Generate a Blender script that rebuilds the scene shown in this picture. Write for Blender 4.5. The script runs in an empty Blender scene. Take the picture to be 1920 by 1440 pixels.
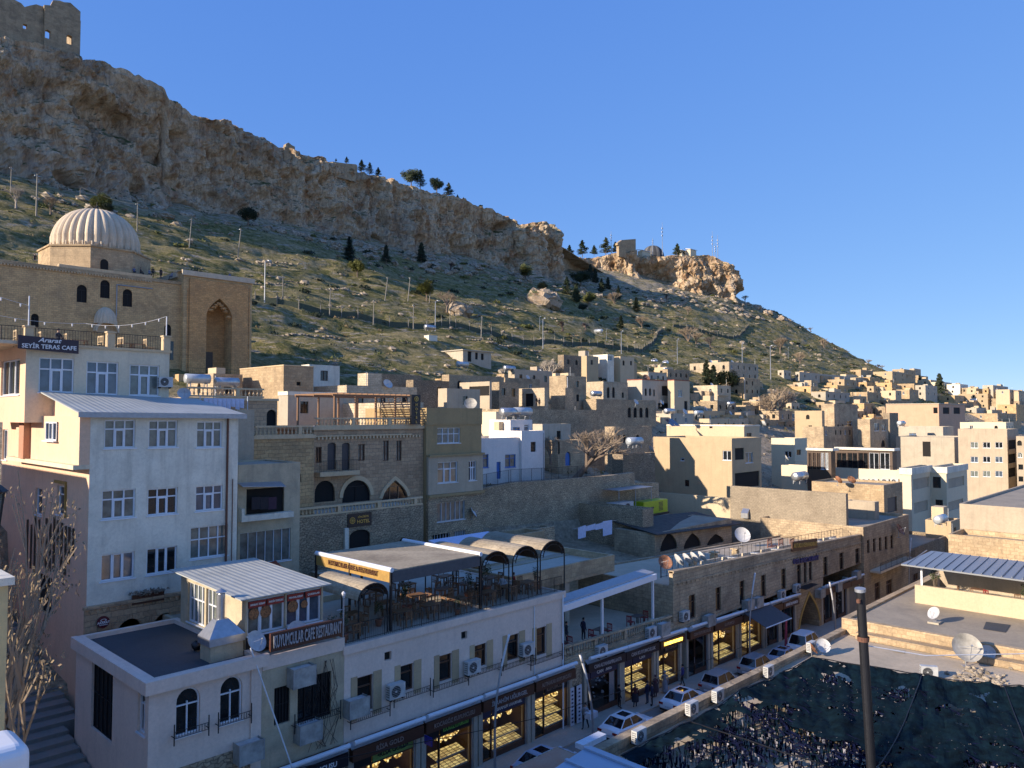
import bpy, math, random
import numpy as np
from mathutils import Vector, Matrix, noise
R = math.radians
scene = bpy.context.scene
COL = scene.collection
random.seed(7)
F, CX, CY = 1440.0, 960.0, 720.0
PITCH, YAW = R(2.386), R(46)
ZC = 0.0
# ---------- camera geometry: X runs along the street, Y runs uphill away from it ----------
def ray(px, py):
    dx, dz = (px-CX)/F, (CY-py)/F
    c, s = math.cos(PITCH), math.sin(PITCH)
    y, z = c-s*dz, s+c*dz
    sy, cy = math.sin(YAW), math.cos(YAW)
    return Vector((dx*cy+y*sy, -dx*sy+y*cy, z))
def pv(px, py, v):
    r = ray(px, py); return r*(v/r.y)
def pu(px, py, u):
    r = ray(px, py); return r*(u/r.x)
def pz(px, py, z):
    r = ray(px, py); return r*(z/r.z)
def lerp(a, b, t): return a+(b-a)*t
def interp(x, tab): return float(np.interp(x, [t[0] for t in tab], [t[1] for t in tab]))
FV = [(-3000,-60),(-400,-40),(-60,-23),(0,-21.7),(46,-21.7),(50,-15.5),(62,-14.5),(63.5,-8.3),(80,-5.5),(130,7.3),(200,38),(262,69.5),(275,74),(310,92),(420,96),(3000,60)]
def hgt(u, v):
    z = interp(v, FV)
    drop = 0.035*min(max(0, u-42), 170)
    z -= drop*min(max((135-v)/60, 0), 1)
    if u > 96 and 46 < v < 110: z = lerp(z, interp(v,[(46,-21.7),(64,-16),(80,-10.5),(110,2)])-drop*min(1,(135-v)/60), min(1,(u-96)/8))
    z += 10*min(max((u-340)/130, 0), 1)*min(max((v-205)/60, 0), 1)
    z -= 0.42*max(0, u-572)*min(1, max(0, (u-572)/70))**.5 if u > 572 else 0
    return max(z, -70)
def march(px, py, tmax=900):
    r = ray(px, py); t = 45.0; prev = t
    while t < tmax:
        p = r*t
        if p.z < hgt(p.x, p.y) and p.y > 40: break
        prev = t; t += 1.0
    if t >= tmax and py < 800: return march(px, py+2, tmax)
    lo, hi = prev, t
    for _ in range(20):
        m = (lo+hi)/2; p = r*m
        if p.z < hgt(p.x, p.y): hi = m
        else: lo = m
    return r*lo
# ---------- objects ----------
ORG = {}
def tag(o, label=None, cat=None, group=None, kind=None):
    if label: o['label'] = label
    if cat: o['category'] = cat
    if group: o['group'] = group
    if kind: o['kind'] = kind
    return o
def thing(name, loc, label, cat, group=None):
    o = bpy.data.objects.new(name, None); COL.objects.link(o)
    o.empty_display_size = .3
    o.location = loc; ORG[o.name] = Vector(loc)
    return tag(o, label, cat, group)
class MB:
    def __init__(s): s.v, s.f, s.m, s.sm = [], [], [], False
    def face(s, pts, mi=0):
        n = len(s.v); s.v += [tuple(p) for p in pts]; s.f.append(tuple(range(n, n+len(pts)))); s.m.append(mi)
    def box(s, x0, y0, z0, x1, y1, z1, mi=0):
        if x0 > x1: x0, x1 = x1, x0
        if y0 > y1: y0, y1 = y1, y0
        if z0 > z1: z0, z1 = z1, z0
        n = len(s.v)
        s.v += [(x0,y0,z0),(x1,y0,z0),(x1,y1,z0),(x0,y1,z0),(x0,y0,z1),(x1,y0,z1),(x1,y1,z1),(x0,y1,z1)]
        s.f += [tuple(n+i for i in q) for q in ((0,3,2,1),(4,5,6,7),(0,1,5,4),(1,2,6,5),(2,3,7,6),(3,0,4,7))]
        s.m += [mi]*6
        return s
    def tube(s, p, q, r0, r1=None, n=8, mi=0, cap=True):
        if r1 is None: r1 = r0
        p, q = Vector(p), Vector(q); d = (q-p)
        if d.length < 1e-6: return s
        d.normalize()
        a = d.orthogonal().normalized(); b = d.cross(a)
        k = len(s.v)
        for c, r in ((p, r0), (q, r1)):
            for i in range(n):
                t = 2*math.pi*i/n; s.v.append(tuple(c+a*(r*math.cos(t))+b*(r*math.sin(t))))
        for i in range(n):
            j = (i+1) % n; s.f.append((k+i, k+j, k+n+j, k+n+i)); s.m.append(mi)
        if cap:
            s.f.append(tuple(k+i for i in reversed(range(n)))); s.m.append(mi)
            s.f.append(tuple(k+n+i for i in range(n))); s.m.append(mi)
        return s
    def path(s, pts, rads, n=6, mi=0):
        for i in range(len(pts)-1):
            s.tube(pts[i], pts[i+1], rads[i], rads[i+1], n, mi, cap=(i == len(pts)-2))
        return s
    def lathe(s, c, prof, n=16, mi=0, ang=2*math.pi, a0=0, rf=None):
        k = len(s.v); c = Vector(c); full = abs(ang-2*math.pi) < 1e-6; m = n if full else n+1
        for (r, z) in prof:
            for i in range(m):
                t = a0+ang*i/n; rr = r*(rf(t, z) if rf else 1)
                s.v.append((c.x+rr*math.cos(t), c.y+rr*math.sin(t), c.z+z))
        for j in range(len(prof)-1):
            for i in range(n):
                i2 = (i+1) % m
                s.f.append((k+j*m+i, k+j*m+i2, k+(j+1)*m+i2, k+(j+1)*m+i)); s.m.append(mi)
        return s
    def prism(s, pts, ext, mi=0):     # planar polygon (3D points) extruded by vector ext
        e = Vector(ext); P = [Vector(p) for p in pts]; n = len(P); k = len(s.v)
        s.v += [tuple(p) for p in P]+[tuple(p+e) for p in P]
        s.f.append(tuple(range(k, k+n))); s.f.append(tuple(range(k+2*n-1, k+n-1, -1))); s.m += [mi]*2
        for i in range(n):
            j = (i+1) % n; s.f.append((k+j, k+i, k+n+i, k+n+j)); s.m.append(mi)
        return s
    def xf(s, M, start=0):
        for i in range(start, len(s.v)): s.v[i] = tuple(M @ Vector(s.v[i]))
        return s
    def build(s, name, mats, parent=None, smooth=False, loc=None, fixn=False):
        me = bpy.data.meshes.new(name)
        if parent is not None: o0 = ORG[parent.name]
        else: o0 = Vector(loc) if loc is not None else Vector((0,0,0))
        vs = [(a-o0.x, b-o0.y, c-o0.z) for a, b, c in s.v]
        me.from_pydata(vs, [], s.f)
        if not isinstance(mats, (list, tuple)): mats = [mats]
        for m in mats: me.materials.append(m)
        if len(mats) > 1: me.polygons.foreach_set('material_index', s.m)
        if smooth: me.polygons.foreach_set('use_smooth', [True]*len(me.polygons))
        me.update()
        o = bpy.data.objects.new(name, me); COL.objects.link(o)
        if parent is not None: o.parent = parent
        else: o.location = o0
        ORG[o.name] = o0
        return o
def copy_tree(o, parent=None):
    c = o.copy(); COL.objects.link(c)
    ORG[c.name] = ORG.get(o.name, Vector((0,0,0)))
    if parent is not None: c.parent = parent
    for ch in list(o.children): copy_tree(ch, c)
    return c
PROTO_USED = set()
def put(proto, loc, rz=0, sc=1, label=None, group=None, rx=0, ry=0):
    if proto.name not in PROTO_USED: PROTO_USED.add(proto.name); c = proto
    else: c = copy_tree(proto)
    c.location = loc; c.rotation_euler = (rx, ry, rz)
    c.scale = (sc,sc,sc) if not isinstance(sc, (tuple, list)) else sc
    if label: c['label'] = label
    if group: c['group'] = group
    return c
# ---------- materials ----------
MATS = {}
def nt(name):
    m = bpy.data.materials.new(name); m.use_nodes = True; t = m.node_tree
    b = t.nodes['Principled BSDF']; return m, t, b
def N(t, typ, **kw):
    n = t.nodes.new(typ)
    for k, v in kw.items():
        if k.startswith('_'): n.inputs[k[1:].replace('_', ' ')].default_value = v
        else: setattr(n, k, v)
    return n
def ramp(t, fac, stops, interp='LINEAR'):
    n = t.nodes.new('ShaderNodeValToRGB'); n.color_ramp.interpolation = interp
    e = n.color_ramp.elements
    while len(e) < len(stops): e.new(.5)
    for i, (p, c) in enumerate(stops):
        e[i].position = p; e[i].color = (*c, 1) if not isinstance(c, (int, float)) else (c, c, c, 1)
    t.links.new(fac, n.inputs[0]); return n.outputs[0]
def mixc(t, f, a, b, mode='MIX'):
    n = t.nodes.new('ShaderNodeMix'); n.data_type = 'RGBA'; n.blend_type = mode
    for s, val in ((n.inputs[0], f), (n.inputs[6], a), (n.inputs[7], b)):
        if hasattr(val, 'is_linked'): t.links.new(val, s)
        elif isinstance(val, (int, float)): s.default_value = val
        else: s.default_value = (*val, 1)
    return n.outputs[2]
def noi(t, vec, scale, detail=6, rough=.6, dist=0):
    n = N(t, 'ShaderNodeTexNoise', _Scale=scale, _Detail=detail, _Roughness=rough, _Distortion=dist)
    t.links.new(vec, n.inputs['Vector']); return n.outputs['Fac']
def mapv(t, vec, sc=(1,1,1), loc=(0,0,0)):
    n = t.nodes.new('ShaderNodeMapping'); n.inputs['Scale'].default_value = sc; n.inputs['Location'].default_value = loc
    t.links.new(vec, n.inputs[0]); return n.outputs[0]
def math_(t, op, a, b=None):
    n = t.nodes.new('ShaderNodeMath'); n.operation = op
    for i, val in enumerate((a, b)):
        if val is None: continue
        if hasattr(val, 'is_linked'): t.links.new(val, n.inputs[i])
        else: n.inputs[i].default_value = val
    return n.outputs[0]
def bump(t, b, h, dist=.03, st=.6):
    n = N(t, 'ShaderNodeBump', _Strength=st, _Distance=dist); t.links.new(h, n.inputs['Height'])
    t.links.new(n.outputs[0], b.inputs['Normal']); return n
def objvec(t, rnd=True):
    tc = t.nodes.new('ShaderNodeTexCoord')
    if not rnd: return tc.outputs['Object'], None
    oi = t.nodes.new('ShaderNodeObjectInfo')
    cb = t.nodes.new('ShaderNodeCombineXYZ')
    k = math_(t, 'MULTIPLY', oi.outputs['Random'], 40)
    t.links.new(k, cb.inputs[0]); t.links.new(k, cb.inputs[1])
    va = t.nodes.new('ShaderNodeVectorMath'); va.operation = 'ADD'
    t.links.new(tc.outputs['Object'], va.inputs[0]); t.links.new(cb.outputs[0], va.inputs[1])
    return va.outputs[0], oi.outputs['Random']
def warm(c): return (min(.84, c[0]*1.36), min(.78, c[1]*1.26), c[2]*1.08) if max(c) > .1 else c
def plaster(name, col, stain=(.12,.11,.10), amt=.45, rough=.85, rv=0.0, streak=.5, sc=1.0):
    col = warm(col); stain = warm(stain)
    m, t, b = nt(name); vec, rnd = objvec(t)
    n1 = noi(t, vec, .5*sc, 8, .65, .4); n2 = noi(t, vec, 6*sc, 5, .7)
    st = noi(t, mapv(t, vec, (2.2,2.2,.16)), 1.0, 5, .6)
    a = ramp(t, n1, [(.40,0.0),(.72,1.0)]); s = ramp(t, st, [(.52,0.0),(.75,1.0)])
    f = math_(t, 'MULTIPLY', a, amt); f2 = math_(t, 'MULTIPLY', s, amt*streak)
    c = mixc(t, f, col, tuple(.5*x+.5*y for x, y in zip(col, stain)))
    c = mixc(t, f2, c, stain)
    c = mixc(t, .3, c, ramp(t, n2, [(.3,.5),(.7,1.0)]), 'MULTIPLY')
    ck = noi(t, vec, .55, 7, .75, 1.2); c = mixc(t, math_(t,'MULTIPLY',ramp(t, math_(t,'ABSOLUTE',math_(t,'SUBTRACT',ck,.5)), [(0.,1.),(.006,0.)]),.35*min(1,amt*1.6)), c, stain)
    if rv:
        hs = t.nodes.new('ShaderNodeHueSaturation'); t.links.new(c, hs.inputs['Color'])
        mr = N(t, 'ShaderNodeMapRange'); t.links.new(rnd, mr.inputs[0]); mr.inputs[3].default_value = 1-rv; mr.inputs[4].default_value = 1+rv
        t.links.new(mr.outputs[0], hs.inputs['Value']); c = hs.outputs[0]
    t.links.new(c, b.inputs['Base Color']); b.inputs['Roughness'].default_value = rough
    bump(t, b, n2, .02, .5)
    MATS[name] = m; return m
def stone(name, c1, c2, mortar, bw=.6, bh=.3, rv=.12, amt=.5, ms=.02, rough=.9, irr=.25, stain=(.16,.13,.10)):
    c1, c2, mortar, stain = warm(c1), tuple(.92*x for x in warm(c2)), warm(mortar), tuple(.75*x for x in warm(stain)); amt = min(.8, amt*1.2)
    m, t, b = nt(name); vec, rnd = objvec(t, False); 
    oi = t.nodes.new('ShaderNodeObjectInfo'); rnd = oi.outputs['Random']
    sp = t.nodes.new('ShaderNodeSeparateXYZ'); t.links.new(vec, sp.inputs[0])
    wob = noi(t, vec, 1.3, 2); w = math_(t, 'MULTIPLY', math_(t, 'SUBTRACT', wob, .5), irr)
    cb = t.nodes.new('ShaderNodeCombineXYZ')
    t.links.new(math_(t, 'ADD', math_(t, 'ADD', sp.outputs[0], sp.outputs[1]), w), cb.inputs[0])
    t.links.new(math_(t, 'ADD', sp.outputs[2], w), cb.inputs[1])
    br = N(t, 'ShaderNodeTexBrick', _Scale=1.0, _Mortar_Size=ms, _Mortar_Smooth=.4, _Bias=-.1, _Brick_Width=bw, _Row_Height=bh)
    t.links.new(cb.outputs[0], br.inputs[0])
    br.inputs['Color1'].default_value = (*c1,1); br.inputs['Color2'].default_value = (*c2,1); br.inputs['Mortar'].default_value = (*mortar,1)
    n1 = noi(t, vec, .35, 8, .65, .5); n2 = noi(t, vec, 5, 6, .7)
    st = noi(t, mapv(t, vec, (1.6,1.6,.12)), 1.0, 5, .6)
    c = mixc(t, math_(t, 'MULTIPLY', ramp(t, n1, [(.42,0.),(.7,1.)]), amt), br.outputs[0], stain)
    c = mixc(t, math_(t, 'MULTIPLY', ramp(t, st, [(.55,0.),(.78,1.)]), amt*.7), c, stain)
    c = mixc(t, .5, c, ramp(t, n2, [(.32,.42),(.62,1.)]), 'MULTIPLY')
    hs = t.nodes.new('ShaderNodeHueSaturation'); t.links.new(c, hs.inputs['Color'])
    mr = N(t, 'ShaderNodeMapRange'); t.links.new(rnd, mr.inputs[0]); mr.inputs[3].default_value = 1-rv; mr.inputs[4].default_value = 1+rv
    t.links.new(mr.outputs[0], hs.inputs['Value'])
    t.links.new(hs.outputs[0], b.inputs['Base Color']); b.inputs['Roughness'].default_value = rough
    hh = math_(t, 'ADD', math_(t, 'MULTIPLY', br.outputs['Fac'], -.7), math_(t, 'MULTIPLY', n2, .8))
    bump(t, b, hh, .035, .7)
    MATS[name] = m; return m
def flat(name, col, rough=.6, metal=0, var=.15, emit=None, spec=.5, bumpd=0, sc=4):
    m, t, b = nt(name); vec, rnd = objvec(t)
    n2 = noi(t, vec, sc, 5, .65)
    c = mixc(t, 1.0, col, ramp(t, n2, [(.3,1-var*1.6),(.7,1.0)]), 'MULTIPLY')
    t.links.new(c, b.inputs['Base Color']); b.inputs['Roughness'].default_value = rough; b.inputs['Metallic'].default_value = metal
    b.inputs['Specular IOR Level'].default_value = spec
    if emit: b.inputs['Emission Color'].default_value = (*emit[0],1); b.inputs['Emission Strength'].default_value = emit[1]
    if bumpd: bump(t, b, n2, bumpd, .6)
    MATS[name] = m; return m
def ribbed(name, col, period=.3, axis=0, rough=.4, metal=.2, dirt=.3):
    m, t, b = nt(name); vec, _ = objvec(t, False)
    sp = t.nodes.new('ShaderNodeSeparateXYZ'); t.links.new(vec, sp.inputs[0])
    w = math_(t, 'SINE', math_(t, 'MULTIPLY', sp.outputs[axis], 2*math.pi/period))
    n1 = noi(t, vec, .8, 6, .6)
    c = mixc(t, math_(t, 'MULTIPLY', ramp(t, n1, [(.4,0.),(.75,1.)]), dirt), col, tuple(x*.4 for x in col))
    t.links.new(c, b.inputs['Base Color']); b.inputs['Roughness'].default_value = rough; b.inputs['Metallic'].default_value = metal
    bump(t, b, w, .012, .6)
    MATS[name] = m; return m

stone('lime', (.46,.35,.22), (.38,.285,.175), (.30,.23,.15), .6, .3)
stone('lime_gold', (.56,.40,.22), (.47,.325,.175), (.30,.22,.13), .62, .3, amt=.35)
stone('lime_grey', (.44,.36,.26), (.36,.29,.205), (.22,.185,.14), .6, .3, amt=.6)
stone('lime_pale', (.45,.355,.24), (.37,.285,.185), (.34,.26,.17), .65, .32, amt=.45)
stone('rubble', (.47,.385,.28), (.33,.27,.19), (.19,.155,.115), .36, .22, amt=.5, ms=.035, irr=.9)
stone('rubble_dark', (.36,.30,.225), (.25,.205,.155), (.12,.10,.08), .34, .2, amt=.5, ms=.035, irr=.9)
stone('brown_stone', (.46,.335,.225), (.38,.265,.175), (.24,.19,.14), .7, .34, amt=.3)
stone('block', (.33,.29,.235), (.29,.255,.205), (.22,.195,.16), .42, .2, amt=.35, irr=.05)
stone('pale_block', (.50,.44,.35), (.43,.375,.29), (.30,.26,.2), .55, .28, amt=.35, irr=.1)
plaster('white', (.64,.63,.58), (.20,.18,.15), .7)
plaster('cream', (.45,.38,.28), (.26,.21,.16), .4, rv=.06)
plaster('cream_bright', (.54,.49,.39), (.34,.29,.22), .3)
plaster('pink', (.58,.50,.47), (.22,.185,.175), .35)
plaster('salmon', (.60,.43,.33), (.25,.18,.15), .4)
plaster('ararat', (.56,.52,.43), (.2,.18,.15), .45)
plaster('olive', (.31,.235,.13), (.12,.11,.07), .6)
plaster('taupe', (.36,.315,.255), (.15,.13,.11), .6, rv=.08)
plaster('grey', (.38,.355,.31), (.16,.15,.13), .65, rv=.1)
plaster('tan', (.37,.30,.205), (.22,.17,.12), .6, rv=.1)
plaster('rose', (.46,.31,.23), (.22,.16,.12), .5)
plaster('bluewhite', (.62,.63,.66), (.27,.27,.29), .4)
plaster('roof', (.30,.265,.215), (.10,.095,.085), .8, sc=.8, streak=.1)
plaster('roof_light', (.42,.365,.29), (.15,.14,.12), .85, sc=.6, streak=.1)
plaster('roof_dark', (.055,.065,.075), (.025,.03,.035), .8, sc=1.2, streak=.1)
plaster('terrace', (.40,.385,.35), (.2,.19,.17), .5, streak=.1)
plaster('slabred', (.34,.17,.115), (.34,.31,.26), .8, streak=.1, sc=1.4)
plaster('mottled', (.42,.37,.28), (.13,.13,.12), .95, sc=1.8)
plaster('trim', (.52,.42,.29), (.22,.17,.12), .6)
plaster('trim_pale', (.58,.52,.42), (.22,.19,.15), .6)
plaster('concrete', (.36,.34,.30), (.17,.16,.14), .6)
plaster('street', (.18,.18,.18), (.10,.10,.10), .6, streak=.1)
plaster('pave', (.34,.33,.31), (.12,.115,.11), .6, streak=.1)
flat('white_pvc', (.74,.76,.78), .35, var=.06)
flat('brown_frame', (.10,.045,.025), .45)
flat('wood', (.26,.14,.07), .55, sc=9)
flat('wood_dark', (.10,.06,.035), .6, sc=9)
flat('red_wood', (.22,.08,.05), .55)
flat('iron', (.02,.02,.022), .5, .3)
flat('iron_rust', (.16,.07,.04), .8)
flat('steel', (.50,.51,.52), .32, .75)
flat('galv', (.42,.43,.44), .45, .5)
flat('lamp_white', (.66,.66,.66), .4)
flat('cable_white', (.75,.75,.75), .5)
flat('ac_white', (.60,.60,.57), .5, var=.25, sc=2)
flat('ac_cage', (.47,.47,.43), .6, .2, var=.35, sc=1.5)
flat('black_grille', (.03,.03,.032), .5)
flat('dish_white', (.62,.61,.58), .45, var=.2)
flat('dish_rust', (.42,.19,.10), .7, var=.6, sc=2.5)
flat('dish_big', (.55,.51,.42), .5, var=.4, sc=1.5)
flat('glass_dark', (.022,.026,.03), .06, spec=.7, var=.5, sc=1)
flat('glass_sky', (.11,.145,.19), .08, spec=.9, var=.4, sc=1)  # blue-grey base colour stands for sky reflected in the panes
flat('glass_curtain', (.21,.23,.20), .12, spec=.8, var=.4, sc=1.5)
flat('void_shade', (.012,.011,.010), .9)  # near-black colour stands for the unlit depth behind openings
flat('door_blue', (.03,.16,.50), .5)
flat('door_dark', (.05,.05,.055), .5)
flat('bronze_door', (.09,.06,.04), .55)
flat('canvas_grey', (.10,.10,.105), .85)
flat('banner', (.42,.25,.06), .7, var=.2)
flat('sign_brown', (.095,.035,.018), .45)
flat('sign_dark', (.016,.012,.018), .4)
flat('sign_navy', (.03,.035,.09), .4)
flat('sign_black', (.012,.012,.014), .4)
flat('sign_green', (.25,.36,.09), .5)
flat('sign_blue', (.01,.02,.25), .4)
flat('sign_red', (.32,.03,.02), .4)
flat('letter_white', (.78,.76,.74), .5, var=.05)
flat('letter_gold', (.62,.40,.10), .4, .3)
flat('letter_dim', (.32,.22,.17), .45)
flat('letter_silver', (.55,.55,.56), .3, .5)
flat('letter_green', (.30,.62,.12), .5)
flat('letter_blue', (.02,.03,.16), .4)
flat('letter_lit', (.9,.6,.1), .5, emit=((1,.62,.08), 1.6))
flat('pot', (.33,.12,.06), .7)
flat('red_chair', (.28,.02,.02), .7)
flat('red_tile', (.35,.07,.03), .7)
flat('laundry', (.68,.70,.86), .8)
flat('cloth_dark', (.03,.025,.03), .9)
flat('cloth_mix', (.26,.05,.05), .9, var=.8, sc=9)
flat('bag_black', (.015,.015,.017), .35, bumpd=.05)
flat('carton', (.36,.26,.15), .8)
flat('generator', (.42,.55,.02), .4)
flat('car_white', (.84,.84,.84), .18, spec=.8, var=.03)
flat('car_blue', (.42,.47,.56), .18, spec=.8, var=.03)
flat('car_silver', (.46,.48,.50), .2, .4, var=.03)
flat('car_glass', (.012,.014,.018), .05, spec=.9)
flat('rubber', (.02,.02,.02), .8)
flat('tail', (.30,.01,.01), .25)
flat('skin', (.45,.28,.20), .6)
flat('hair', (.02,.014,.01), .7)
flat('bark', (.20,.15,.11), .9, bumpd=.03, sc=12)
flat('bark_pale', (.38,.33,.27), .9, bumpd=.03, sc=12)
flat('twig', (.29,.22,.15), .9)
flat('dead_leaf', (.33,.24,.13), .8, var=.5)
flat('leaf_dark', (.03,.05,.02), .7, var=.5)
flat('leaf_pine', (.045,.07,.022), .7, var=.5)
flat('leaf_yellow', (.17,.18,.035), .7, var=.5)
flat('leaf_pot', (.06,.10,.03), .7, var=.5)
flat('twig_purple', (.13,.09,.08), .9, var=.4)
flat('net', (.006,.021,.030), .95, spec=.08, var=.5, sc=1.2)
flat('net_blue', (.008,.012,.045), .9, spec=.1, var=.6, sc=3)
flat('rag_light', (.42,.40,.43), .85, var=.6, sc=4)  # pale rags, brightened to stand in for sunlit bits under the net
flat('post_conc', (.24,.22,.18), .8)
flat('fence_green', (.10,.12,.075), .8, var=.4)
flat('tank', (.55,.58,.58), .35, .4)
flat('solar', (.02,.03,.07), .1, spec=.9)
flat('pink_flag', (.5,.06,.12), .7)
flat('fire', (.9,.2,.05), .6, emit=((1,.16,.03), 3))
flat('sheet_white', (.66,.68,.72), .5)
flat('food', (.5,.22,.08), .6, var=.9, sc=14)
ribbed('roof_white_metal', (.44,.45,.41), .35, 0, .5, 0, .35)
ribbed('roof_blue_metal', (.36,.42,.50), 50, 0, .35, .2, .15)
ribbed('roof_grey_metal', (.30,.31,.31), 50, 1, .35, .4, .1)
ribbed('shutter', (.25,.24,.22), .12, 2, .6, .2)
def display_mat():
    m, t, b = nt('gold_display_glow'); vec, _ = objvec(t)
    vo = N(t, 'ShaderNodeTexVoronoi', _Scale=9.0); t.links.new(vec, vo.inputs[0])
    sp = t.nodes.new('ShaderNodeSeparateXYZ'); t.links.new(vec, sp.inputs[0])
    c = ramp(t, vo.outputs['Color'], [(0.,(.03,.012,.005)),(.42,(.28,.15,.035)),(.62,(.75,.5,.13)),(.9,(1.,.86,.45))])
    t.links.new(c, b.inputs['Base Color']); t.links.new(c, b.inputs['Emission Color']); b.inputs['Emission Strength'].default_value = .42  # jewellery glows by itself in place of lamps inside the shops
    b.inputs['Roughness'].default_value = .4
    MATS['display'] = m
    m, t, b = nt('tray_gold_glow'); vec, _ = objvec(t)
    w = N(t, 'ShaderNodeTexBrick', _Scale=1.0, _Mortar_Size=.03, _Brick_Width=.38, _Row_Height=.28); w.offset = 0
    cb = t.nodes.new('ShaderNodeCombineXYZ'); sp = t.nodes.new('ShaderNodeSeparateXYZ'); t.links.new(vec, sp.inputs[0])
    t.links.new(sp.outputs[0], cb.inputs[0]); t.links.new(math_(t,'ADD',sp.outputs[1],sp.outputs[2]), cb.inputs[1]); t.links.new(cb.outputs[0], w.inputs[0])
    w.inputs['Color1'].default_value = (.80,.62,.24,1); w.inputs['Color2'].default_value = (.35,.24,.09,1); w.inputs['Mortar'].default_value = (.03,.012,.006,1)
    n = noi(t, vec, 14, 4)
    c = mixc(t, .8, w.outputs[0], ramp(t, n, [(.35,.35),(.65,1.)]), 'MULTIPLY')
    t.links.new(c, b.inputs['Base Color']); t.links.new(c, b.inputs['Emission Color']); b.inputs['Emission Strength'].default_value = .34  # trays carry a glow that stands in for the shop lighting
    MATS['tray'] = m
display_mat()
def clear_glass():
    m, t, b = nt('shop_glass')
    out = t.nodes['Material Output']; tr = t.nodes.new('ShaderNodeBsdfTransparent'); gl = t.nodes.new('ShaderNodeBsdfGlossy'); gl.inputs['Roughness'].default_value = .03
    mx = t.nodes.new('ShaderNodeMixShader'); mx.inputs[0].default_value = .10
    tr.inputs[0].default_value = (.9,.92,.92,1)
    t.links.new(tr.outputs[0], mx.inputs[1]); t.links.new(gl.outputs[0], mx.inputs[2]); t.links.new(mx.outputs[0], out.inputs[0])
    MATS['shop_glass'] = m
clear_glass()
def rock_mat():
    m, t, b = nt('cliff_rock'); vec, _ = objvec(t, False)
    geo = t.nodes.new('ShaderNodeNewGeometry')
    n0 = noi(t, vec, .035, 6, .6, 1.0); n1 = noi(t, mapv(t, vec, (1,1,.45)), .16, 9, .68, .8); n2 = noi(t, mapv(t, vec, (1,1,.5)), .9, 9, .72, .3)
    st = noi(t, mapv(t, vec, (1,1,.10)), .30, 6, .6, .6)
    sepz = t.nodes.new('ShaderNodeSeparateXYZ'); t.links.new(vec, sepz.inputs[0])
    c = ramp(t, n1, [(.30,(.18,.10,.05)),(.40,(.48,.31,.17)),(.51,(.68,.50,.31)),(.72,(.78,.64,.45))])
    c = mixc(t, math_(t,'MULTIPLY',ramp(t, n0, [(.5,0.),(.66,1.)]),.4), c, (.31,.275,.225))
    c = mixc(t, math_(t,'MULTIPLY',ramp(t, st, [(.54,0.),(.68,1.)]),.6), c, (.42,.21,.10))
    c = mixc(t, math_(t,'MULTIPLY',ramp(t, noi(t, mapv(t, vec, (1,1,.12),(30,9,4)), .5, 6, .6), [(.58,0.),(.72,1.)]),.65), c, (.10,.085,.07))
    c = mixc(t, .55, c, ramp(t, n2, [(.32,.30),(.5,.8),(.7,1.0)]), 'MULTIPLY')
    ck = noi(t, mapv(t, vec, (1,1,.4)), .35, 8, .7, 1.5); c = mixc(t, math_(t,'MULTIPLY',ramp(t, math_(t,'ABSOLUTE',math_(t,'SUBTRACT',ck,.5)), [(0.,1.),(.02,0.)]),.6), c, (.07,.05,.035))
    lw = ramp(t, math_(t,'ADD',math_(t,'MULTIPLY',sepz.outputs[2],.01),math_(t,'MULTIPLY',n0,.25)), [(.86,1.),(.98,0.)])
    c = mixc(t, math_(t,'MULTIPLY',lw,.45), c, (.40,.36,.30))
    sp = t.nodes.new('ShaderNodeSeparateXYZ'); t.links.new(geo.outputs['Normal'], sp.inputs[0])
    gr = math_(t,'MULTIPLY', ramp(t, sp.outputs[2], [(.55,0.),(.8,1.)]), ramp(t, noi(t, vec, .25, 6), [(.42,0.),(.55,1.)]))
    c = mixc(t, gr, c, (.09,.10,.035))
    t.links.new(c, b.inputs['Base Color']); b.inputs['Roughness'].default_value = .95; b.inputs['Specular IOR Level'].default_value = .2
    hh = math_(t,'ADD', math_(t,'MULTIPLY',n1,2.2), math_(t,'MULTIPLY',n2,.9))
    bump(t, b, hh, 1.1, .8)
    MATS['cliff'] = m
    m, t, b = nt('hillside'); vec, _ = objvec(t, False); geo = t.nodes.new('ShaderNodeNewGeometry')
    str_ = mapv(t, vec, (.45,1,2.6))
    n1 = noi(t, str_, .09, 8, .65, .5); n2 = noi(t, vec, .55, 8, .7); n3 = noi(t, mapv(t, vec, (.5,1,3)), .35, 8, .7, .4); n4 = noi(t, vec, 2.6, 5, .7)
    g = ramp(t, n2, [(.32,(.055,.052,.018)),(.44,(.145,.145,.042)),(.55,(.27,.22,.085)),(.70,(.48,.37,.19))])
    g = mixc(t, math_(t,'MULTIPLY',ramp(t, n1, [(.47,0.),(.60,1.)]),.75), g, ramp(t, n2, [(.35,(.26,.21,.09)),(.65,(.46,.37,.19))]))
    rk = ramp(t, n2, [(.3,(.24,.19,.13)),(.5,(.43,.36,.26)),(.68,(.58,.50,.38))])
    sp = t.nodes.new('ShaderNodeSeparateXYZ'); t.links.new(geo.outputs['Normal'], sp.inputs[0])
    fl = math_(t,'MAXIMUM', ramp(t, sp.outputs[2], [(.60,1.),(.80,0.)]), ramp(t, n3, [(.56,0.),(.61,1.)]))
    c = mixc(t, math_(t,'MULTIPLY',fl,.9), g, rk)
    pz_ = t.nodes.new('ShaderNodeSeparateXYZ'); t.links.new(vec, pz_.inputs[0])
    yy = math_(t,'ADD',pz_.outputs[1],math_(t,'MULTIPLY',n1,34))
    up = math_(t,'MULTIPLY',ramp(t, math_(t,'MULTIPLY',yy,.003), [(.80,0.),(.86,1.)]), ramp(t, n3, [(.44,0.),(.5,1.)]))
    c = mixc(t, math_(t,'MULTIPLY',up,.85), c, rk)
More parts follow.
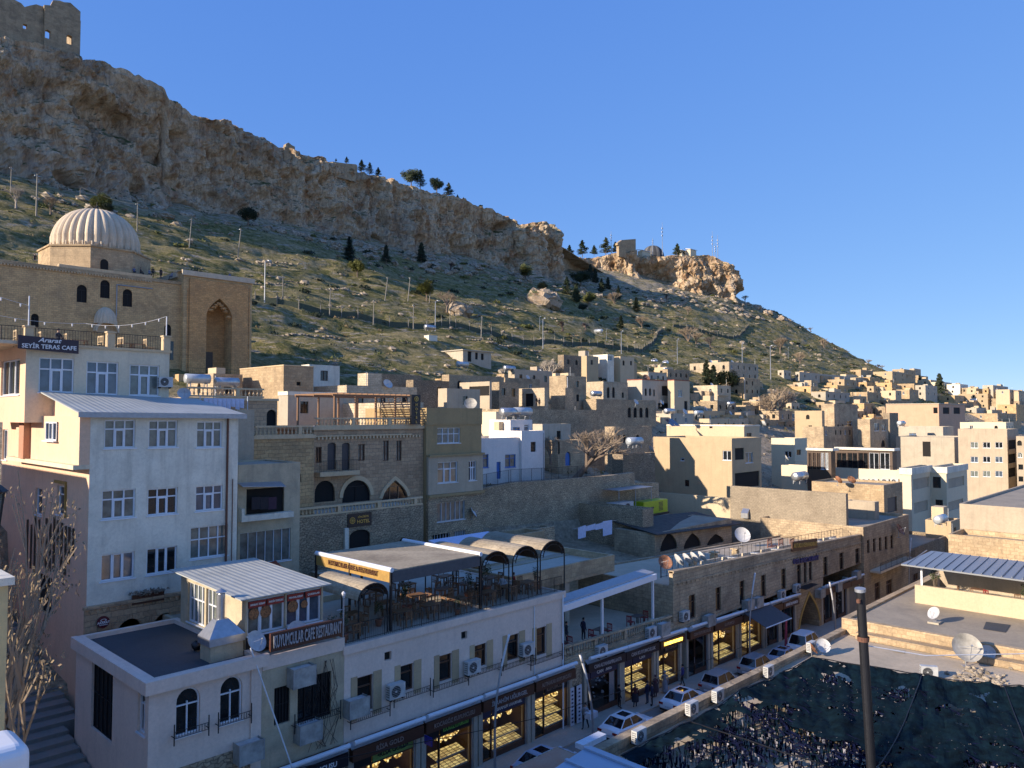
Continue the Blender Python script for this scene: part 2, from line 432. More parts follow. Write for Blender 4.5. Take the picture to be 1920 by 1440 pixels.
    tw_ = ramp(t, math_(t,'MULTIPLY',yy,.003), [(.385,1.),(.41,0.)])
    c = mixc(t, math_(t,'MULTIPLY',tw_,.85), c, ramp(t, n2, [(.35,(.38,.29,.19)),(.65,(.68,.54,.37))]))
    c = mixc(t, .6, c, ramp(t, n4, [(.33,.35),(.6,1.)]), 'MULTIPLY')
    t.links.new(c, b.inputs['Base Color']); b.inputs['Roughness'].default_value = .95; b.inputs['Specular IOR Level'].default_value = .15
    bump(t, b, math_(t,'ADD',math_(t,'MULTIPLY',n2,1.6),math_(t,'MULTIPLY',n4,.7)), .6, .9)
    MATS['hill'] = m
rock_mat()
flat('pale_rock', (.54,.45,.33), .95, var=.5, sc=1.5)
flat('tar_roof', (.10,.088,.072), .85, var=.4, sc=1.5)
M = MATS
# ---------- world, sun, camera ----------
w = bpy.data.worlds.new('World'); scene.world = w; w.use_nodes = True
t = w.node_tree; bg = t.nodes['Background']; sk = t.nodes.new('ShaderNodeTexSky')
SUN_DIR = Vector((-.961, .275, 0)); SUN_EL = R(19)
sk.sky_type = 'NISHITA'; sk.sun_disc = False; sk.sun_elevation = SUN_EL
sk.sun_rotation = math.atan2(SUN_DIR.x, SUN_DIR.y)
sk.altitude = 3000; sk.air_density = .6; sk.dust_density = 0; sk.ozone_density = 4.5
EXPO = 1.86
sc_ = t.nodes.new('ShaderNodeSeparateColor'); cc_ = t.nodes.new('ShaderNodeCombineColor'); t.links.new(sk.outputs[0], sc_.inputs[0])
for i_, (g_, m_) in enumerate(((.63,.63),(.447,.88),(.19,1.80))): t.links.new(math_(t, 'MULTIPLY', math_(t, 'POWER', sc_.outputs[i_], g_), m_*2**(1.38-EXPO)), cc_.inputs[i_])
t.links.new(cc_.outputs[0], bg.inputs[0]); bg.inputs[1].default_value = .15
sl = bpy.data.lights.new('sun', 'SUN'); sl.energy = 2.1; sl.angle = R(.5); sl.color = (1, .86, .71)
so = bpy.data.objects.new('sun', sl); COL.objects.link(so)
sv = SUN_DIR.normalized()*math.cos(SUN_EL)+Vector((0,0,math.sin(SUN_EL)))
so.rotation_euler = sv.to_track_quat('Z', 'Y').to_euler(); so.location = (0,0,80)
cd = bpy.data.cameras.new('camera'); cam = bpy.data.objects.new('camera', cd); COL.objects.link(cam)
cd.sensor_fit = 'HORIZONTAL'; cd.sensor_width = 36; cd.lens = 36*F/1920; cd.clip_end = 8000; cd.clip_start = .2
cam.rotation_euler = (R(90)+PITCH, 0, -YAW); scene.camera = cam
scene.view_settings.view_transform = 'Standard'; scene.view_settings.look = 'None'; scene.view_settings.exposure = EXPO
scene.view_settings.gamma = 1.0
scene.cycles.max_bounces = 6; scene.cycles.diffuse_bounces = 4; scene.cycles.transparent_max_bounces = 12
scene.cycles.sample_clamp_indirect = 4.0

# ---------- ground sheet ----------
def fb(x, y, z=0, o=5): return noise.fractal(Vector((x, y, z)), 1.0, 2.1, o)
def hgt_n(u, v):
    z = hgt(u, v)
    k = min(max((v-66)/40, 0), 1)
    if k > 0 and v < 330:
        n = fb(u*.022, v*.035, 3)*2.6+fb(u*.09, v*.16, 7)*.9+fb(u*.35, v*.5, 9, 3)*.3
        if v > 120:
            q = z/3.4+fb(u*.02, v*.02, 11)*1.2; fr = q-math.floor(q)
            n += ((1/(1+math.exp(-(fr-.5)*14)))-fr)*1.5*min(1, (v-120)/20)*(.4+.8*abs(fb(u*.03,v*.03,17)))
        z += n*k*(1 if v > 120 else .35)
    return z
us = list(np.arange(-400, 0, 20))+list(np.arange(0, 150, 1.6))+list(np.arange(150, 640, 2.1))+list(np.arange(640, 760, 8))+list(np.geomspace(760, 5000, 16))
vs = list(-np.geomspace(3500, 60, 14))+list(np.arange(-50, 44, 8))+list(np.arange(44, 68, 2))+list(np.arange(68, 120, 2.0))+list(np.arange(120, 300, 1.5))+list(np.arange(300, 420, 10))+list(np.geomspace(430, 5000, 12))
g = MB(); nv = len(vs)
for u in us:
    for v in vs: g.v.append((float(u), float(v), hgt_n(float(u), float(v))-(0.0)))
for i in range(len(us)-1):
    for j in range(nv-1):
        a = i*nv+j; g.f.append((a, a+nv, a+nv+1, a+1)); g.m.append(0)
gr = g.build('ground', M['hill'], smooth=True); tag(gr, kind='structure')

# ---------- limestone cliff ----------
NODES = [(-260,20,330,262),(-120,40,330,268),(0,66,335,272),(80,80,335,272),(150,110,335,274),(158,116,338,276),(230,130,350,276),(300,160,365,276),(325,190,372,274),(350,206,378,285),
 (440,237,402,290),(520,275,420,291),(600,302,432,292),(700,330,442,292),(745,343,445,290),(850,368,468,291),(900,385,488,291),(950,408,492,290),(978,430,505,289),
 (986,420,508,284),(1040,422,516,284),(1050,480,522,302),(1064,484,518,325),(1085,483,508,330),(1110,482,505,322),(1150,476,518,312),(1178,474,530,303),(1190,474,532,301),(1200,480,527,306),
 (1235,480,532,296),(1273,479,538,288),(1300,480,545,282),(1327,480,550,278),(1350,486,556,272),(1368,498,560,269),(1378,515,562,269),(1385,540,564,272)]
P = []
for px, yt, yb, v in NODES:
    p = pv(px, yt, v); q = pv(px, yb, v-4); P.append((p.x, v, q.z, p.z))
e = P[-1]; P += [(e[0]+5, e[1]+22, e[2], e[3]+2), (e[0]+4, e[1]+70, e[2]-4, e[3]+8)]
A = np.array(P); d = np.r_[0, np.cumsum(np.hypot(np.diff(A[:,0]), np.diff(A[:,1])))]
S = np.arange(0, d[-1], .75); 
def sm(col, k=5):
    y = np.interp(S, d, A[:,col]); yy = np.pad(y, k, mode='edge'); return np.convolve(yy, np.ones(2*k+1)/(2*k+1), 'valid')
U, V_, ZB, ZT = sm(0), sm(1), sm(2), sm(3, 1)
tu, tv = np.gradient(U), np.gradient(V_); L = np.hypot(tu, tv); nu, nvv = tv/L, -tu/L
c = MB(); NR = 74; K = NR+7
for i in range(len(S)):
    s = float(S[i]); zt = float(ZT[i]); zb = float(ZB[i])
    zt += fb(s*.05, 3.1)*2.4+fb(s*.35, 8.1)*.9
    for r in range(NR):
        k = r/(NR-1); z = zb-14+(zt-zb+14)*k
        x, y = float(U[i]), float(V_[i])
        big = fb(s*.022, z*.012, 1.5, 3)*10
        rid = 1-abs(noise.noise(Vector((s*.075, z*.03, 4.2))))*2
        flut = rid*3.4+(1-abs(noise.noise(Vector((s*.22, z*.10, 9.2))))*2)*1.3
        fine = fb(s*.5, z*.45, 6.6, 5)*1.6+(1-abs(noise.noise(Vector((s*.6+z*.2, z*.25, 3.))))*2)*.6
        cave = max(0, noise.noise(Vector((s*.03, z*.055, 22.)))-.22)*22
        cv2 = max(0, noise.noise(Vector((s*.11, z*.13, 31.)))-.3)*13
        ledge = (math.sin(z*.42+fb(s*.03, z*.02, 5)*5))*.9+(abs((z*.11+fb(s*.012, 2, 7)*1.5)%1-.5)-.25)*3.2
        lean = (1-k)**2.2*9
        D = big*.8+flut+fine+ledge-cave-cv2+lean-2.5
        if k > .8: D = lerp(D, max(D, .3)-.9*(k > .96), (k-.8)/.2)
        c.v.append((x+float(nu[i])*D, y+float(nvv[i])*D, z+fb(s*.4, z*.4, 44, 3)*.4))
    for r in range(7):
        b = [2, 5, 9, 16, 30, 60, 110][r]
        c.v.append((float(U[i]-nu[i]*(b)), float(V_[i]-nvv[i]*b), zt+.3+min(b,20)*.02-max(0,b-12)*.12+fb(s*.2, b*.2, 2)*.5))
for i in range(len(S)-1):
    for r in range(K-1):
        a = i*K+r; c.f.append((a, a+K, a+K+1, a+1)); c.m.append(0)
cl = c.build('cliff', M['cliff'], smooth=False); tag(cl, kind='structure')
def ridge(px, py, back=2.0):   # a spot on top of the cliff under a pixel column
    for (a, b) in zip(NODES, NODES[1:]):
        if a[0] <= px <= b[0]:
            k = (px-a[0])/(b[0]-a[0]); v = lerp(a[3], b[3], k)+back; return pv(px, py, v)
    return pv(px, py, NODES[-1][3])

# loose boulders and tufts over the slope: nobody could count them
def blob(mb, c, r, seed, mi=0, flat_=.7, n=6, m=4):
    rr = random.Random(seed); c = Vector(c); k = len(mb.v)
    for j in range(m+1):
        th = math.pi*j/m
        for i in range(n):
            ph = 2*math.pi*i/n+j*.4; q = r*(.72+.5*rr.random())
            mb.v.append((c.x+q*math.sin(th)*math.cos(ph), c.y+q*math.sin(th)*math.sin(ph), c.z+q*flat_*math.cos(th)))
    for j in range(m):
        for i in range(n):
            i2 = (i+1) % n; mb.f.append((k+j*n+i, k+(j+1)*n+i, k+(j+1)*n+i2, k+j*n+i2)); mb.m.append(mi)
rk = MB(); rs = random.Random(5)
for i in range(1700):
    u = rs.uniform(60, 600); v = rs.uniform(118, 282)
    if fb(u*.03, v*.09, 2) < .1: continue
    r = rs.choice([.2,.25,.35,.5,.8,1.5])*rs.uniform(.7, 1.2)*(1.5 if v > 245 and rs.random() < .3 else 1)
    blob(rk, (u, v, hgt_n(u, v)+r*.15), r, i, flat_=.6)
for i in range(620):
    u = rs.uniform(60, 520); v = rs.uniform(243, 274); r = rs.uniform(.8, 2.6)
    if fb(u*.025, v*.05, 14) < -.05: continue
    blob(rk, (u, v, hgt_n(u, v)), r, i+5000, flat_=.6, n=7, m=5)
for i in range(420):
    u = rs.uniform(60, 600); v = rs.uniform(124, 276); L_ = rs.uniform(2, 13); n_ = int(L_/1.1)+1; sl_ = rs.uniform(-.12,.12)
    if fb(u*.02, v*.06, 9) < -.1: continue
    for q in range(n_):
        uu, vv = u+q*1.1, v+q*1.1*sl_+rs.uniform(-.2,.2); r = rs.uniform(.35,.8)
        if rs.random() < .8: blob(rk, (uu, vv, hgt_n(uu, vv)+r*.1), r*1.15, i*31+q, flat_=.5, n=5, m=3)
o = rk.build('rocks', M['pale_rock']); tag(o, kind='stuff')
# big silhouette rocks on the nose of the hill and the outcrops on the slope
for i, (px, py, r, lab) in enumerate([(1400,572,3.5,'tan boulder pile just below the far cliff end'),(1418,578,3.5,'split boulder beside the pale bush on the skyline'),(1440,590,4.,'broad rock ledge half way down the skyline'),
      (1462,600,3.8,'double rock knob standing on the skyline slope'),(1478,605,3.2,'lowest pointed rock of the skyline row'),(1018,572,9,'huge grey boulder outcrop under the cliff tower'),(865,585,4.5,'low grey outcrop beside the pinkish bare bush'),
      (1275,555,3,'lone pale boulder under the far cliff'),(1240,545,2.2,'smaller pale boulder left of the lone pale boulder'),(1449,670,1.8,'white boulder in the grass above the white pergola house')]):
    p = march(px, py); mb = MB()
    for q in range(5): blob(mb, (p.x+random.uniform(-r,r)*.7, p.y+random.uniform(-r,r)*.5, p.z+r*.2*random.random()), r*random.uniform(.5,.85), i*9+q, flat_=.8, n=11, m=8)
    o = mb.build('boulder', M['cliff'], loc=p); tag(o, lab, 'boulder')
tf = MB(); rk2 = MB()
def tuft(mb, p, r, n, rr, mi=0):
    for k in range(n):
        a = rr.uniform(0, 6.28); q = r*rr.random()**.5; x, y = p[0]+q*math.cos(a), p[1]+q*math.sin(a); z = p[2]+r*.7*rr.random()*(1-q/r*.6)
        s = r*rr.uniform(.18,.36); dx, dy = rr.uniform(-s,s), rr.uniform(-s,s)
        mb.face([(x-dx, y-dy, z-s*.3), (x+dx, y+dy, z-s*.2), (x+dx*.4-dy*.5, y+dy*.4+dx*.5, z+s*rr.uniform(.5,1.2))], mi)
rs = random.Random(11)
for i in range(5200):
    u = rs.uniform(50, 600); v = rs.uniform(112, 284)
    if fb(u*.025, v*.05, 5) < -.12: continue
    dens = 12
    tuft(tf, (u, v, hgt_n(u, v)), rs.choice([.4,.6,.9,1.3]), dens, rs, rs.choice([0,0,1,2]))
for i in range(420):
    u = rs.uniform(50, 580); v = rs.uniform(125, 280); r_ = rs.uniform(.8,2.2)
    if fb(u*.02, v*.03, 21) > .12: continue
    tuft(tf, (u, v, hgt_n(u, v)), r_, 70, rs, rs.choice([0,0,0,1]))
for i in range(1500):
    u = rs.uniform(52, 260); v = rs.uniform(66, 118); r_ = rs.choice([.3,.5,.8]); z_ = hgt_n(u, v)
    if rs.random() < .5: blob(rk2, (u,v,z_+r_*.15), r_*.6, i+9000, flat_=.6)
    else: tuft(tf, (u,v,z_), r_, 14, rs, rs.choice([0,1,2]))
o = rk2.build('town_rubble', M['pale_rock']); tag(o, kind='stuff')
o = tf.build('ground_cover', [M['leaf_dark'], M['leaf_yellow'], M['dead_leaf']]); tag(o, kind='stuff')
# ---------- facades with real openings ----------
def arch_pts(a0, z0, a1, z1, kind, n=10):
    w = a1-a0; c = (a0+a1)/2
    if kind == 'rect': return [(a0,z0),(a1,z0),(a1,z1),(a0,z1)]
    if kind == 'round': h = min(w/2, (z1-z0)*.95)
    elif kind == 'seg': h = min(w*.25, (z1-z0)*.5)
    else: h = min(w*.62, (z1-z0)*.8)
    zs = z1-h; top = []
    for i in range(n+1):
        t = i/n
        if kind in ('round', 'seg'): x = c+w/2*math.cos(math.pi*t); z = zs+h*math.sin(math.pi*t)
        else:
            s = 1-2*t; x = c+w/2*s; z = zs+h*(1-abs(s)**1.0)**.62
        top.append((x, z))
    return [(a0,z0),(a1,z0)]+top
class Face:     # 'f': plane y=v seen from -y;  'l': plane x=u seen from -x; 'r': plane x=u seen from +x
    def __init__(s, kind, c): s.k, s.c = kind, c
    def p(s, a, z, d=0):
        if s.k == 'f': return (a, s.c+d, z)
        if s.k == 'l': return (s.c+d, a, z)
        return (s.c-d, a, z)
    def px(s, x0, y0, x1, y1):
        yc, xc = (y0+y1)/2, (x0+x1)/2
        if s.k == 'f': a0, a1 = pv(x0,yc,s.c).x, pv(x1,yc,s.c).x; z1, z0 = pv(xc,y0,s.c).z, pv(xc,y1,s.c).z
        else: a0, a1 = pu(x0,yc,s.c).y, pu(x1,yc,s.c).y; z1, z0 = pu(xc,y0,s.c).z, pu(xc,y1,s.c).z
        if a0 > a1: a0, a1 = a1, a0
        return a0, z0, a1, z1
def wall_face(mb, F_, a0, z0, a1, z1, holes, depth=.18, mi=0, mrev=0):
    xs = sorted(set([a0, a1]+[min(max(h[i],a0),a1) for h in holes for i in (0,2)]))
    zs = sorted(set([z0, z1]+[min(max(h[i],z0),z1) for h in holes for i in (1,3)]))
    for i in range(len(xs)-1):
        for j in range(len(zs)-1):
            if xs[i+1]-xs[i] < 1e-4 or zs[j+1]-zs[j] < 1e-4: continue
            cx, cz = (xs[i]+xs[i+1])/2, (zs[j]+zs[j+1])/2
            if any(h[0] < cx < h[2] and h[1] < cz < h[3] for h in holes): continue
            mb.face([F_.p(xs[i],zs[j]), F_.p(xs[i+1],zs[j]), F_.p(xs[i+1],zs[j+1]), F_.p(xs[i],zs[j+1])], mi)
    for h in holes:
        kind = h[4] if len(h) > 4 else 'rect'; o = arch_pts(*h[:4], kind)
        if kind != 'rect':
            top = o[2:]; n = len(top)
            for i in range(n-1):
                cor = (h[2], h[3]) if i < (n-1)/2 else (h[0], h[3])
                mb.face([F_.p(*top[i]), F_.p(*cor), F_.p(*top[i+1])], mi)
        for i in range(len(o)):
            p, q = o[i], o[(i+1) % len(o)]
            mb.face([F_.p(*p), F_.p(*q), F_.p(*q, depth), F_.p(*p, depth)], mrev)
def bar(mb, F_, a0, z0, a1, z1, d0, d1, mi=0):
    p, q = F_.p(a0,z0,d0), F_.p(a1,z1,d1); mb.box(*p, *q, mi)
def window(parent, F_, h, style, depth=.18):
    a0, z0, a1, z1 = h[:4]; kind = h[4] if len(h) > 4 else 'rect'; o = arch_pts(a0,z0,a1,z1,kind)
    st = STY[style]; fm, gm, cols, trans, fw, sill = st[:6]
    g = MB(); g.face([F_.p(*p, depth+.02) for p in o])
    if fm == 'white_pvc': gm = (gm, gm, 'glass_curtain', 'glass_dark', 'glass_sky')[int(abs(a0*37+z0*91)) % 5]
    if fm is None: 
        x = g.build(st[6] if len(st) > 6 else 'window', M[gm], parent); return x
    f = MB()
    n = len(o); c = ((a0+a1)/2, (z0+z1)/2); w, hh = a1-a0, z1-z0
    fw = min(fw, w*.16)
    inn = [(c[0]+(p[0]-c[0])*(1-2*fw/w), c[1]+(p[1]-c[1])*(1-2*fw/hh)) for p in o]
    for i in range(n):
        j = (i+1) % n
        f.face([F_.p(*o[i], depth-.06), F_.p(*o[j], depth-.06), F_.p(*inn[j], depth-.06), F_.p(*inn[i], depth-.06)])
        f.face([F_.p(*inn[i], depth-.06), F_.p(*inn[j], depth-.06), F_.p(*inn[j], depth+.02), F_.p(*inn[i], depth+.02)])
    ztr = z1-trans*hh if trans else z1
    for k in range(1, cols):
        a = a0+w*k/cols; bar(f, F_, a-fw*.5, z0+fw*.5, a+fw*.5, (z1 if kind == 'rect' else z0+hh*.72)-fw*.5, depth-.055, depth+.015)
    if trans: bar(f, F_, a0+fw*.5, ztr-fw*.5, a1-fw*.5, ztr+fw*.5, depth-.05, depth+.012)
    if style.startswith('pvc3'):   # the opening middle casement
        aa, ab = a0+w/3, a0+2*w/3
        bar(f, F_, aa+fw*.5, z0+fw*.6, aa+fw*1.3, ztr-fw*.5, depth-.08, depth+.01); bar(f, F_, ab-fw*1.3, z0+fw*.6, ab-fw*.5, ztr-fw*.5, depth-.08, depth+.01)
        bar(f, F_, aa+fw*1.3, ztr-fw*1.3, ab-fw*1.3, ztr-fw*.5, depth-.08, depth+.01); bar(f, F_, aa+fw*1.3, z0+fw*.6, ab-fw*1.3, z0+fw*1.3, depth-.08, depth+.01)
    if sill: bar(f, F_, a0-.08, z0-.07, a1+.08, z0-.003, -.07, depth-.065)
    x = f.build('window', M[fm], parent); g.build('pane', M[gm], x); return x
STY = {  # frame, glass, columns, transom share, bar width, sill
 'pvc3': ('white_pvc','glass_curtain',3,.33,.075,1), 'pvc3b': ('white_pvc','glass_sky',3,.33,.085,1), 'pvc2': ('white_pvc','glass_dark',2,0,.08,1), 'pvc3d': ('white_pvc','glass_dark',3,0,.08,1),
 'pvc1': ('white_pvc','glass_curtain',1,.3,.07,1), 'pvc4': ('white_pvc','glass_curtain',4,.4,.07,1), 'grille': ('white_pvc','glass_curtain',6,0,.035,1),
 'brown': ('brown_frame','glass_dark',2,0,.07,0), 'brown1': ('brown_frame','glass_dark',1,.3,.08,0), 'brownc': ('brown_frame','glass_curtain',2,.3,.07,0), 'blue': ('door_blue','glass_curtain',2,.3,.08,1),
 'dark': (None,'glass_dark',1,0,0,0), 'hole': (None,'void_shade',1,0,0,0), 'ddark': (None,'door_dark',1,0,0,0,'door'), 'dblue': (None,'door_blue',1,0,0,0,'door'), 'dwhite': (None,'white_pvc',1,0,0,0,'door'),
 'dbronze': (None,'bronze_door',1,0,0,0,'door'), 'iron': ('iron','void_shade',5,.5,.04,0), 'ironw': ('iron','glass_dark',4,0,.05,0), 'archw': ('white_pvc','glass_dark',2,.36,.06,1), 'arched': ('iron','void_shade',2,.3,.05,0), 'bal_shade': (None,'taupe',1,0,0,0),  # balcony panes: taupe colour stands for the shade in the open recess
 'shut': (None,'shutter',1,0,0,0,'shutter'), 'gal': ('wood','glass_dark',3,.3,.08,0), 'dbrown': ('brown_frame','glass_dark',2,.25,.08,0)}
def building(label, u0, u1, v0, v1, z0, z1, wm, cat='house', name='house', par=.5, pt=.22, op=(), roofm='roof', group=None, right=True, cap=None, wm_l=None, parent=None):
    """op: list of (face, x0,y0,x1,y1 in photo pixels, kind, style) or (face+'m', a0,z0,a1,z1 metres, kind, style)"""
    if u0 > u1: u0, u1 = u1, u0
    root = parent or thing(name, (u0, v0, z0), label, cat, group)
    FS = {'f': Face('f', v0), 'l': Face('l', u0), 'r': Face('r', u1)}
    hs = {'f': [], 'l': [], 'r': []}; wins = []
    for o in op:
        k = o[0][0]
        h = FS[k].px(*o[1:5]) if len(o[0]) == 1 else o[1:5]
        lo, hi = (u0, u1) if k == 'f' else (v0, v1)
        a0, a1 = max(h[0], lo+.06), min(h[2], hi-.06); b0, b1 = max(h[1], z0+.02), min(h[3], z1-.12)
        if a1-a0 < .1 or b1-b0 < .1: continue
        hh = (a0, b0, a1, b1, o[5]); hs[k].append(hh); wins.append((FS[k], hh, o[6], k))
    mb = MB()
    wall_face(mb, FS['f'], u0, z0, u1, z1, hs['f']); wall_face(mb, FS['l'], v0, z0, v1, z1, hs['l'], mi=1 if wm_l else 0, mrev=1 if wm_l else 0)
    wall_face(mb, FS['r'], v0, z0, v1, z1, hs['r'])
    mb.face([(u1,v1,z0),(u0,v1,z0),(u0,v1,z1),(u1,v1,z1)])
    t = min(pt, (u1-u0)*.2, (v1-v0)*.2); i0, i1, j0, j1 = u0+t, u1-t, v0+t, v1-t; zr = z1-par
    for (a, b) in (((u0,v0),(u1,v0)), ((u1,v0),(u1,v1)), ((u1,v1),(u0,v1)), ((u0,v1),(u0,v0))):
        ia = (i0 if a[0] == u0 else i1, j0 if a[1] == v0 else j1); ib = (i0 if b[0] == u0 else i1, j0 if b[1] == v0 else j1)
        mb.face([(*a,z1),(*b,z1),(*ib,z1),(*ia,z1)]); mb.face([(*ia,z1),(*ib,z1),(*ib,zr),(*ia,zr)])
    mb.build('wall', [M[wm], M[wm_l or wm]], root)
    rb = MB(); rb.face([(i0,j0,zr),(i1,j0,zr),(i1,j1,zr),(i0,j1,zr)]); rb.build('roof', M[roofm], root)
    if cap:
        cb = MB(); cw, ch = cap[1], cap[2]
        cb.box(u0-cw, v0-cw, z1-ch, u1+cw, v0-.003, z1+.02); cb.box(u0-cw, v0-.003, z1-ch, u0-.003, v1, z1+.02)
        cb.build('cornice', M[cap[0]], root)
    for F_, hh, sty, k in wins: window(root, F_, hh, sty)
    return root
def house(label, xl, xc, xr, yt, yb, wm, v=None, op=(), nf=0, nl=0, rows=0, par=.35, dep=None, style='dark', deep=1.5, **kw):
    if v is None: v = march(xc, yb).y
    P = pv(xc, yt, v); u0, z1 = P.x, P.z; u1 = pv(xr, yt, v).x; zb = pv(xc, yb, v).z
    if xl < xc-1: v1 = pu(xl, yt, u0).y
    else: v1 = v+7
    v1 = v+min(max(v1-v, 2.0), 40)
    if dep: v1 = v+dep
    z0 = min(zb, hgt(u0, v), hgt(u1, v), zb)-deep
    ops = list(op); rr = random.Random(int(xc*7+yt))
    n_r = rows or max(1, int((z1-zb-par)/3.0))
    if not op and not nf and not nl and wm != 'block' and 'wall' not in label: nf, nl = int((u1-u0)/3.4), (int((v1-v)/5) if xl < xc-8 else 0)
    for k, (lo, hi, n) in (('f', (u0, u1, nf)), ('l', (v, v1, nl))):
        for r in range(n_r):
            zt_ = z1-par-.75-r*3.0
            for i in range(n):
                if n > 1 and rr.random() < .12: continue
                c = lo+(hi-lo)*(i+.5+rr.uniform(-.08,.08))/n; w_ = min(.5, (hi-lo)/n*.3); zz = zt_-rr.choice([1.3,1.3,1.5])
                if zz < zb-.6: continue
                s = rr.choice(['dark','hole','pvc2','brown','dark']) if style == 'dark' else style
                ops.append((k+'m', c-w_, zz, c+w_, zt_, rr.choice(['rect','rect','round']), s))
    kw.pop('wk', None)
    rt = building(label, u0, u1, v, v1, z0, z1, wm, op=ops, par=par, **kw)
    if (nf or nl) and v1-v > 3.5 and u1-u0 > 3.5:
        n_ = rr.choice([0,1,1,2])
        for k in range(n_):
            a = rr.uniform(u0+.4, u1-2.4); b = rr.uniform(v+1.2, v1-1.2); w_ = rr.uniform(1.2,2.6); h_ = rr.uniform(.6,2.3); mb = MB()
            mb.box(a, b, z1-par, min(a+w_,u1-.3), min(b+2.4,v1-.3), z1-par+h_); mb.build('roof_room', M[rr.choice([wm,wm,'grey','cream'])], rt)
        if rr.random() < .45:
            mb = MB(); a = rr.choice([u0+.25,u1-.25]); mb.tube((a,v-.08,z1-.3),(a,v-.08,z0),.05,n=5); mb.build('drainpipe', M[rr.choice(['galv','iron_rust','white_pvc'])], rt)
        if rr.random() < .3:
            mb = MB(); mb.box(u0-.1,v-.5,z1-par-3.1,lerp(u0,u1,.7),v-.003,z1-par-2.95); mb.build('ledge', M['trim'], rt)
        if rr.random() < .5:
            mb = MB(); a = rr.uniform(u0+.3,u1-.3); mb.tube((a,v+.6,z1-par),(a,v+.6,z1+rr.uniform(1,2.4)),.04,n=4); mb.build('roof_pipe', M['galv'], rt)
    return rt
def text(s, parent, F_, a, z, size, mat, d=-.03, align='CENTER', ext=.012, maxw=None, slope=0, shear=0, name='lettering', yst=1):
    cu = bpy.data.curves.new('t', 'FONT'); cu.body = s; cu.size = size; cu.align_x = align; cu.align_y = 'CENTER'; cu.extrude = ext; cu.offset = .006*size/.3; cu.shear = shear; cu.resolution_u = 2
    o = bpy.data.objects.new('t', cu); COL.objects.link(o); bpy.context.view_layer.update()
    dg = bpy.context.evaluated_depsgraph_get(); me = bpy.data.meshes.new_from_object(o.evaluated_get(dg))
    bpy.data.objects.remove(o); bpy.data.curves.remove(cu)
    if not len(me.vertices): return None
    xs = [v.co.x for v in me.vertices]; w_ = max(xs)-min(xs)
    sx = min(1, maxw/w_) if maxw else 1
    rot = {'f': Matrix.Rotation(R(90), 4, 'X'), 'l': Matrix.Rotation(R(-90), 4, 'Z') @ Matrix.Rotation(R(90), 4, 'X'), 'r': Matrix.Rotation(R(90), 4, 'Z') @ Matrix.Rotation(R(90), 4, 'X')}[F_.k]
    p = Vector(F_.p(a, z, d))-(ORG[parent.name] if parent else Vector((0,0,0)))
    me.transform(Matrix.Translation(p) @ Matrix.Rotation(slope, 4, 'Y') @ rot @ Matrix.Diagonal((sx, yst, 1, 1)))
    me.materials.clear(); me.materials.append(M[mat]); me.name = name
    o = bpy.data.objects.new(name, me); COL.objects.link(o)
    if parent: o.parent = parent
    ORG[o.name] = ORG[parent.name] if parent else Vector((0,0,0))
    return o
# ---------- balustrade as a part ----------
def balustrade(parent, p, q, h=.95, gap=.28, mat='trim', r=.075, name='balustrade'):
    p, q = Vector(p), Vector(q); L_ = (q-p).length; d = (q-p)/L_; n_ = Vector((-d.y, d.x, 0)); mb = MB()
    def slab(z0, z1, w_):
        a = [p-n_*w_, q-n_*w_, q+n_*w_, p+n_*w_]; mb.prism([(x.x, x.y, x.z+z0) for x in a], (0,0,z1-z0))
    slab(0, .14, .14); slab(h-.14, h, .15)
    k = max(2, int(L_/gap))
    for i in range(k):
        c = p+d*(L_*(i+.5)/k)
        if i % 12 == 11: mb.box(c.x-.16, c.y-.16, c.z+.13, c.x+.16, c.y+.16, c.z+h-.13)
        else: mb.lathe((c.x, c.y, c.z+.14), [(r*.6,0),(r*1.25,(h-.28)*.3),(r*.55,(h-.28)*.62),(r*.5,(h-.28)*.8),(r,(h-.28))], 6)
    return mb.build(name, M[mat], parent)
def railing(parent, pts, h=1.0, gap=.14, mat='iron', name='railing', top=.025, r=.011):
    mb = MB()
    for a, b in zip(pts, pts[1:]):
        a, b = Vector(a), Vector(b); L_ = (b-a).length; up = Vector((0,0,h))
        mb.tube(a+up, b+up, top, n=4); mb.tube(a+Vector((0,0,.1)), b+Vector((0,0,.1)), top*.8, n=4)
        k = max(1, int(L_/gap))
        for i in range(k+1):
            c = a.lerp(b, i/k); rr = r*2.2 if i % 10 == 0 else r
            mb.tube(c, c+up, rr, n=4, cap=False)
    return mb.build(name, M[mat], parent)
# ---------- prototypes ----------
Z0 = (0,0,0)
def mk_dish(mat='dish_white', name='satellite_dish'):
    r = thing(name, Z0, 'satellite dish', 'satellite dish')
    mb = MB(); prof = [(0.001,0)]+[(.5*i/6, .16*(i/6)**2) for i in range(1,7)]
    mb.lathe(Z0, prof, 24); mb.lathe(Z0, [(a, b-.012) for a, b in prof][::-1], 24)
    T = Matrix.Translation((0,0,.62)) @ Matrix.Rotation(R(-62), 4, 'Y') @ Matrix.Translation((0,0,-.05))
    T = Matrix.Translation((0,0,.62)) @ Matrix.Rotation(R(58), 4, 'X')
    mb.xf(T); mb.build('reflector', M[mat], r, smooth=True)
    a = MB(); a.tube((0,-.42,.1), (0,-.05,.55), .012, n=5); a.tube((-.3,0,.16),(0,-.05,.5),.008,n=4); a.tube((.3,0,.16),(0,-.05,.5),.008,n=4); a.tube((0,-.05,.50),(0,-.05,.58),.03, n=8)
    a.xf(T); a.build('feed_arm', M['galv'], r)
    p = MB(); p.tube((0,.05,0),(0,.05,.6),.022,n=6); p.box(-.12,-.07,0,.12,.17,.02); p.build('mount', M['galv'], r)
    return r
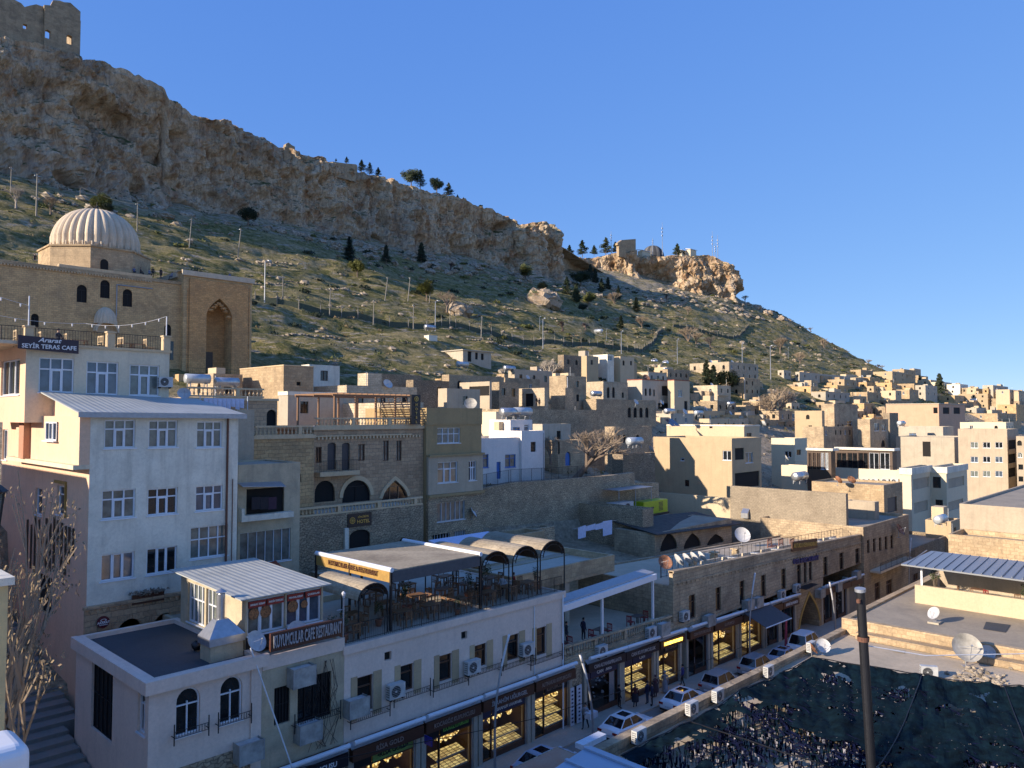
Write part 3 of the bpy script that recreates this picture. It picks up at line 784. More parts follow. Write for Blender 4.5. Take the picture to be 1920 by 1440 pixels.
def mk_ac(name='air_conditioner'):
    r = thing(name, Z0, 'ac', 'air conditioner')      # front (fan) face looks to -y, origin at the base centre
    mb = MB(); mb.box(-.42,-.15,0.05,.42,.17,.68); mb.build('casing', M['ac_white'], r)
    f = MB(); f.lathe((0,0,0), [(.001,0),(.24,0),(.25,.02)], 20); f.xf(Matrix.Translation((-.1,-.153,.37)) @ Matrix.Rotation(R(90),4,'X')); f.build('fan_grille', M['black_grille'], r)
    h = MB(); h.lathe((0,0,0), [(.001,.03),(.05,.03),(.05,0)], 10)
    for k in range(6): h.box(-.24,-.004+.075*(k-2.5),.022,.24,.004+.075*(k-2.5),.03)
    h.xf(Matrix.Translation((-.1,-.153,.37)) @ Matrix.Rotation(R(90),4,'X')); h.build('fan_hub', M['ac_white'], r)
    s = MB()
    for i in range(3):
        for k in range(5): s.box(-.425,-.09+i*.08,.14+k*.1,-.418,-.04+i*.08,.19+k*.1)
    s.build('side_vent', M['black_grille'], r)
    b = MB(); b.box(-.34,-.13,-.04,-.3,.3,.05); b.box(.3,-.13,-.04,.34,.3,.05); b.build('bracket', M['iron'], r)
    return r
def mk_cage():
    r = thing('air_conditioner_cage', Z0, 'cage', 'air conditioner cage')
    mb = MB(); w_, d_, h_ = .62, .34, .95
    mb.box(-w_,-d_,0,w_,-d_+.02,h_); mb.box(-w_,-d_+.022,0,-w_+.02,d_,h_); mb.box(w_-.02,-d_+.022,0,w_,d_,h_); mb.box(-w_+.02,-d_+.02,0,w_-.02,d_,.02)
    mb.build('casing', M['ac_cage'], r)
    f = MB()
    for x in (-w_, w_):
        f.box(x-.02,-d_-.01,-.01,x+.02,-d_+.03,h_+.01)
    f.box(-w_-.02,-d_-.01,h_-.01,w_+.02,-d_+.025,h_+.02); f.build('frame', M['galv'], r)
    i = MB(); i.box(-w_+.08,-d_+.08,.2,w_-.08,d_-.05,h_-.06); i.build('compressor', M['ac_white'], r)
    return r
def skin_mesh(nodes, edges, mats, name, seg_mat):
    me = bpy.data.meshes.new('sk'); me.from_pydata([n[0] for n in nodes], [], []); 
    me = bpy.data.meshes.new('sk'); me.from_pydata([n[0] for n in nodes], edges, [])
    o = bpy.data.objects.new('sk', me); COL.objects.link(o)
    md = o.modifiers.new('s', 'SKIN'); md.use_smooth_shade = True
    for i, n in enumerate(nodes):
        sv_ = me.skin_vertices[0].data[i]; sv_.radius = (n[1], n[2] if len(n) > 2 else n[1]); sv_.use_root = (i == 0)
    o.modifiers.new('ss', 'SUBSURF').levels = 1
    bpy.context.view_layer.update(); dg = bpy.context.evaluated_depsgraph_get()
    m2 = bpy.data.meshes.new_from_object(o.evaluated_get(dg)); bpy.data.objects.remove(o)
    m2.materials.clear()
    for m in mats: m2.materials.append(m)
    for p in m2.polygons: p.material_index = seg_mat(p.center); p.use_smooth = True
    m2.name = name; return m2
def cmat(rgb): 
    k = 'c%02d%02d%02d' % tuple(int(x*99) for x in rgb)
    return MATS.get(k) or flat(k, rgb, .85, var=.2)
def mk_person(top, legs, hair=(.02,.014,.01), pose='stand', long_=0, label='person', arm=0):
    """origin between the feet (or at the seat base when sitting), faces -y"""
    r = thing('person', Z0, label, 'person')
    if pose == 'sit':
        hz = .48
        hip = (0,0,hz+.09); kl, kr = (-.12,-.42,hz+.06), (.12,-.42,hz+.06); fl, fr = (-.12,-.40,.06), (.12,-.46,.06); tl, tr = (-.12,-.55,.03), (.12,-.6,.03)
    else:
        hz = .86; st = .16 if pose == 'walk' else .02
        hip = (0,0,.95); kl, kr = (-.10,-st*.9-.02,.5), (.10,st*.3,.5); fl, fr = (-.11,-st,.08), (.12,st*1.5,.09); tl, tr = (-.12,-st-.17,.04), (.12,st*1.5-.15,.04)
    b = Vector(hip); ch = b+Vector((0,0,.36)); nk = b+Vector((0,.0,.54)); hd = b+Vector((0,-.02,.66)); ht = b+Vector((0,-.01,.76))
    nodes = [(hip,.16,.12),(tuple(b+Vector((0,0,.16))),.145,.105),(tuple(ch),.175,.11),(tuple(nk),.06,.06),(tuple(hd),.082,.10),(tuple(ht),.055,.07)]
    E = [(0,1),(1,2),(2,3),(3,4),(4,5)]
    def chain(root, pts):
        k = root
        for q in pts: nodes.append(q); E.append((k, len(nodes)-1)); k = len(nodes)-1
    hipl, hipr = (b.x-.1,b.y,b.z-.06), (b.x+.1,b.y,b.z-.06)
    chain(0, [(hipl,.10,.10),(kl,.062,.062),(fl,.045,.045),(tl,.042,.03)]); chain(0, [(hipr,.10,.10),(kr,.062,.062),(fr,.045,.045),(tr,.042,.03)])
    sh = ch.z+.07
    for sx in (-1, 1):
        s = Vector((sx*.2, b.y, sh))
        if arm == 1 or pose == 'sit': el, wr, hn = s+Vector((sx*.06,-.08,-.26)), s+Vector((-sx*.02,-.30,-.27)), s+Vector((-sx*.05,-.38,-.25))
        elif arm == 2 and sx > 0: el, wr, hn = s+Vector((.05,-.05,-.26)), s+Vector((0,-.22,-.05)), s+Vector((-.05,-.26,.06))
        else: el, wr, hn = s+Vector((sx*.06,.03,-.28)), s+Vector((sx*.07,-.05,-.5)), s+Vector((sx*.06,-.08,-.58))
        chain(2, [(tuple(s),.062,.062),(tuple(el),.047,.047),(tuple(wr),.034,.034),(tuple(hn),.03,.042),(tuple(hn+(hn-wr)*1.0),.018,.03)])
    wrz = [n[0][2] for n in nodes]
    hands = [Vector(nodes[-1][0]), Vector(nodes[-6][0])]
    def sm_(c):
        if c.z > nk[2]+.03: return 2
        if any((c-h_).length < .13 for h_ in hands): return 2
        if (Vector((c.x,0,c.z))-Vector((fl[0],0,fl[2]))).z < .02 and c.z < .10: return 3
        if c.z < b.z-.02 and abs(c.x) < .19 and (pose != 'sit' or c.z < hz+.14): return 1
        return 0
    me = skin_mesh(nodes, E, [cmat(top), cmat(legs), M['skin'], cmat((.02,.02,.02))], 'body', sm_)
    o = bpy.data.objects.new('body', me); COL.objects.link(o); o.parent = r; ORG[o.name] = Vector(Z0)
    hb = MB(); c = hd+Vector((0,.012,.035)); 
    k0 = len(hb.v)
    for j in range(6):
        th = math.pi*.62*j/5
        for i in range(12):
            ph = 2*math.pi*i/12; fr_ = .62 if (math.sin(ph) < -.3 and j > 2) else 1
            hb.v.append((c.x+.094*math.sin(th)*math.cos(ph), c.y+.115*fr_*math.sin(th)*math.sin(ph), c.z+.115*math.cos(th)+(.05 if fr_ < 1 and j > 3 else 0)))
    for j in range(5):
        for i in range(12):
            i2 = (i+1) % 12; hb.f.append((j*12+i,(j+1)*12+i,(j+1)*12+i2,j*12+i2)); hb.m.append(0)
    hb.build('hair', cmat(hair), r, smooth=True)
    if long_:   # long coat or skirt
        cb = MB(); zt_ = b.z+.12; zl = .12 if long_ > 1 else .45
        cb.lathe((0,0,0), [(.27,zl),(.25,(zl+zt_)/2),(.18,zt_)], 14, rf=lambda t_, z_: 1+.06*math.sin(5*t_)); cb.build('skirt', cmat(top if long_ > 1 else legs), r, smooth=True)
    return r
def mk_car(mat, suv=0, label='car'):
    r = thing('parked_car', Z0, label, 'car')     # nose towards +x, length 4.5, width 1.78
    H = .25*suv
    # station: x, half width low, z low, half width belt, z belt
    stn = [(-2.25,.70,.42,.72,.72+H*.3),(-2.18,.80,.30,.80,.93+H*.4),(-1.75,.87,.22,.85,1.0+H*.4),(-1.0,.89,.20,.87,.98+H*.3),(0,.89,.20,.88,.94+H*.3),(.9,.89,.20,.87,.92+H*.3),(1.5,.88,.22,.84,.84+H*.3),(2.05,.80,.28,.74,.72+H*.3),(2.25,.62,.40,.58,.60+H*.2)]
    mb = MB(); n = 7; k0 = 0
    for x, wl, zl, wb, zb in stn:
        pts = [(-wl*.9,zl),(-wl,(zl+zb)/2-.05),(-wb,zb-.06),(-wb*.82,zb+.0),(0,zb+.045),(wb*.82,zb+.0),(wb,zb-.06),(wl,(zl+zb)/2-.05),(wl*.9,zl)]
        for y, z in pts: mb.v.append((x,y,z))
    m_ = 9
    for i in range(len(stn)-1):
        for j in range(m_-1): a = i*m_+j; mb.f.append((a, a+1, a+m_+1, a+m_)); mb.m.append(0)
        mb.f.append((i*m_+m_-1, i*m_, (i+1)*m_, (i+1)*m_+m_-1)); mb.m.append(0)
    mb.f.append(tuple(range(m_-1,-1,-1))); mb.f.append(tuple((len(stn)-1)*m_+j for j in range(m_))); mb.m += [0,0]
    o = mb.build('body', mat, r, smooth=False)
    bv = o.modifiers.new('b', 'BEVEL'); bv.width = .05; bv.segments = 3; bv.limit_method = 'ANGLE'; bv.angle_limit = R(25)
    zr = 1.43+H; xb0, xb1 = (-1.85,-1.55) if suv else (-1.75,-1.05); xf0, xf1 = .95, .25
    gl = MB(); z0_ = .93+H*.35
    ring0 = [(xb0,-.76,z0_),(xf0,-.76,z0_),(xf0+.12,0,z0_),(xf0,.76,z0_),(xb0,.76,z0_),(xb0-.1,0,z0_)]
    ring1 = [(xb1,-.58,zr-.03),(xf1,-.58,zr-.03),(xf1+.08,0,zr-.02),(xf1,.58,zr-.03),(xb1,.58,zr-.03),(xb1-.05,0,zr-.02)]
    for i in range(6):
        j = (i+1) % 6; gl.face([ring0[i], ring0[j], ring1[j], ring1[i]])
    gl.build('windows', M['car_glass'], r)
    rf = MB(); rr_ = [(a-(.03 if a < 0 else -.03), b*1.03, c) for a, b, c in ring1]
    rf.prism([(a, b, zr-.035) for a, b, c in rr_], (0,0,.03)); rf.prism([(a*.92, b*.86, zr-.005) for a, b, c in rr_], (0,0,.03))
    for sy in (-1, 1):
        for (x0_, x1_) in ((xb0, xb1), (xf0, xf1)):
            rf.tube((x0_, sy*.765, z0_), (x1_, sy*.585, zr-.02), .045, .035, n=6)
        rf.tube((-.35, sy*.768, z0_), (-.4, sy*.59, zr-.02), .035, .03, n=6)
    rf.build('roof', mat, r)
    if not suv: s = MB(); s.box(-.7,-.38,zr+.026,.05,.38,zr+.032); s.build('sunroof', M['car_glass'], r)
    for (x, y) in ((-1.35,-.8),(-1.35,.8),(1.38,-.8),(1.38,.8)):
        w_ = MB(); w_.tube((x,y-.1,.33),(x,y+.1,.33),.33,n=20); ty = w_.build('wheel', M['rubber'], r)
        q = MB(); sy = 1 if y > 0 else -1; q.tube((x,y+sy*.085,.33),(x,y+sy*.108,.33),.21,n=14); q.build('rim', M['galv'], ty)
    for sy in (-1, 1):
        l_ = MB(); l_.box(-2.27,sy*.45,.72+H*.3,-2.14,sy*.78,.86+H*.4); l_.build('tail_light', M['tail'], r)
        l_ = MB(); l_.box(2.0,sy*.5,.60+H*.2,2.22,sy*.70,.70+H*.2); l_.build('headlight', M['sheet_white'], r)
        l_ = MB(); l_.box(.62,sy*.86,.95+H*.3,.80,sy*1.03,1.08+H*.3); l_.build('mirror', mat, r)
    l_ = MB(); l_.box(-2.285,-.26,.55,-2.25,.26,.67); l_.build('number_plate', M['sheet_white'], r)
    l_ = MB(); l_.box(-2.28,-.7,.32,-2.2,.7,.45); l_.box(2.2,-.6,.32,2.27,.6,.42); l_.build('bumper_trim', M['rubber'], r)
    return r
def leafy(mb, c, rx, ry, rz, n, s, rr, mi=0, core=0.0):
    for k in range(n):
        d = Vector((rr.gauss(0,1), rr.gauss(0,1), rr.gauss(0,1))).normalized()*(core+(1-core)*rr.random()**.45)
        p = Vector(c)+Vector((d.x*rx, d.y*ry, d.z*rz))
        a = Vector((rr.uniform(-1,1), rr.uniform(-1,1), rr.uniform(-1,1))).normalized()*s*rr.uniform(.6,1.3)
        b = a.orthogonal().normalized()*s*rr.uniform(.3,.7)
        mb.face([p-a, p+b*.8, p+a, p-b*.8], mi)
def mk_conifer(leaf='leaf_pine', seed=1, broad=.28, label='conifer', n=4200, gaps=.0):
    r = thing('conifer', Z0, label, 'tree'); rr = random.Random(seed)   # unit height 1
    t_ = MB(); t_.tube((0,0,-.1),(.01,0,.95),.022,.004,n=6)
    cr = MB()
    tiers = 15
    for i in range(tiers):
        z = .12+.85*i/tiers; rad = broad*(1-(i/tiers)**1.3)*rr.uniform(.75,1.1)+.015
        nb = rr.randint(4,6)
        for j in range(nb):
            a = rr.uniform(0,6.28); rl = rad*rr.uniform(.6,1.15); ex, ey = math.cos(a)*rl, math.sin(a)*rl
            t_.tube((0,0,z),(ex,ey,z+rl*.15),.006,.002,n=4,cap=False)
            for q in (.4,.75,1.0):
                leafy(cr, (ex*q, ey*q, z+rl*.15*q), .3*rl+.012, .3*rl+.012, .045, int(n/(tiers*nb*3)), .03, rr)
    t_.build('trunk', M['bark'], r); cr.build('crown', M[leaf], r); return r
def mk_round(leaf='leaf_yellow', seed=1, label='tree', n=3200, w_=.45):
    r = thing('round_tree', Z0, label, 'tree'); rr = random.Random(seed)
    t_ = MB(); t_.tube((0,0,-.1),(0,0,.35),.03,.02,n=6); cr = MB()
    for k in range(13):
        d = Vector((rr.gauss(0,1),rr.gauss(0,1),rr.gauss(0,.9))).normalized()*rr.uniform(.3,.75)
        c = (d.x*w_, d.y*w_, .52+d.z*.38); t_.tube((0,0,.25), c, .012, .004, n=4)
        leafy(cr, c, w_*.38, w_*.38, .17, n//13, .035, rr)
    t_.build('trunk', M['bark'], r); cr.build('crown', M[leaf], r); return r
def mk_bare(seed=1, label='tree', bark='bark', twig='twig', depth=6, spread=.55, lean=(0,0), leaf=None, nleaf=0, w_=1.0, first=.3):
    r = thing('bare_tree', Z0, label, 'tree'); rr = random.Random(seed); t_ = MB(); tw = MB(); ends = []
    def grow(p, d, L_, rad, k):
        q = p+d*L_; mb = t_ if k < 3 else tw
        mb.tube(p, q, rad, rad*.64, n=6 if k < 3 else 3, cap=False)
        if k >= depth: ends.append(q); return
        for i in range(3 if k > 0 else 4):
            nd = (d+Vector((rr.uniform(-1,1)*w_, rr.uniform(-1,1)*w_, rr.uniform(-.35,.75)))*spread).normalized()
            grow(p+d*L_*rr.uniform(.75,1), nd, L_*rr.uniform(.62,.88), rad*.6, k+1)
    grow(Vector((0,0,-.03)), Vector((lean[0],lean[1],1)).normalized(), first, .035, 0)
    t_.build('trunk', M[bark], r); tw.build('crown', M[twig], r)
    if leaf:
        lf = MB()
        for e_ in ends:
            if rr.random() < nleaf: leafy(lf, e_, .032, .032, .014, 13, .0038, rr)
        lf.build('dead_leaves', M[leaf], r)
    return r
def mk_lamp(label='lamp', h=8.3, bend=1):
    r = thing('street_lamp', Z0, label, 'street lamp'); mb = MB(); pts = []; rad = []
    for i in range(15):
        k = i/14; pts.append((-1.25*bend*max(0,k-.35)**1.9/ (.65**1.9), 0, h*(k if k < .35 else .35+(k-.35)*.97))); rad.append(.085-.03*k)
    mb.path(pts, rad, 10); mb.build('pole', M['galv'], r, smooth=True)
    hd = MB(); hd.path([pts[-4],pts[-3],pts[-2],pts[-1]], [.07,.075,.08,.07], 10); hd.build('light_head', M['lamp_white'], r, smooth=True)
    b = MB(); b.tube((0,0,0),(0,0,.04),.2,n=12); b.build('base_plate', M['galv'], r)
    return r
def mk_chair(mat='wood', arms=1, name='terrace_chair', lab='chair'):
    r = thing(name, Z0, lab, 'chair')
    s = MB(); s.box(-.24,-.24,.42,.24,.24,.46); s.build('seat', M[mat], r)
    b = MB(); b.box(-.24,.2,.86,.24,.24,.95); b.box(-.24,.2,.56,.24,.235,.60)
    for i in range(5): b.box(-.2+.1*i-.015,.205,.60,-.2+.1*i+.015,.23,.86)
    b.build('backrest', M[mat], r)
    for x in (-.22,.22):
        for y in (-.22,.22):
            l_ = MB(); l_.box(x-.022,y-.022,0,x+.022,y+.022,.86 if y > 0 else .42); l_.build('leg', M[mat], r)
    return r
def mk_table(mat='wood', name='terrace_table', lab='table'):
    r = thing(name, Z0, lab, 'table')
    s = MB(); s.box(-.55,-.4,.72,.55,.4,.76); s.build('tabletop', M[mat], r)
    for x in (-.48,.48):
        for y in (-.33,.33):
            l_ = MB(); l_.box(x-.03,y-.03,0,x+.03,y+.03,.72); l_.build('leg', M[mat], r)
    return r
def mk_planter(leaf='leaf_pot', seed=1, pot='pot', lab='plant', h=1.0, n=260, name='potted_plant'):
    r = thing(name, Z0, lab, 'plant'); rr = random.Random(seed)
    p = MB(); p.lathe(Z0, [(.001,0),(.15,0),(.21,.34),(.23,.34),(.23,.38),(.19,.38),(.001,.33)], 14); p.build('pot', M[pot], r)
    f = MB(); st = MB()
    for k in range(7):
        a = rr.uniform(0,6.28); e_ = Vector((math.cos(a)*.22*rr.random(), math.sin(a)*.22*rr.random(), .38+h*rr.uniform(.4,1)))
        st.tube((0,0,.33), e_, .01, .004, n=4); leafy(f, e_, .14, .14, .2, n//7, .045, rr)
    st.build('stem', M['bark'], r); f.build('foliage', M[leaf], r); return r
def mk_tank(mat='tank', L_=1.8, rad=.35, lab='tank', name='water_tank'):
    r = thing(name, Z0, lab, 'water tank'); mb = MB()
    pr = [(.001,-.06),(rad*.6,-.05),(rad,0),(rad,L_),(rad*.6,L_+.05),(.001,L_+.06)]
    mb.lathe(Z0, pr, 20); mb.xf(Matrix.Translation((-L_/2,0,rad+.25)) @ Matrix.Rotation(R(90),4,'Y')); mb.build('drum', M[mat], r, smooth=True)
    s = MB()
    for x in (-L_*.35, L_*.35):
        s.box(x-.03,-rad*.8,0,x+.03,-rad*.7,rad*.9); s.box(x-.03,rad*.7,0,x+.03,rad*.8,rad*.9); s.box(x-.03,-rad*.8,.2,x+.03,rad*.8,.26)
    s.build('stand', M['galv'], r); return r
def zst(u): return -21.7-.035*max(0, u-42)
# ---------- street ----------
def strip(name, us_, v0, v1, dz, m, kind='structure', th=None):
    mb = MB()
    for a, b in zip(us_, us_[1:]):
        mb.face([(a,v0,zst(a)+dz),(b,v0,zst(b)+dz),(b,v1,zst(b)+dz),(a,v1,zst(a)+dz)])
        if th: mb.face([(a,v0,zst(a)+dz-th),(b,v0,zst(b)+dz-th),(b,v0,zst(b)+dz),(a,v0,zst(a)+dz)])
    o = mb.build(name, M[m]); return tag(o, kind=kind)
UU = [-60, 0, 20, 42, 60, 80, 100, 120, 150, 200]
strip('street', UU, 24.0, 33.0, .02, 'street'); strip('pavement', UU, 33.0, 36.5, .16, 'pave', th=.16)
# ---------- stepped lane on the left ----------
mb = MB(); v = 22.0; z = -21.6
while v < 64:
    mb.box(2.5 if v > 46 else -1, v, z-1.2, 13.4 if v < 46 else 14.2, v+.9, z); v += .9; z += .195
st = mb.build('steps', M['street'], loc=(5,22,-21)); tag(st, kind='structure')
building('plain tall wall house across the stepped lane', -14, 2.4, 51, 74, -22, .9, 'pink', roofm='roof_dark')
building('plain lower wall house across the stepped lane', -14, 2.4, 27, 50.9, -22, -5.6, 'pink', roofm='roof_dark')
# ---------- tall white block with pink side ----------
V = 47.0
u0 = pv(165,1000,V).x; u1 = pv(444,1000,V).x
W = building('tall white rendered block with pink left side and three rows of white windows', u0, u1, V, 66, -17.5, -.05, 'white', wm_l='salmon', cat='apartment building', name='apartment_building', par=.3, op=[
 ('f',196,787,254,840,'rect','pvc3'),('f',279,788,333,839,'rect','pvc3'),('f',369,790,417,839,'rect','pvc3'),
 ('f',191,918,254,972,'rect','pvc3'),('f',277,915,333,965,'rect','pvc3'),('f',367,910,418,957,'rect','pvc3'),
 ('f',189,1037,252,1087,'rect','pvc3d'),('f',275,1026,332,1075,'rect','pvc3d'),('f',357,986,427,1045,'rect','pvc4'),
 ('l',88,791,109,826,'rect','pvc3d'),('l',107,911,121,966,'rect','pvc1'),('l',66,915,79,966,'rect','pvc1'),('l',70,1078,97,1150,'rect','hole'),('l',0,805,14,862,'rect','pvc2')])
FW = Face('f', V); zg = pv(165,1142,V).z
building('', u0-.12, u1, V-.18, V, -17.4, zg, 'brown_stone', parent=W, par=.02, pt=.05, roofm='trim', op=[('f',219,1160,265,1205,'round','hole'),('f',286,1149,329,1200,'round','hole')])
mb = MB(); bar(mb, FW, u0-.2, zg-.02, u1, zg+.16, -.3, -.003)
for i in range(26): 
    a = u0+(u1-u0)*(i+.2)/26; mb.prism([(a,V-.2,zg-.05),(a+.24,V-.2,zg-.05),(a+.12,V-.2,zg-.3)], (0,-.06,0))
for (x0, x1_, y) in ((219,265,1160),(286,329,1149)):
    a0, _, a1, z_ = FW.px(x0,y,x1_,y+40); c = (a0+a1)/2; r_ = (a1-a0)/2
    for k in range(17):
        t0 = math.pi*k/17; t1 = math.pi*(k+.93)/17
        mb.prism([(c+math.cos(t)*q, V-.2, z_-r_+math.sin(t)*q) for t, q in ((t0,r_+.04),(t1,r_+.04),(t1,r_+.36),(t0,r_+.36))], (0,-.05,0))
mb.build('cornice', M['brown_stone'], W)
mb = MB(); zr = .15
mb.prism([(u0-.75,V-.35,zr),(u1+.35,V-.35,zr-.1),(u1+.35,54,zr+1.0),(u0-.75,54,zr+1.3)], (0,0,.07)); rf = mb.build('sheet_roof', M['roof_white_metal'], W)
mb = MB(); mb.prism([(u0-.75,V-.36,zr-.22),(u1+.35,V-.36,zr-.32),(u1+.35,V-.36,zr-.02),(u0-.75,V-.36,zr+.08)], (0,-.1,0)); mb.build('gutter', M['galv'], W)
mb = MB(); mb.face([(u0-.003,V,-.05),(u0-.003,54,-.05),(u0-.003,54,1.42),(u0-.003,V,.2)]); mb.face([(u1,V,-.05),(u1,54,-.05),(u1,54,1.1),(u1,V,.1)]); mb.build('gable', M['salmon'], W)
mb = MB(); a = u1-.75; mb.tube((a,V-.1,-.1),(a,V-.1,-17),.07,n=6); mb.tube((a+.4,V-.06,-4),(a+.4,V-.06,-17),.03,n=5); mb.build('drainpipe', M['iron_rust'], W)
mb = MB()   # upper storeys overhang the lane
zo = pv(150,872,V).z; mb.box(u0-.55, V+.0, zo, u0-.005, 60, .0); mb.build('overhang', M['salmon'], W)
mb = MB(); mb.box(u0-.85, V-.05, zo-.25, u0-.002, 61, zo-.003); mb.build('ledge', M['trim_pale'], W)
FL = Face('l', u0-.56)
for h_ in ((88,791,109,826),): 
    q = FL.px(*h_); window(W, Face('l', u0-.75), (*q,'rect'), 'pvc3d', depth=.16)
mb = MB(); mb.box(u0-.95, 56.5, zo, u0-.55, 57.6, zo+3.4); mb.build('chimney', M['slabred'], W)
FL2 = Face('l', u0)
a0,b0,a1,b1 = FL2.px(105,905,124,968); mb = MB(); bar(mb, FL2, a0-.1,b1-.05,a1+.1,b1+.12,-.12,-.003); bar(mb, FL2, a0-.12,b0,a0-.02,b1-.06,-.12,-.003); mb.build('window_surround', M['banner'], W)
# dark wooden planks on the lane side
pk = thing('wall_planks', (u0,52,-14), 'row of dark weathered planks hung upright on the pink lane side of the white block', 'wall decoration')
mb = MB(); rr = random.Random(3)
for i in range(13):
    x = 50+7.2*i; h_ = FL2.px(x, 975+rr.uniform(-8,18), x+3, 1050+rr.uniform(-12,32)); mb2 = MB(); bar(mb2, FL2, h_[0], h_[1], h_[0]+rr.uniform(.1,.2), h_[3], -.1, -.02); mb2.build('plank', M['wood_dark'], pk)
# round red cafe sign on the arcade
p = pv(193,1166,V-.3); rd = thing('round_sign', p, 'round dark red sign with white lettering left of the two stone arches', 'sign')
mb = MB(); mb.tube((p.x,p.y,p.z),(p.x,p.y-.08,p.z),.33,n=24); sgn = mb.build('disc', flat('wine',(.12,.012,.02),.4), rd)
text('ARARAT', sgn, Face('f', V-.38), p.x, p.z-.03, .17, 'letter_white'); text('RESTAURANT', sgn, Face('f', V-.38), p.x, p.z-.15, .07, 'letter_white')
mb = MB(); mb.lathe((0,0,0),[(.12,0),(.16,0)],16); mb.xf(Matrix.Translation((p.x,p.y-.085,p.z+.1)) @ Matrix.Rotation(R(90),4,'X') @ Matrix.Diagonal((1,.5,1,1))); mb.build('emblem', M['letter_white'], sgn)
p = pv(277,1118,V-.15); q = thing('roof_sign_board', p, 'old brown painted board with dry twigs above the stone arches', 'sign')
mb = MB(); mb.box(p.x-.9,p.y-.12,p.z-.35,p.x+.9,p.y,p.z+.2); mb.build('board', M['sign_brown'], q); mb = MB(); leafy(mb, (p.x,p.y-.2,p.z+.3),1.2,.2,.18,160,.12,random.Random(4)); mb.build('twigs', M['twig'], q)
# ---------- terrace cafe on top ----------
V2 = 54.0; a0 = pv(49,656,V2).x; a1 = pv(318,658,V2).x; zt = pv(180,650,V2).z
A_ = building('cream top-floor cafe with three big blue-grey windows under a roof terrace', a0, a1, V2, 64, -.4, zt, 'ararat', wm_l='salmon', cat='cafe', name='cafe_building', par=.25, roofm='terrace', cap=('trim',.12,.14), op=[
 ('f',73,671,139,736,'rect','pvc3b'),('f',162,678,222,740,'rect','pvc3b'),('f',243,684,299,742,'rect','pvc3b'),('l',2,675,37,741,'rect','pvc3d')])
mb = MB(); mb.box(a0-3.2, V2-.4, zt-.15, a0+.9, 62, zt+.05); mb.box(a0-3.2, V2-.4, zt+.053, a0-3.0, 62, zt+.35); mb.build('overhanging_slab', M['trim_pale'], A_)
for pu_ in (a0-.1, a0+4.6, a1-.45):
    mb = MB(); mb.box(pu_, V2-.13, zt+.02, pu_+.45, V2+.32, zt+.95); mb.box(pu_-.06, V2-.19, zt+.953, pu_+.51, V2+.38, zt+1.05); mb.build('pillar', M['trim'], A_)
railing(A_, [(a0+.5,V2+.1,zt),(a0+4.5,V2+.1,zt)], .95, .16); railing(A_, [(a0+5.2,V2+.1,zt),(a1-.6,V2+.1,zt)], .95, .16); railing(A_, [(a0-3.0,V2-.2,zt+.05),(a0-.2,V2-.2,zt+.05)], .9, .16)
mb = MB(); mb.tube((a0-2.6,V2+.6,zt),(a0-2.6,V2+.6,zt+3.2),.05,n=6); mb.tube((a0+.12,V2+.1,zt+1.0),(a0+.12,V2+.1,zt+2.9),.035,n=6); mb.tube((a1-.2,V2+.1,zt+1.0),(a1-.2,V2+.1,zt+2.4),.035,n=6); mb.build('light_post', M['white_pvc'], A_)
sx = thing('string_lights', (a0,V2,zt+2), 'sagging string of white bulbs over the roof terrace', 'string lights'); mb = MB(); bl = MB()
for (p, q, sg) in (((a0-6,56,zt+3.0),(a0+4.5,58,zt+1.9),.6),((a0+4.5,58,zt+1.9),(a1-.2,V2+.3,zt+2.4),.35),((a0-6,54,zt+4.6),(a0+.2,V2+.2,zt+2.3),.3)):
    p, q = Vector(p), Vector(q); pts = [p.lerp(q, i/12)-Vector((0,0,sg*4*(i/12)*(1-i/12))) for i in range(13)]
    mb.path(pts, [.012]*13, 4)
    for x in pts[1:-1:2]: bl.tube(x-Vector((0,0,.02)), x-Vector((0,0,.2)), .045, .03, n=6)
mb.build('wire', M['cable_white'], sx); bl.build('bulbs', M['letter_white'], sx)
Fs = Face('f', V2-.62); q = Fs.px(34,632,148,659); sg = thing('cafe_sign', (q[0],V2-.6,q[1]), 'dark plum sign with two white text lines on the top cafe', 'sign')
mb = MB(); mb.prism([(q[0],V2-.6,q[1]+.1),(q[2],V2-.6,q[1]-.05),(q[2],V2-.6,q[3]-.1),(q[0],V2-.6,q[3]+.02)], (0,.1,0)); bd = mb.build('board', flat('plum',(.035,.018,.03),.4), sg)
cxx = (q[0]+q[2])/2; text('Ararat', bd, Fs, cxx, q[3]-.22, .46, 'letter_white', shear=.35, yst=.8); text('SEYİR TERAS CAFE', bd, Fs, cxx+.02, q[1]+.27, .36, 'letter_white', maxw=(q[2]-q[0])*.9)
# ---------- small buildings between the white block and the hotel ----------
def fb_(label, x0, x1, yt, yb, v, dep, wm, xl=None, **kw):
    P = pv(x0, yt, v); u1_ = pv(x1, yt, v).x; z0 = pv(x0, yb, v).z
    return building(label, P.x, u1_, v, v+dep, z0-kw.pop('ext', 1.0), P.z, wm, **kw)
B1 = fb_('small mottled block with laundry balcony and barred windows squeezed beside the white block', 447, 563, 872, 1080, 50, 5, 'mottled', par=.1, op=[('f',462,915,533,962,'rect','hole'),('f',450,995,545,1056,'rect','grille')])
F5 = Face('f',50); q = F5.px(455,915,540,962); mb = MB(); bar(mb,F5,q[0]-.3,q[1]-.4,q[2]+.2,q[1]-.003,-.5,-.003); bar(mb,F5,q[0]-.3,q[1]-.003,q[0]-.1,q[1]+.5,-.5,-.003); mb.build('balcony', M['white'], B1)
mb = MB(); mb.prism([(q[0]-.4,49.2,q[3]+.25),(q[2]-.6,49.2,q[3]+.05),(q[2]-.6,50,q[3]+.35),(q[0]-.4,50,q[3]+.45)],(0,0,.04)); mb.build('awning', M['galv'], B1)
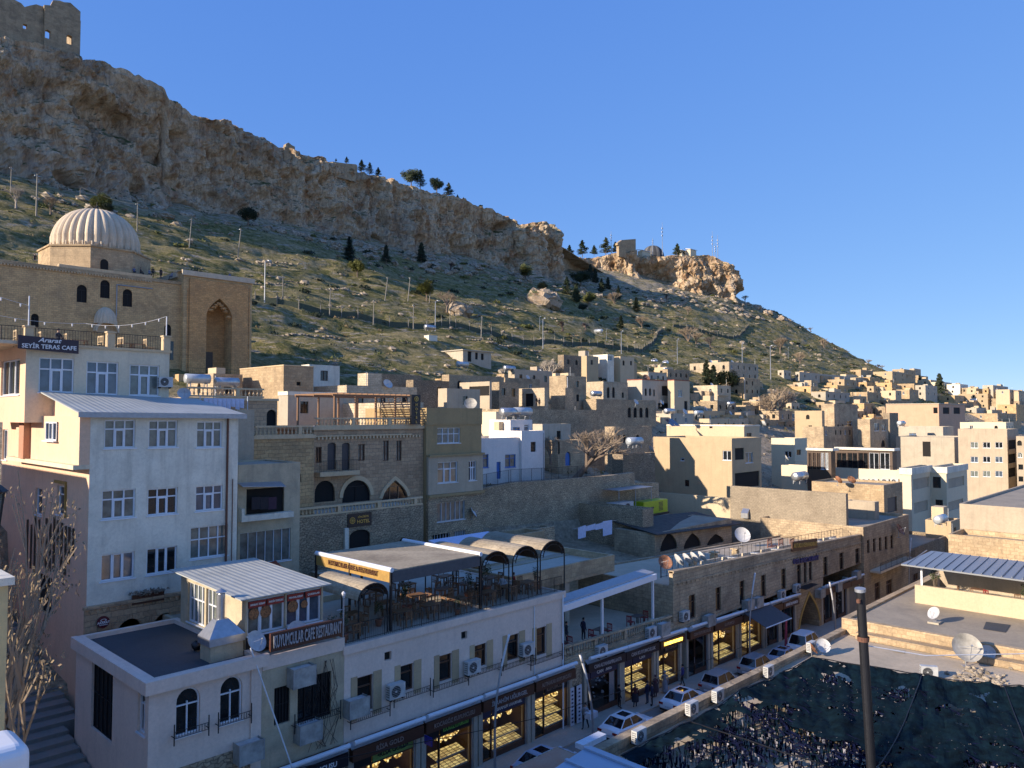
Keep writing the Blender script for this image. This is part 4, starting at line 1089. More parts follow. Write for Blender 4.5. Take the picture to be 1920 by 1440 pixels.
for i, (x, m_, lb) in enumerate(((480,'cloth_dark','black garment drying on the mottled balcony, left of the row'),(496,'cloth_dark','wide black cloth drying in the middle of the mottled balcony'),(511,'cmix','plum coloured garment drying on the mottled balcony'))):
    p = pv(x,940,49.7); mb = MB(); mb.box(p.x-.32,p.y-.02,p.z-.55,p.x+.3,p.y+.02,p.z+.3); o = mb.build('laundry', M.get(m_) or flat('cmix',(.06,.03,.05),.9), loc=p); tag(o, lb, 'laundry', None)
fb_('narrow brown wall house behind the drainpipe of the white block', 444, 477, 768, 985, 56, 6, 'taupe')
SA = fb_('square stone tower house topped by a stone balustrade, left of the hotel', 476, 589, 818, 1000, 57, 7, 'lime_gold', par=.05, cap=('trim',.12,.25), op=[('f',532,870,565,905,'point','dark')])
F7 = Face('f',57); zt_ = pv(530,818,57).z; ua, ub = pv(476,818,57).x, pv(589,818,57).x
balustrade(SA, (ua+.1,57.1,zt_), (ub-.1,57.1,zt_), h=pv(530,798,57).z-zt_, gap=.34)
BB = fb_('old stone house behind the white block with a balustraded terrace', 352, 520, 745, 860, 62, 8, 'brown_stone', par=.05, cap=('trim',.1,.2), op=[('f',500,768,522,800,'round','hole')])
zt_ = pv(430,745,62).z; balustrade(BB, (pv(352,745,62).x,62.1,zt_), (pv(495,745,62).x,62.1,zt_), h=pv(430,727,62).z-zt_, gap=.36)
F8 = Face('f',60.5); q = F8.px(382,747,458,766); ln = thing('laundry_line', (q[0],60.5,q[1]), 'row of white sheets drying below the old stone balustrade behind the white block', 'laundry')
mb = MB(); mb.tube((q[0]-.3,60.5,q[3]),(q[2]+.3,60.5,q[3]),.015,n=4); mb.tube((q[2]+.3,60.5,q[3]+.2),(q[2]+.3,60.5,q[1]-1.5),.04,n=5); mb.tube((q[0]-.3,60.5,q[3]+.2),(q[0]-.3,60.5,q[1]-1.5),.04,n=5); mb.build('line', M['cable_white'], ln)
n = 9; rr = random.Random(8)
for i in range(n):
    a = q[0]+(q[2]-q[0])*i/n; w_ = (q[2]-q[0])/n*.96; mb = MB(); zz = q[1]+rr.uniform(-.15,.12)
    mb.prism([(a,60.5,q[3]),(a+w_,60.5,q[3]),(a+w_*.9,60.45,zz),(a+w_*.1,60.55,zz+.05)],(0,.03,0)); mb.build('sheet', M['laundry'], ln)
house('tan stone cube with a lit left side just right of the portal', 450,532,588, 684,742,'lime_pale', v=88, op=[('f',556,716,564,723,'rect','hole')], cap=('trim',.06,.1))
house('white cube house with one small window on the slope behind the stone cube', 565,580,637, 683,720,'white', v=100, op=[('f',601,695,615,714,'rect','brown')], par=.1)
house('low grey plastered house left of the rooftop pergola', 538,540,650, 734,790,'grey', v=75, par=.3, cap=('white',.1,.4))
house('long low pale parapet house with a stepped top behind the rooftop pergola', 588,650,782, 722,752,'pale_block', v=84)
house('low stone house between the portal and the balustrade', 352,400,455, 700,730,'lime_grey', v=95)
# ---------- stone boutique hotel ----------
VH = 60.0; ua, ub = pv(589,800,VH).x, pv(794,800,VH).x; zt = pv(700,799,VH).z
HB = building('honey stone hotel with arched lower windows, small balcony and balustraded roof', ua, ub, VH, 72, -16, zt, 'brown_stone', cat='hotel', name='hotel_building', par=.05, roofm='terrace', cap=('trim',.14,.3), op=[
 ('f',592,838,603,868,'rect','brown'),('f',614,830,630,881,'seg','ddark'),('f',641,830,656,881,'seg','ddark'),('f',671,833,684,864,'rect','brownc'),('f',718,826,729,864,'rect','brownc'),('f',743,826,753,864,'rect','brownc'),
 ('f',590,901,628,941,'round','hole'),('f',642,900,694,941,'round','arched'),('f',716,900,764,940,'point','gal')])
FH = Face('f', VH); balustrade(HB, (ua+.2,VH+.1,zt), (ub-.3,VH+.1,zt), h=pv(700,783,VH).z-zt, gap=.34)
q = FH.px(590,883,664,891); mb = MB(); bar(mb,FH,q[0],q[1],q[2],q[3],-.9,-.003); mb.build('balcony', M['trim'], HB); railing(HB, [(q[0],VH-.85,q[3]),(q[2],VH-.85,q[3])], 1.0, .16)
mb = MB()
for (x0,x1_,y0) in ((716,764,900),(642,694,900)):
    a0_, b0_, a1_, b1_ = FH.px(x0,y0,x1_,941); c_ = (a0_+a1_)/2; w_ = (a1_-a0_)/2; hh_ = b1_-b0_
    kind = 'point' if x0 == 716 else 'round'; i_ = arch_pts(a0_,b0_,a1_,b1_,kind,14)[2:]; o_ = arch_pts(a0_-.35,b0_,a1_+.35,b1_+.4,kind,14)[2:]
    for k in range(len(i_)-1): mb.prism([(x,VH-.003,z_) for x,z_ in (i_[k],i_[k+1],o_[k+1],o_[k])],(0,-.1,0))
for i in range(30):
    a = ua+.3+(ub-ua-.6)*i/30; mb.box(a,VH-.16,zt-1.15,a+.18,VH-.003,zt-.9)
mb.box(ua,VH-.2,zt-.9,ub-1.6,VH-.003,zt-.78); mb.build('stone_moulding', M['trim'], HB)
pg = thing('pergola', (ua,VH,zt), 'red-brown timber pergola on the hotel roof', 'pergola'); mb = MB(); zp = pv(700,744,62).z
pa, pb = pv(622,744,62).x, pv(770,744,62).x
for i in range(5):
    x = pa+(pb-pa)*i/4; 
    for y in (61.5, 68): mb.box(x-.08,y-.08,zt,x+.08,y+.08,zp)
mb.build('post', M['wood'], pg); mb = MB()
for y in (61.4, 64.7, 68): mb.box(pa-.3,y-.06,zp,pb+.3,y+.06,zp+.16)
for i in range(15): x = pa+(pb-pa)*i/14; mb.box(x-.04,61,zp+.163,x+.04,68.6,zp+.28)
for i in range(6): mb.tube((pb,61.6+i*1.0,zt+.2),(pb,62.8+i*1.0,zp),.03,n=4); mb.tube((pb,61.6,zt+.4+i*.5),(pb,68,zt+.4+i*.5),.03,n=4)
mb.build('rafters', M['wood'], pg)
# lower terrace of the hotel
VL = 56.0; ul, ur = pv(556,965,VL).x, pv(794,965,VL).x; zl = pv(680,958,VL).z
HL = building('rough stone lower terrace of the hotel above the restaurant roofs', ul, ur, VL, VH, -17, zl, 'rubble', par=.05, name='terrace_building', cat='terrace', roofm='terrace', op=[('f',748,1008,764,1036,'round','arched'),('f',655,993,694,1045,'seg','hole')])
balustrade(HL, (ul+.1,VL+.1,zl), (ur-.1,VL+.1,zl), h=pv(680,942,VL).z-zl, gap=.34)
a0_,b0_,a1_,b1_ = Face('f',VL).px(644,990,651,1050); mb = MB(); mb.box(a0_,VL-.25,b0_,a1_,VL-.003,b1_); mb.build('pillar', M['white'], HL)
Fq = Face('f', VL-.12); q = Fq.px(653,962,697,987); sg = thing('hotel_sign', (q[0],VL,q[1]), 'black rectangular hotel sign with gold letters hung on the terrace balustrade', 'sign')
mb = MB(); mb.box(q[0],VL-.1,q[1],q[2],VL-.003,q[3]); bd = mb.build('board', M['sign_black'], sg); cz = (q[1]+q[3])/2
text('HOTEL', bd, Fq, lerp(q[0],q[2],.63), cz-.16, .42, 'letter_gold'); text('ZİNCİRİYE', bd, Fq, lerp(q[0],q[2],.62), cz+.24, .22, 'letter_gold')
def emblem(par, F_, a, z_, r_):
    mb = MB(); t0 = []
    for k in range(8):
        t_ = math.pi*k/8; mb.box(-r_,-.02,0,r_,.02,.01); 
    mb = MB(); mb.lathe((0,0,0),[(r_*.82,0),(r_,0),(r_,.02),(r_*.82,.02)],24)
    for k in range(8): mb.tube((0,0,.01),(r_*.85*math.cos(k*math.pi/4),r_*.85*math.sin(k*math.pi/4),.01),r_*.09,n=4)
    mb.xf(Matrix.Translation(F_.p(a,z_,-.02)) @ Matrix.Rotation(R(90),4,'X')); mb.build('emblem', M['letter_gold'], par)
emblem(bd, Fq, lerp(q[0],q[2],.17), cz, .28)
Fv = Face('f', VH-.75); q = Fv.px(772,740,789,796); sg = thing('vertical_hotel_sign', (q[0],VH,q[1]), 'tall black upright hotel sign with gold letters at the right roof corner of the hotel', 'sign')
mb = MB(); mb.box(q[0],VH-.7,q[1],q[2],VH-.45,q[3]); bd = mb.build('board', M['sign_black'], sg); 
for i, ch in enumerate('HOTEL'): text(ch, bd, Fv, (q[0]+q[2])/2, q[3]-1.0-i*.42, .36, 'letter_gold')
emblem(bd, Fv, (q[0]+q[2])/2, q[3]-.42, .26)
p = pv(679,1035,VL-.5); mb = MB(); rr = random.Random(2)
for i in range(9): a = p.x-.9+i*.2; mb.prism([(a,p.y,p.z+.35+.1*math.sin(i)),(a+.17,p.y,p.z+.35),(a+.2,p.y-.1,p.z-.5),(a,p.y-.1,p.z-.45)],(0,.03,0), i % 3)
o = mb.build('hanging_rugs', [cmat((.3,.03,.03)), cmat((.35,.3,.25)), cmat((.05,.06,.16))], loc=p); tag(o, 'heap of red and striped rugs against the hotel wall behind the canopy', 'rugs')
# ---------- olive building ----------
uo0, uo1 = pv(794,765,VH).x+.05, pv(898,765,VH).x; zo0 = pv(800,765,VH).z
OB = building('three-level building, olive above, grey plaster in the middle and rough stone below', uo0, uo1, VH-.4, 70, -16.5, zo0, 'olive', cat='apartment building', name='apartment_building', par=.6, op=[('f',820,802,863,831,'rect','pvc4')])
zm = pv(820,855,VH).z; zl2 = pv(820,925,VH).z
building('', uo0+.02, uo1-.1, VH-.75, VH-.45, zl2, zm, 'taupe', parent=OB, par=.02, pt=.05, op=[('f',821,866,858,905,'rect','pvc3'),('f',879,864,893,901,'rect','pvc3')])
building('', uo0+.02, uo1-.1, VH-.75, VH-.43, -17, zl2-.3, 'rubble', parent=OB, par=.02, pt=.05, op=[('f',820,941,872,976,'rect','grille'),('f',811,1001,843,1026,'rect','grille'),('f',852,995,873,1014,'rect','grille')])
mb = MB(); mb.box(uo0,VH-.95,zm-.02,uo1,VH-.4,zm+.18); mb.box(uo0,VH-.95,zl2-.28,uo1,VH-.5,zl2-.02); mb.box(uo0-.03,VH-.48,zo0-1.7,uo1+.03,VH-.403,zo0+.02); mb.build('ledge', M['olive'], OB)
house('tall lit side wall of pale stone behind the rooftop pergola', 581,772,794, 754,790,'pale_block', v=62.5, dep=18, par=.2)
VS = 35.0
FS_ = Face('f', VS)
# ---------- pink corner building ----------
c0, c1, c2, c3 = 13.5, pv(490,1240,VS).x, pv(645,1240,VS).x, pv(1057,1180,VS).x
P1 = building('pink corner house with arched windows and a dark flat roof', c0, c1, VS, 44.8, -22.2, -11.55, 'pink', par=.22, pt=.3, roofm='roof_dark', cap=('pink',.28,.55), name='corner_house', op=[
 ('f',330,1290,375,1377,'round','archw'),('f',413,1269,454,1354,'round','archw'),('l',258,1291,272,1376,'round','archw'),('l',171,1243,211,1380,'rect','iron')])
mb = MB(); mb.box(c0-.06,VS-.06,-22,c0+.4,VS-.003,-12.1); mb.box(c1-.55,VS-.1,-22,c1-.02,VS-.003,-12.1); mb.build('corner_strip', M['pink'], P1)
mb = MB(); mb.box(c0+.42,VS-.05,-22,c1-.57,VS-.003,pv(380,1425,VS).z); mb.build('stone_base', M['rubble'], P1)
def flower_rail(parent, x0, x1, y):
    q = FS_.px(x0, y-14, x1, y); mb = MB()
    for s_ in (q[0]-.15, q[2]+.15):
        mb.tube((s_,VS-.3,q[1]-.25),(s_,VS-.3,q[3]+.35),.03,n=5); mb.tube((s_,VS-.3,q[1]+.1),(s_,VS,q[1]+.1),.02,n=4)
    for zz in (q[1]+.05, q[1]+.35): mb.tube((q[0]-.15,VS-.3,zz),(q[2]+.15,VS-.3,zz),.015,n=4)
    k = int((q[2]-q[0]+.3)/.13)
    for i in range(k): 
        a = q[0]-.1+i*.13; mb.tube((a,VS-.3,q[1]+.05),(a+.06,VS-.3,q[1]+.35),.009,n=3,cap=False); mb.tube((a+.06,VS-.3,q[1]+.05),(a,VS-.3,q[1]+.35),.009,n=3,cap=False)
    mb.build('window_rail', M['iron'], parent)
flower_rail(P1,328,380,1375); flower_rail(P1,410,460,1352)
# ---------- stone middle house ----------
P2 = building('weathered stone house under the brown restaurant sign, between the two pink facades', c1+.02, c2, VS, 47, -17.25, -11.75, 'mottled', par=.1, roofm='roof', name='stone_house', op=[('f',514,1287,544,1357,'rect','iron'),('f',558,1266,621,1350,'rect','ironw')])
mb = MB(); mb.box(c1+.03,VS-.08,-12.35,c2-.02,VS-.003,-11.7); mb.build('cornice', M['pink'], P2)
flower_rail(P2,552,628,1350)
mb = MB(); rr = random.Random(6)
for i in range(14):
    a = lerp(c1+2.2, c2-.6, rr.random()); pts = [(a, VS-.2, -12.6), (a+rr.uniform(-.6,.6), VS-.35, -14+rr.uniform(-.3,.3)), (a+rr.uniform(-1,1), VS-.25, -15.6), (a+rr.uniform(-.5,1.2), VS-.12, -17)]
    mb.path(pts, [.012]*4, 3)
o = mb.build('cable_tangle', M['iron'], P2)
# ---------- long pink house ----------
ops = []
for (x0,y0,x1,y1) in ((670,1267,699,1334),(751,1246,775,1295),(824,1227,847,1276),(890,1208,912,1250),(951,1190,973,1237),(1006,1176,1024,1228)): ops.append(('f',x0,y0,x1,y1,'rect','brown1'))
for (x0,y0,x1,y1) in ((721,1222,734,1238),(865,1184,876,1198)): ops.append(('f',x0,y0,x1,y1,'rect','hole'))
P3 = building('long pink house carrying the open-air restaurant terrace', c2+.02, c3, VS, 48, -17.25, -12.2, 'pink', par=.08, roofm='terrace', cap=('pink',.12,.42), name='row_house', op=ops)
for (x0,y0,x1,y1) in ((670,1267,699,1334),(751,1246,775,1295),(824,1227,847,1276),(890,1208,912,1250),(951,1190,973,1237),(1006,1176,1024,1228)):
    q = FS_.px(x0,y0,x1,y1); mb = MB(); w_ = .42
    mb.box(q[0]-w_,VS-.03,q[1]-.3,q[0]-.02,VS-.003,q[3]+.1); mb.box(q[2]+.02,VS-.03,q[1]-.3,q[2]+w_+.15,VS-.003,q[3]+.1); mb.build('stone_surround', M['tan'], P3); flower_rail(P3, x0-14, x1+22, y1+10)
mb = MB(); a = pv(1001,1200,VS).x; mb.tube((a,VS-.05,-12.7),(a,VS-.05,-17.2),.035,n=5); a = c3-.2; mb.tube((a,VS-.1,-12.4),(a,VS-.1,-21.6),.06,n=6); mb.build('pipe', M['white_pvc'], P3)
# ---------- brown restaurant sign ----------
Fq = Face('f', VS-.5); A0 = pv(509,1210,VS-.5); A1 = pv(644,1180,VS-.5); zA = pv(509,1228,VS-.5).z, pv(509,1196,VS-.5).z
sg = thing('restaurant_sign', (A0.x,VS-.5,zA[0]), 'long brown sign with big worn silver letters on the parapet of the stone house', 'sign')
mb = MB(); mb.box(A0.x,VS-.42,zA[0]+.1,A1.x,VS-.28,zA[0]+.98); bd = mb.build('board', M['sign_brown'], sg)
text('KUYUMCULAR CAFE RESTAURANT', bd, Face('f',VS-.45), (A0.x+A1.x)/2, zA[0]+.54, .62, 'letter_silver', maxw=(A1.x-A0.x)*.94, ext=.03, yst=1.3)
# ---------- glass kiosk on the roof ----------
ka, kb, kv, kz0, kz1 = 18.5, 22.9, 36.2, -11.65, -9.05
K_ = building('glazed kitchen hut with food pictures and a pale sheet roof on the terrace', ka, kb, kv, 43.8, kz0, kz1, 'mottled', name='kiosk', cat='kitchen hut', par=.02, pt=.05, op=[('fm',ka+.12,kz0+.75,ka+2.15,kz1-.1,'rect','pvc3d'),('fm',ka+2.25,kz0+.75,kb-.1,kz1-.1,'rect','pvc3d'),('lm',38.6,kz0+.3,40.6,kz1-.15,'rect','pvc4'),('lm',40.8,kz0+.3,42.9,kz1-.15,'rect','pvc4')])
mb = MB(); mb.prism([(ka-.5,kv-.5,kz1+.05),(kb+.2,kv-.5,kz1+.05),(kb+.2,44.2,kz1+.35),(ka-.5,44.2,kz1+.35)],(0,0,.06)); mb.build('sheet_roof', M['roof_white_metal'], K_)
mb = MB(); mb.box(ka+.02,kv-.05,kz0,kb,kv-.003,kz0+.7); mb.build('dark_panel', M['sign_black'], K_)
Fk = Face('f', kv-.03)
for i, (a, s_) in enumerate(((ka+.62,'ARARAT KEBAP'),(ka+1.62,'MARDİN YEMEKLERİ'),(ka+2.75,'MANGAL KEBAP'),(ka+3.8,'ÇORBALAR'))):
    mb = MB(); mb.box(a-.46,kv-.02,kz1-.52,a+.46,kv+.06,kz1-.2); sb = mb.build('menu_strip', M['sign_red'], K_); text(s_, sb, Fk, a, kz1-.36, .14, 'letter_white', maxw=.8, d=-.01)
for i, (a, w_) in enumerate(((ka+.48,.28),(ka+1.13,.3),(ka+2.65,.3),(ka+3.32,.2))):
    mb = MB(); mb.lathe((0,0,0),[(.001,0),(w_,0),(w_,.02)],20); mb.xf(Matrix.Translation((a,kv-.01+.1,kz1-.85)) @ Matrix.Rotation(R(90),4,'X')); mb.build('food_picture', M['food'], K_)
mb = MB(); mb.prism([(ka-1.9,36.0,kz0+.65),(ka-.1,36.0,kz0+.65),(ka-.1,37.3,kz0+.65),(ka-1.9,37.3,kz0+.65)],(0,0,.35)); k0 = len(mb.v)
lo = [(ka-1.9,36.0),(ka-.1,36.0),(ka-.1,37.3),(ka-1.9,37.3)]; hi = [(ka-1.35,36.45),(ka-.75,36.45),(ka-.75,36.9),(ka-1.35,36.9)]; zz0, zz1 = kz0+1.0, kz0+1.75
for i in range(4): j = (i+1)%4; mb.face([(*lo[i],zz0),(*lo[j],zz0),(*hi[j],zz1),(*hi[i],zz1)])
mb.face([(*h_,zz1) for h_ in hi]); xh = thing('extractor_hood', (ka-1,36.6,kz0), 'galvanised kitchen extractor hood with round chimney pipe beside the glass hut', 'extractor hood'); mb.build('hood', M['steel'], xh)
mb = MB(); c_ = (ka-1.05,36.68); mb.tube((*c_,zz1-.1),(*c_,zz1+1.2),.2,n=16); mb.build('chimney_pipe', M['steel'], xh); mb = MB(); mb.lathe((*c_,zz1+1.3),[(.28,0),(.02,.16)],16); mb.tube((*c_,zz1+1.2),(*c_,zz1+1.32),.12,n=8); mb.build('cowl', M['steel'], xh)
mb = MB(); mb.box(ka-1.8,36.1,kz0-.2,ka-.15,37.2,kz0+.64); mb.build('masonry_base', M['mottled'], xh)
for i, (x, y, r_, lb, m_) in enumerate(((17.6,37.9,.34,'black rubbish bag on the dark flat roof','bag_black'),(17.1,38.5,.26,'small black rubbish bag leaning on the larger one','bag_black'),(18.0,38.3,.3,'grey clear rubbish bag beside the black bags','galv'))):
    mb = MB(); blob(mb, (x,y,-11.7+r_*.75), r_, i+3, n=12, m=8, flat_=.85); mb.tube((x,y,-11.7+r_*1.3),(x,y,-11.7+r_*1.75),.04,.09,n=6); o = mb.build('rubbish_bag', M[m_], smooth=True, loc=(x,y,-11.7)); tag(o, lb, 'rubbish bag')
mb = MB(); mb.box(17.9,37.3,-11.77,18.4,37.8,-11.5); o = mb.build('cardboard_box', M['carton'], loc=(18,37.5,-11.7)); tag(o, 'small brown cardboard box in front of the rubbish bags', 'box')
# ---------- terrace canopies ----------
stone('thatch', (.37,.33,.26), (.31,.275,.21), (.25,.21,.16), 1.5, .3, amt=.5, ms=.01, irr=.3)
zc = -8.95; CA = thing('canopy', (27.2,36,-12.3), 'large flat restaurant canopy with tan top and black front valance', 'canopy')
ua, ub = pv(731,1066,36).x, pv(898,1042,36).x; va, vb = 35.9, 43.8
mb = MB(); mb.box(ua,va,zc,ub,vb,zc+.08); mb.build('canopy_roof', M['thatch'], CA)
mb = MB(); mb.box(ua,va-.06,zc-.62,ub,va-.003,zc+.02); mb.build('valance', M['canvas_grey'], CA)
mb = MB()
for x in (ua, ub): mb.tube((x,va-.1,zc+.12),(x,vb,zc+.12),.14,n=10)
mb.build('roller_tube', M['white_pvc'], CA)
mb = MB(); mb.box(ua-.05,va,zc-.6,ua-.003,vb-.1,zc+.0); bn = mb.build('banner', M['banner'], CA)
text('KUYUMCULAR CAFE & RESTAURANT', bn, Face('l',ua-.07), (va+vb)/2-.2, zc-.26, .42, 'sign_brown', maxw=5.2)
for (x, y) in ((ua,va),(ub,va),(ua,vb),(ub,vb),((ua+ub)/2,vb),(ua,40)):
    mb = MB(); mb.box(x-.06,y-.06,-12.28,x+.06,y+.06,zc); mb.build('post', M['iron'], CA)
def vault(xa, xb, label, va=35.9, vb=41.5, zs=-9.85, first=None):
    a, b = pv(xa,1050,va).x, pv(xb,1050,va).x; c_, r_ = (a+b)/2, (b-a)/2
    t_ = thing('barrel_canopy', (c_,va,-12.3), label, 'canopy', 'barrel vault canopies over the restaurant terrace'); mb = MB(); inn = MB(); n_ = 12
    for i in range(n_):
        t0, t1 = math.pi*i/n_, math.pi*(i+1)/n_
        for (m_, rr_) in ((mb, r_+.05), (inn, r_)):
            p0, p1 = (c_+rr_*math.cos(t0), zs+rr_*.8*math.sin(t0)), (c_+rr_*math.cos(t1), zs+rr_*.8*math.sin(t1)); m_.face([(p0[0],va,p0[1]),(p1[0],va,p1[1]),(p1[0],vb,p1[1]),(p0[0],vb,p0[1])])
    mb.build('canopy_roof', M['thatch'], t_); inn.build('lining', M['wood_dark'], t_); fr_ = MB()
    for y in (va-.02, vb):
        for rr_ in (r_, r_-.28): fr_.path([(c_+rr_*math.cos(math.pi*i/12), y, zs+rr_*.8*math.sin(math.pi*i/12)) for i in range(13)], [.035]*13, 5)
    for i in range(9): tt = math.pi*(i+.5)/9; fr_.tube((c_+r_*math.cos(tt),va-.02,zs+r_*.8*math.sin(tt)),(c_+(r_-.28)*math.cos(tt),va-.02,zs+(r_-.28)*.8*math.sin(tt)),.02,n=4)
    fr_.build('arch_frame', M['iron'], t_)
    for x in (a, b):
        for y in (va, vb): mb = MB(); mb.tube((x,y,-12.28),(x,y,zs),.045,n=8); mb.build('post', M['iron'], t_)
vault(673,727,'small barrel canopy left of the large flat canopy', vb=40.5, zs=-10.2)
vault(903,954,'barrel canopy touching the right end of the large flat canopy'); vault(961,1008,'middle barrel canopy of the three on the right'); vault(1013,1058,'rightmost barrel canopy at the end of the pink house', vb=42)
PR = railing(None, [(c2+.1,VS+.1,-12.15),(c3-.1,VS+.1,-12.15)], 1.0, .13); tag(PR, 'black iron railing along the edge of the restaurant terrace', 'railing'); 
# lamp post and terrace furniture
mb = MB(); lp = thing('lantern_post', (c2+.1,VS+.25,-12.2), 'small white-topped lantern post by the restaurant sign', 'lantern'); mb.tube((c2+.1,VS+.25,-12.2),(c2+.1,VS+.25,-9.7),.05,n=8); mb.tube((c2-.3,VS+.25,-10.3),(c2+.1,VS+.25,-10.3),.03,n=6); mb.build('post', M['galv'], lp); mb = MB(); mb.lathe((c2+.1,VS+.25,-9.7),[(.06,0),(.12,.25),(.02,.36)],8); mb.build('lantern', M['lamp_white'], lp)
zf = -12.27
T1 = mk_table(); C1 = mk_chair(); rr = random.Random(21); chn = tbn = 0
spots = [(24.9,36.6),(26.2,38.4),(28.6,36.7),(30.8,36.8),(33.0,36.7),(29.2,39.2),(31.8,39.3),(34.2,39.4),(35.6,36.7),(37.6,36.8),(39.6,36.8),(36.4,39.5),(38.8,39.6),(30.0,42.2),(33.4,42.3),(37.0,42.4)]
where = ['nearest the lantern post','second from the lantern post','front left under flat canopy','front middle under flat canopy','front right under flat canopy','second row left, flat canopy','second row middle, flat canopy','second row right, flat canopy','railing side, first barrel canopy','railing side, middle barrel canopy','railing side, last barrel canopy','inner side, first barrel canopy','inner side, last barrel canopy','back row left','back row centre','back row right']
for k, ((x, y), wh) in enumerate(zip(spots, where)):
    put(T1, (x,y,zf), rr.uniform(-.1,.1), 1, 'wooden terrace table, '+wh, 'wooden restaurant tables on the terrace')
    for j, (dx, dy, rz) in enumerate(((-.25,-.72,math.pi),(.3,.72,0),(-.9,0,math.pi/2),(.9,.05,-math.pi/2))):
        if j > 1 and rr.random() < .35: continue
        if y+dy < 35.5: continue
        side = ['street side','hill side','left end','right end'][j]
        put(C1, (x+dx,y+dy,zf), rz+rr.uniform(-.3,.3), 1, 'slatted chair, '+side+' of terrace table '+wh, 'slatted chairs of the restaurant terrace')
PL = mk_planter(); 
for k, (x, y, s_, lb) in enumerate(((24.0,35.9,1.2,'leafy pot plant beside the lantern post at the railing'),(27.3,37.2,1.0,'pot plant at the left post of the flat canopy'),(30.0,38.0,1.5,'big leafy pot plant between tables under the flat canopy'),(35.1,37.9,1.4,'pot plant between flat canopy and first barrel canopy'),(24.4,42.5,1.1,'terracotta pot plant at the back wall behind the small barrel canopy'),(25.2,42.2,.9,'second terracotta pot plant at the back wall behind the small barrel canopy'),(37.0,38.2,1.6,'tall pot plant by the middle barrel canopy'),(40.8,37.0,1.2,'pot plant at the right end of the terrace'),(32.2,35.8,.8,'small pot plant by the railing under the flat canopy'),(23.7,36.6,1.0,'leafy shrub pot next to the glass hut'))):
    put(PL, (x,y,zf), k*1.3, s_, lb)
# low walls and sheds behind the terrace
building('long low terrace building with blue-white floor behind the barrel canopies', 33, 50.5, 46, 54, -16, -12.3, 'pale_block', par=.12, roofm='terrace', name='terrace_building', cat='terrace')
building('raised back step behind the restaurant tables', 24, 33, 44.5, 49, -13, -11.9, 'trim_pale', par=.02, roofm='terrace', name='terrace_building', cat='terrace')
mb = MB(); mb.prism([(27,47,-10.6),(24.5,47,-10.8),(24.5,49.5,-10.4),(27.5,49.5,-10.2)],(0,0,.1)); o = mb.build('tile_roof', M['red_tile'], loc=(25,48,-11)); tag(o, 'small red tiled lean-to roof behind the glass hut', 'roof')
p = pv(825,1027,50); q = pv(936,1027,50); mb = MB(); mb.prism([(p.x,49,p.z-.1),(q.x,49,p.z-.1),(q.x,51.5,p.z+.35),(p.x,51.5,p.z+.35)],(0,0,.12)); 
for x in (p.x+.2,q.x-.2): mb.tube((x,49.3,p.z),(x,49.3,-15),.05,n=5)
o = mb.build('tarpaulin', M['laundry'], loc=p); tag(o, 'pale tarpaulin roof behind the flat canopy', 'tarpaulin')
# ---------- recessed terrace with white awning beam ----------
d0, d1 = c3+.03, 55.4
TT = building('recessed first-floor terrace with stone balustrade beneath a white awning beam', d0, d1-.03, VS, 46, -17.6, -17.0, 'lime_grey', par=.02, pt=.05, roofm='roof_light', name='terrace_building', cat='terrace')
balustrade(TT, (d0+.1,VS+.15,-17.0), (d1-.1,VS+.15,-17.35), h=.95, gap=.3, mat='lime_grey', r=.09)
mb = MB(); mb.box(d0,VS-.1,-17.75,d1-.03,VS-.003,-17.1); mb.build('ledge', M['lime_grey'], TT)
building('', d0, d1-.05, 45, 46, -17, -12.5, 'pale_block', parent=TT, par=.02, pt=.05)
UT = building('upper terrace slab with pale stone parapet over the recessed terrace', d0, 54.4, 40.2, 50, -13.4, -12.0, 'lime_pale', par=.6, roofm='terrace', name='terrace_building', cat='terrace')
for x in (44.0, 48.0): mb = MB(); mb.box(x,40.4,-17,x+.55,41,-13.403); mb.build('column', M['concrete'], UT)
building('sunlit square stone block at the end of the upper terrace', 51.3, 55.2, 49, 51.5, -13, -10.9, 'lime_pale', name='stone_block', cat='wall')
AB = thing('awning_beam', (d0,VS,-13.5), 'long white retracted awning beam on slim posts over the recessed terrace', 'awning')
mb = MB(); zA, zB = -13.25, -12.75; mb.prism([(d0-.1,VS+.1,zA-.45),(53.2,VS+.1,zB-.45),(53.2,VS+.1,zB),(d0-.1,VS+.1,zA)],(0,.25,0)); mb.build('beam', M['white_pvc'], AB)
mb = MB(); mb.prism([(d0-.1,VS+.36,zA),(53.2,VS+.36,zB),(53.2,VS+1.5,zB+.1),(d0-.1,VS+1.5,zA+.1)],(0,0,.12)); mb.build('rolled_fabric', M['galv'], AB)
for x, zz in ((46.3,-13.4),(53.0,-13.2)): mb = MB(); mb.box(x-.08,VS+.3,-17,x+.08,VS+.46,zz); mb.build('post', M['white_pvc'], AB)
RC = mk_chair('red_chair', name='red_chair'); T2 = mk_table('wood_dark', name='low_table')
for k, (x, y) in enumerate(((42.6,36.4),(47.4,36.4),(52.6,36.6))):
    wh = ['near the two standing men','at the middle of the balustrade','by the right end of the balustrade'][k]
    put(T2, (x,y,-16.99), .1, 1, 'dark low table '+wh, 'dark tables of the recessed terrace')
    for s_ in (-1, 1): put(RC, (x+s_*.95,y,-16.99), -s_*math.pi/2, 1, 'red chair on the '+('left' if s_ < 0 else 'right')+' of the table '+wh, 'red chairs of the recessed terrace')
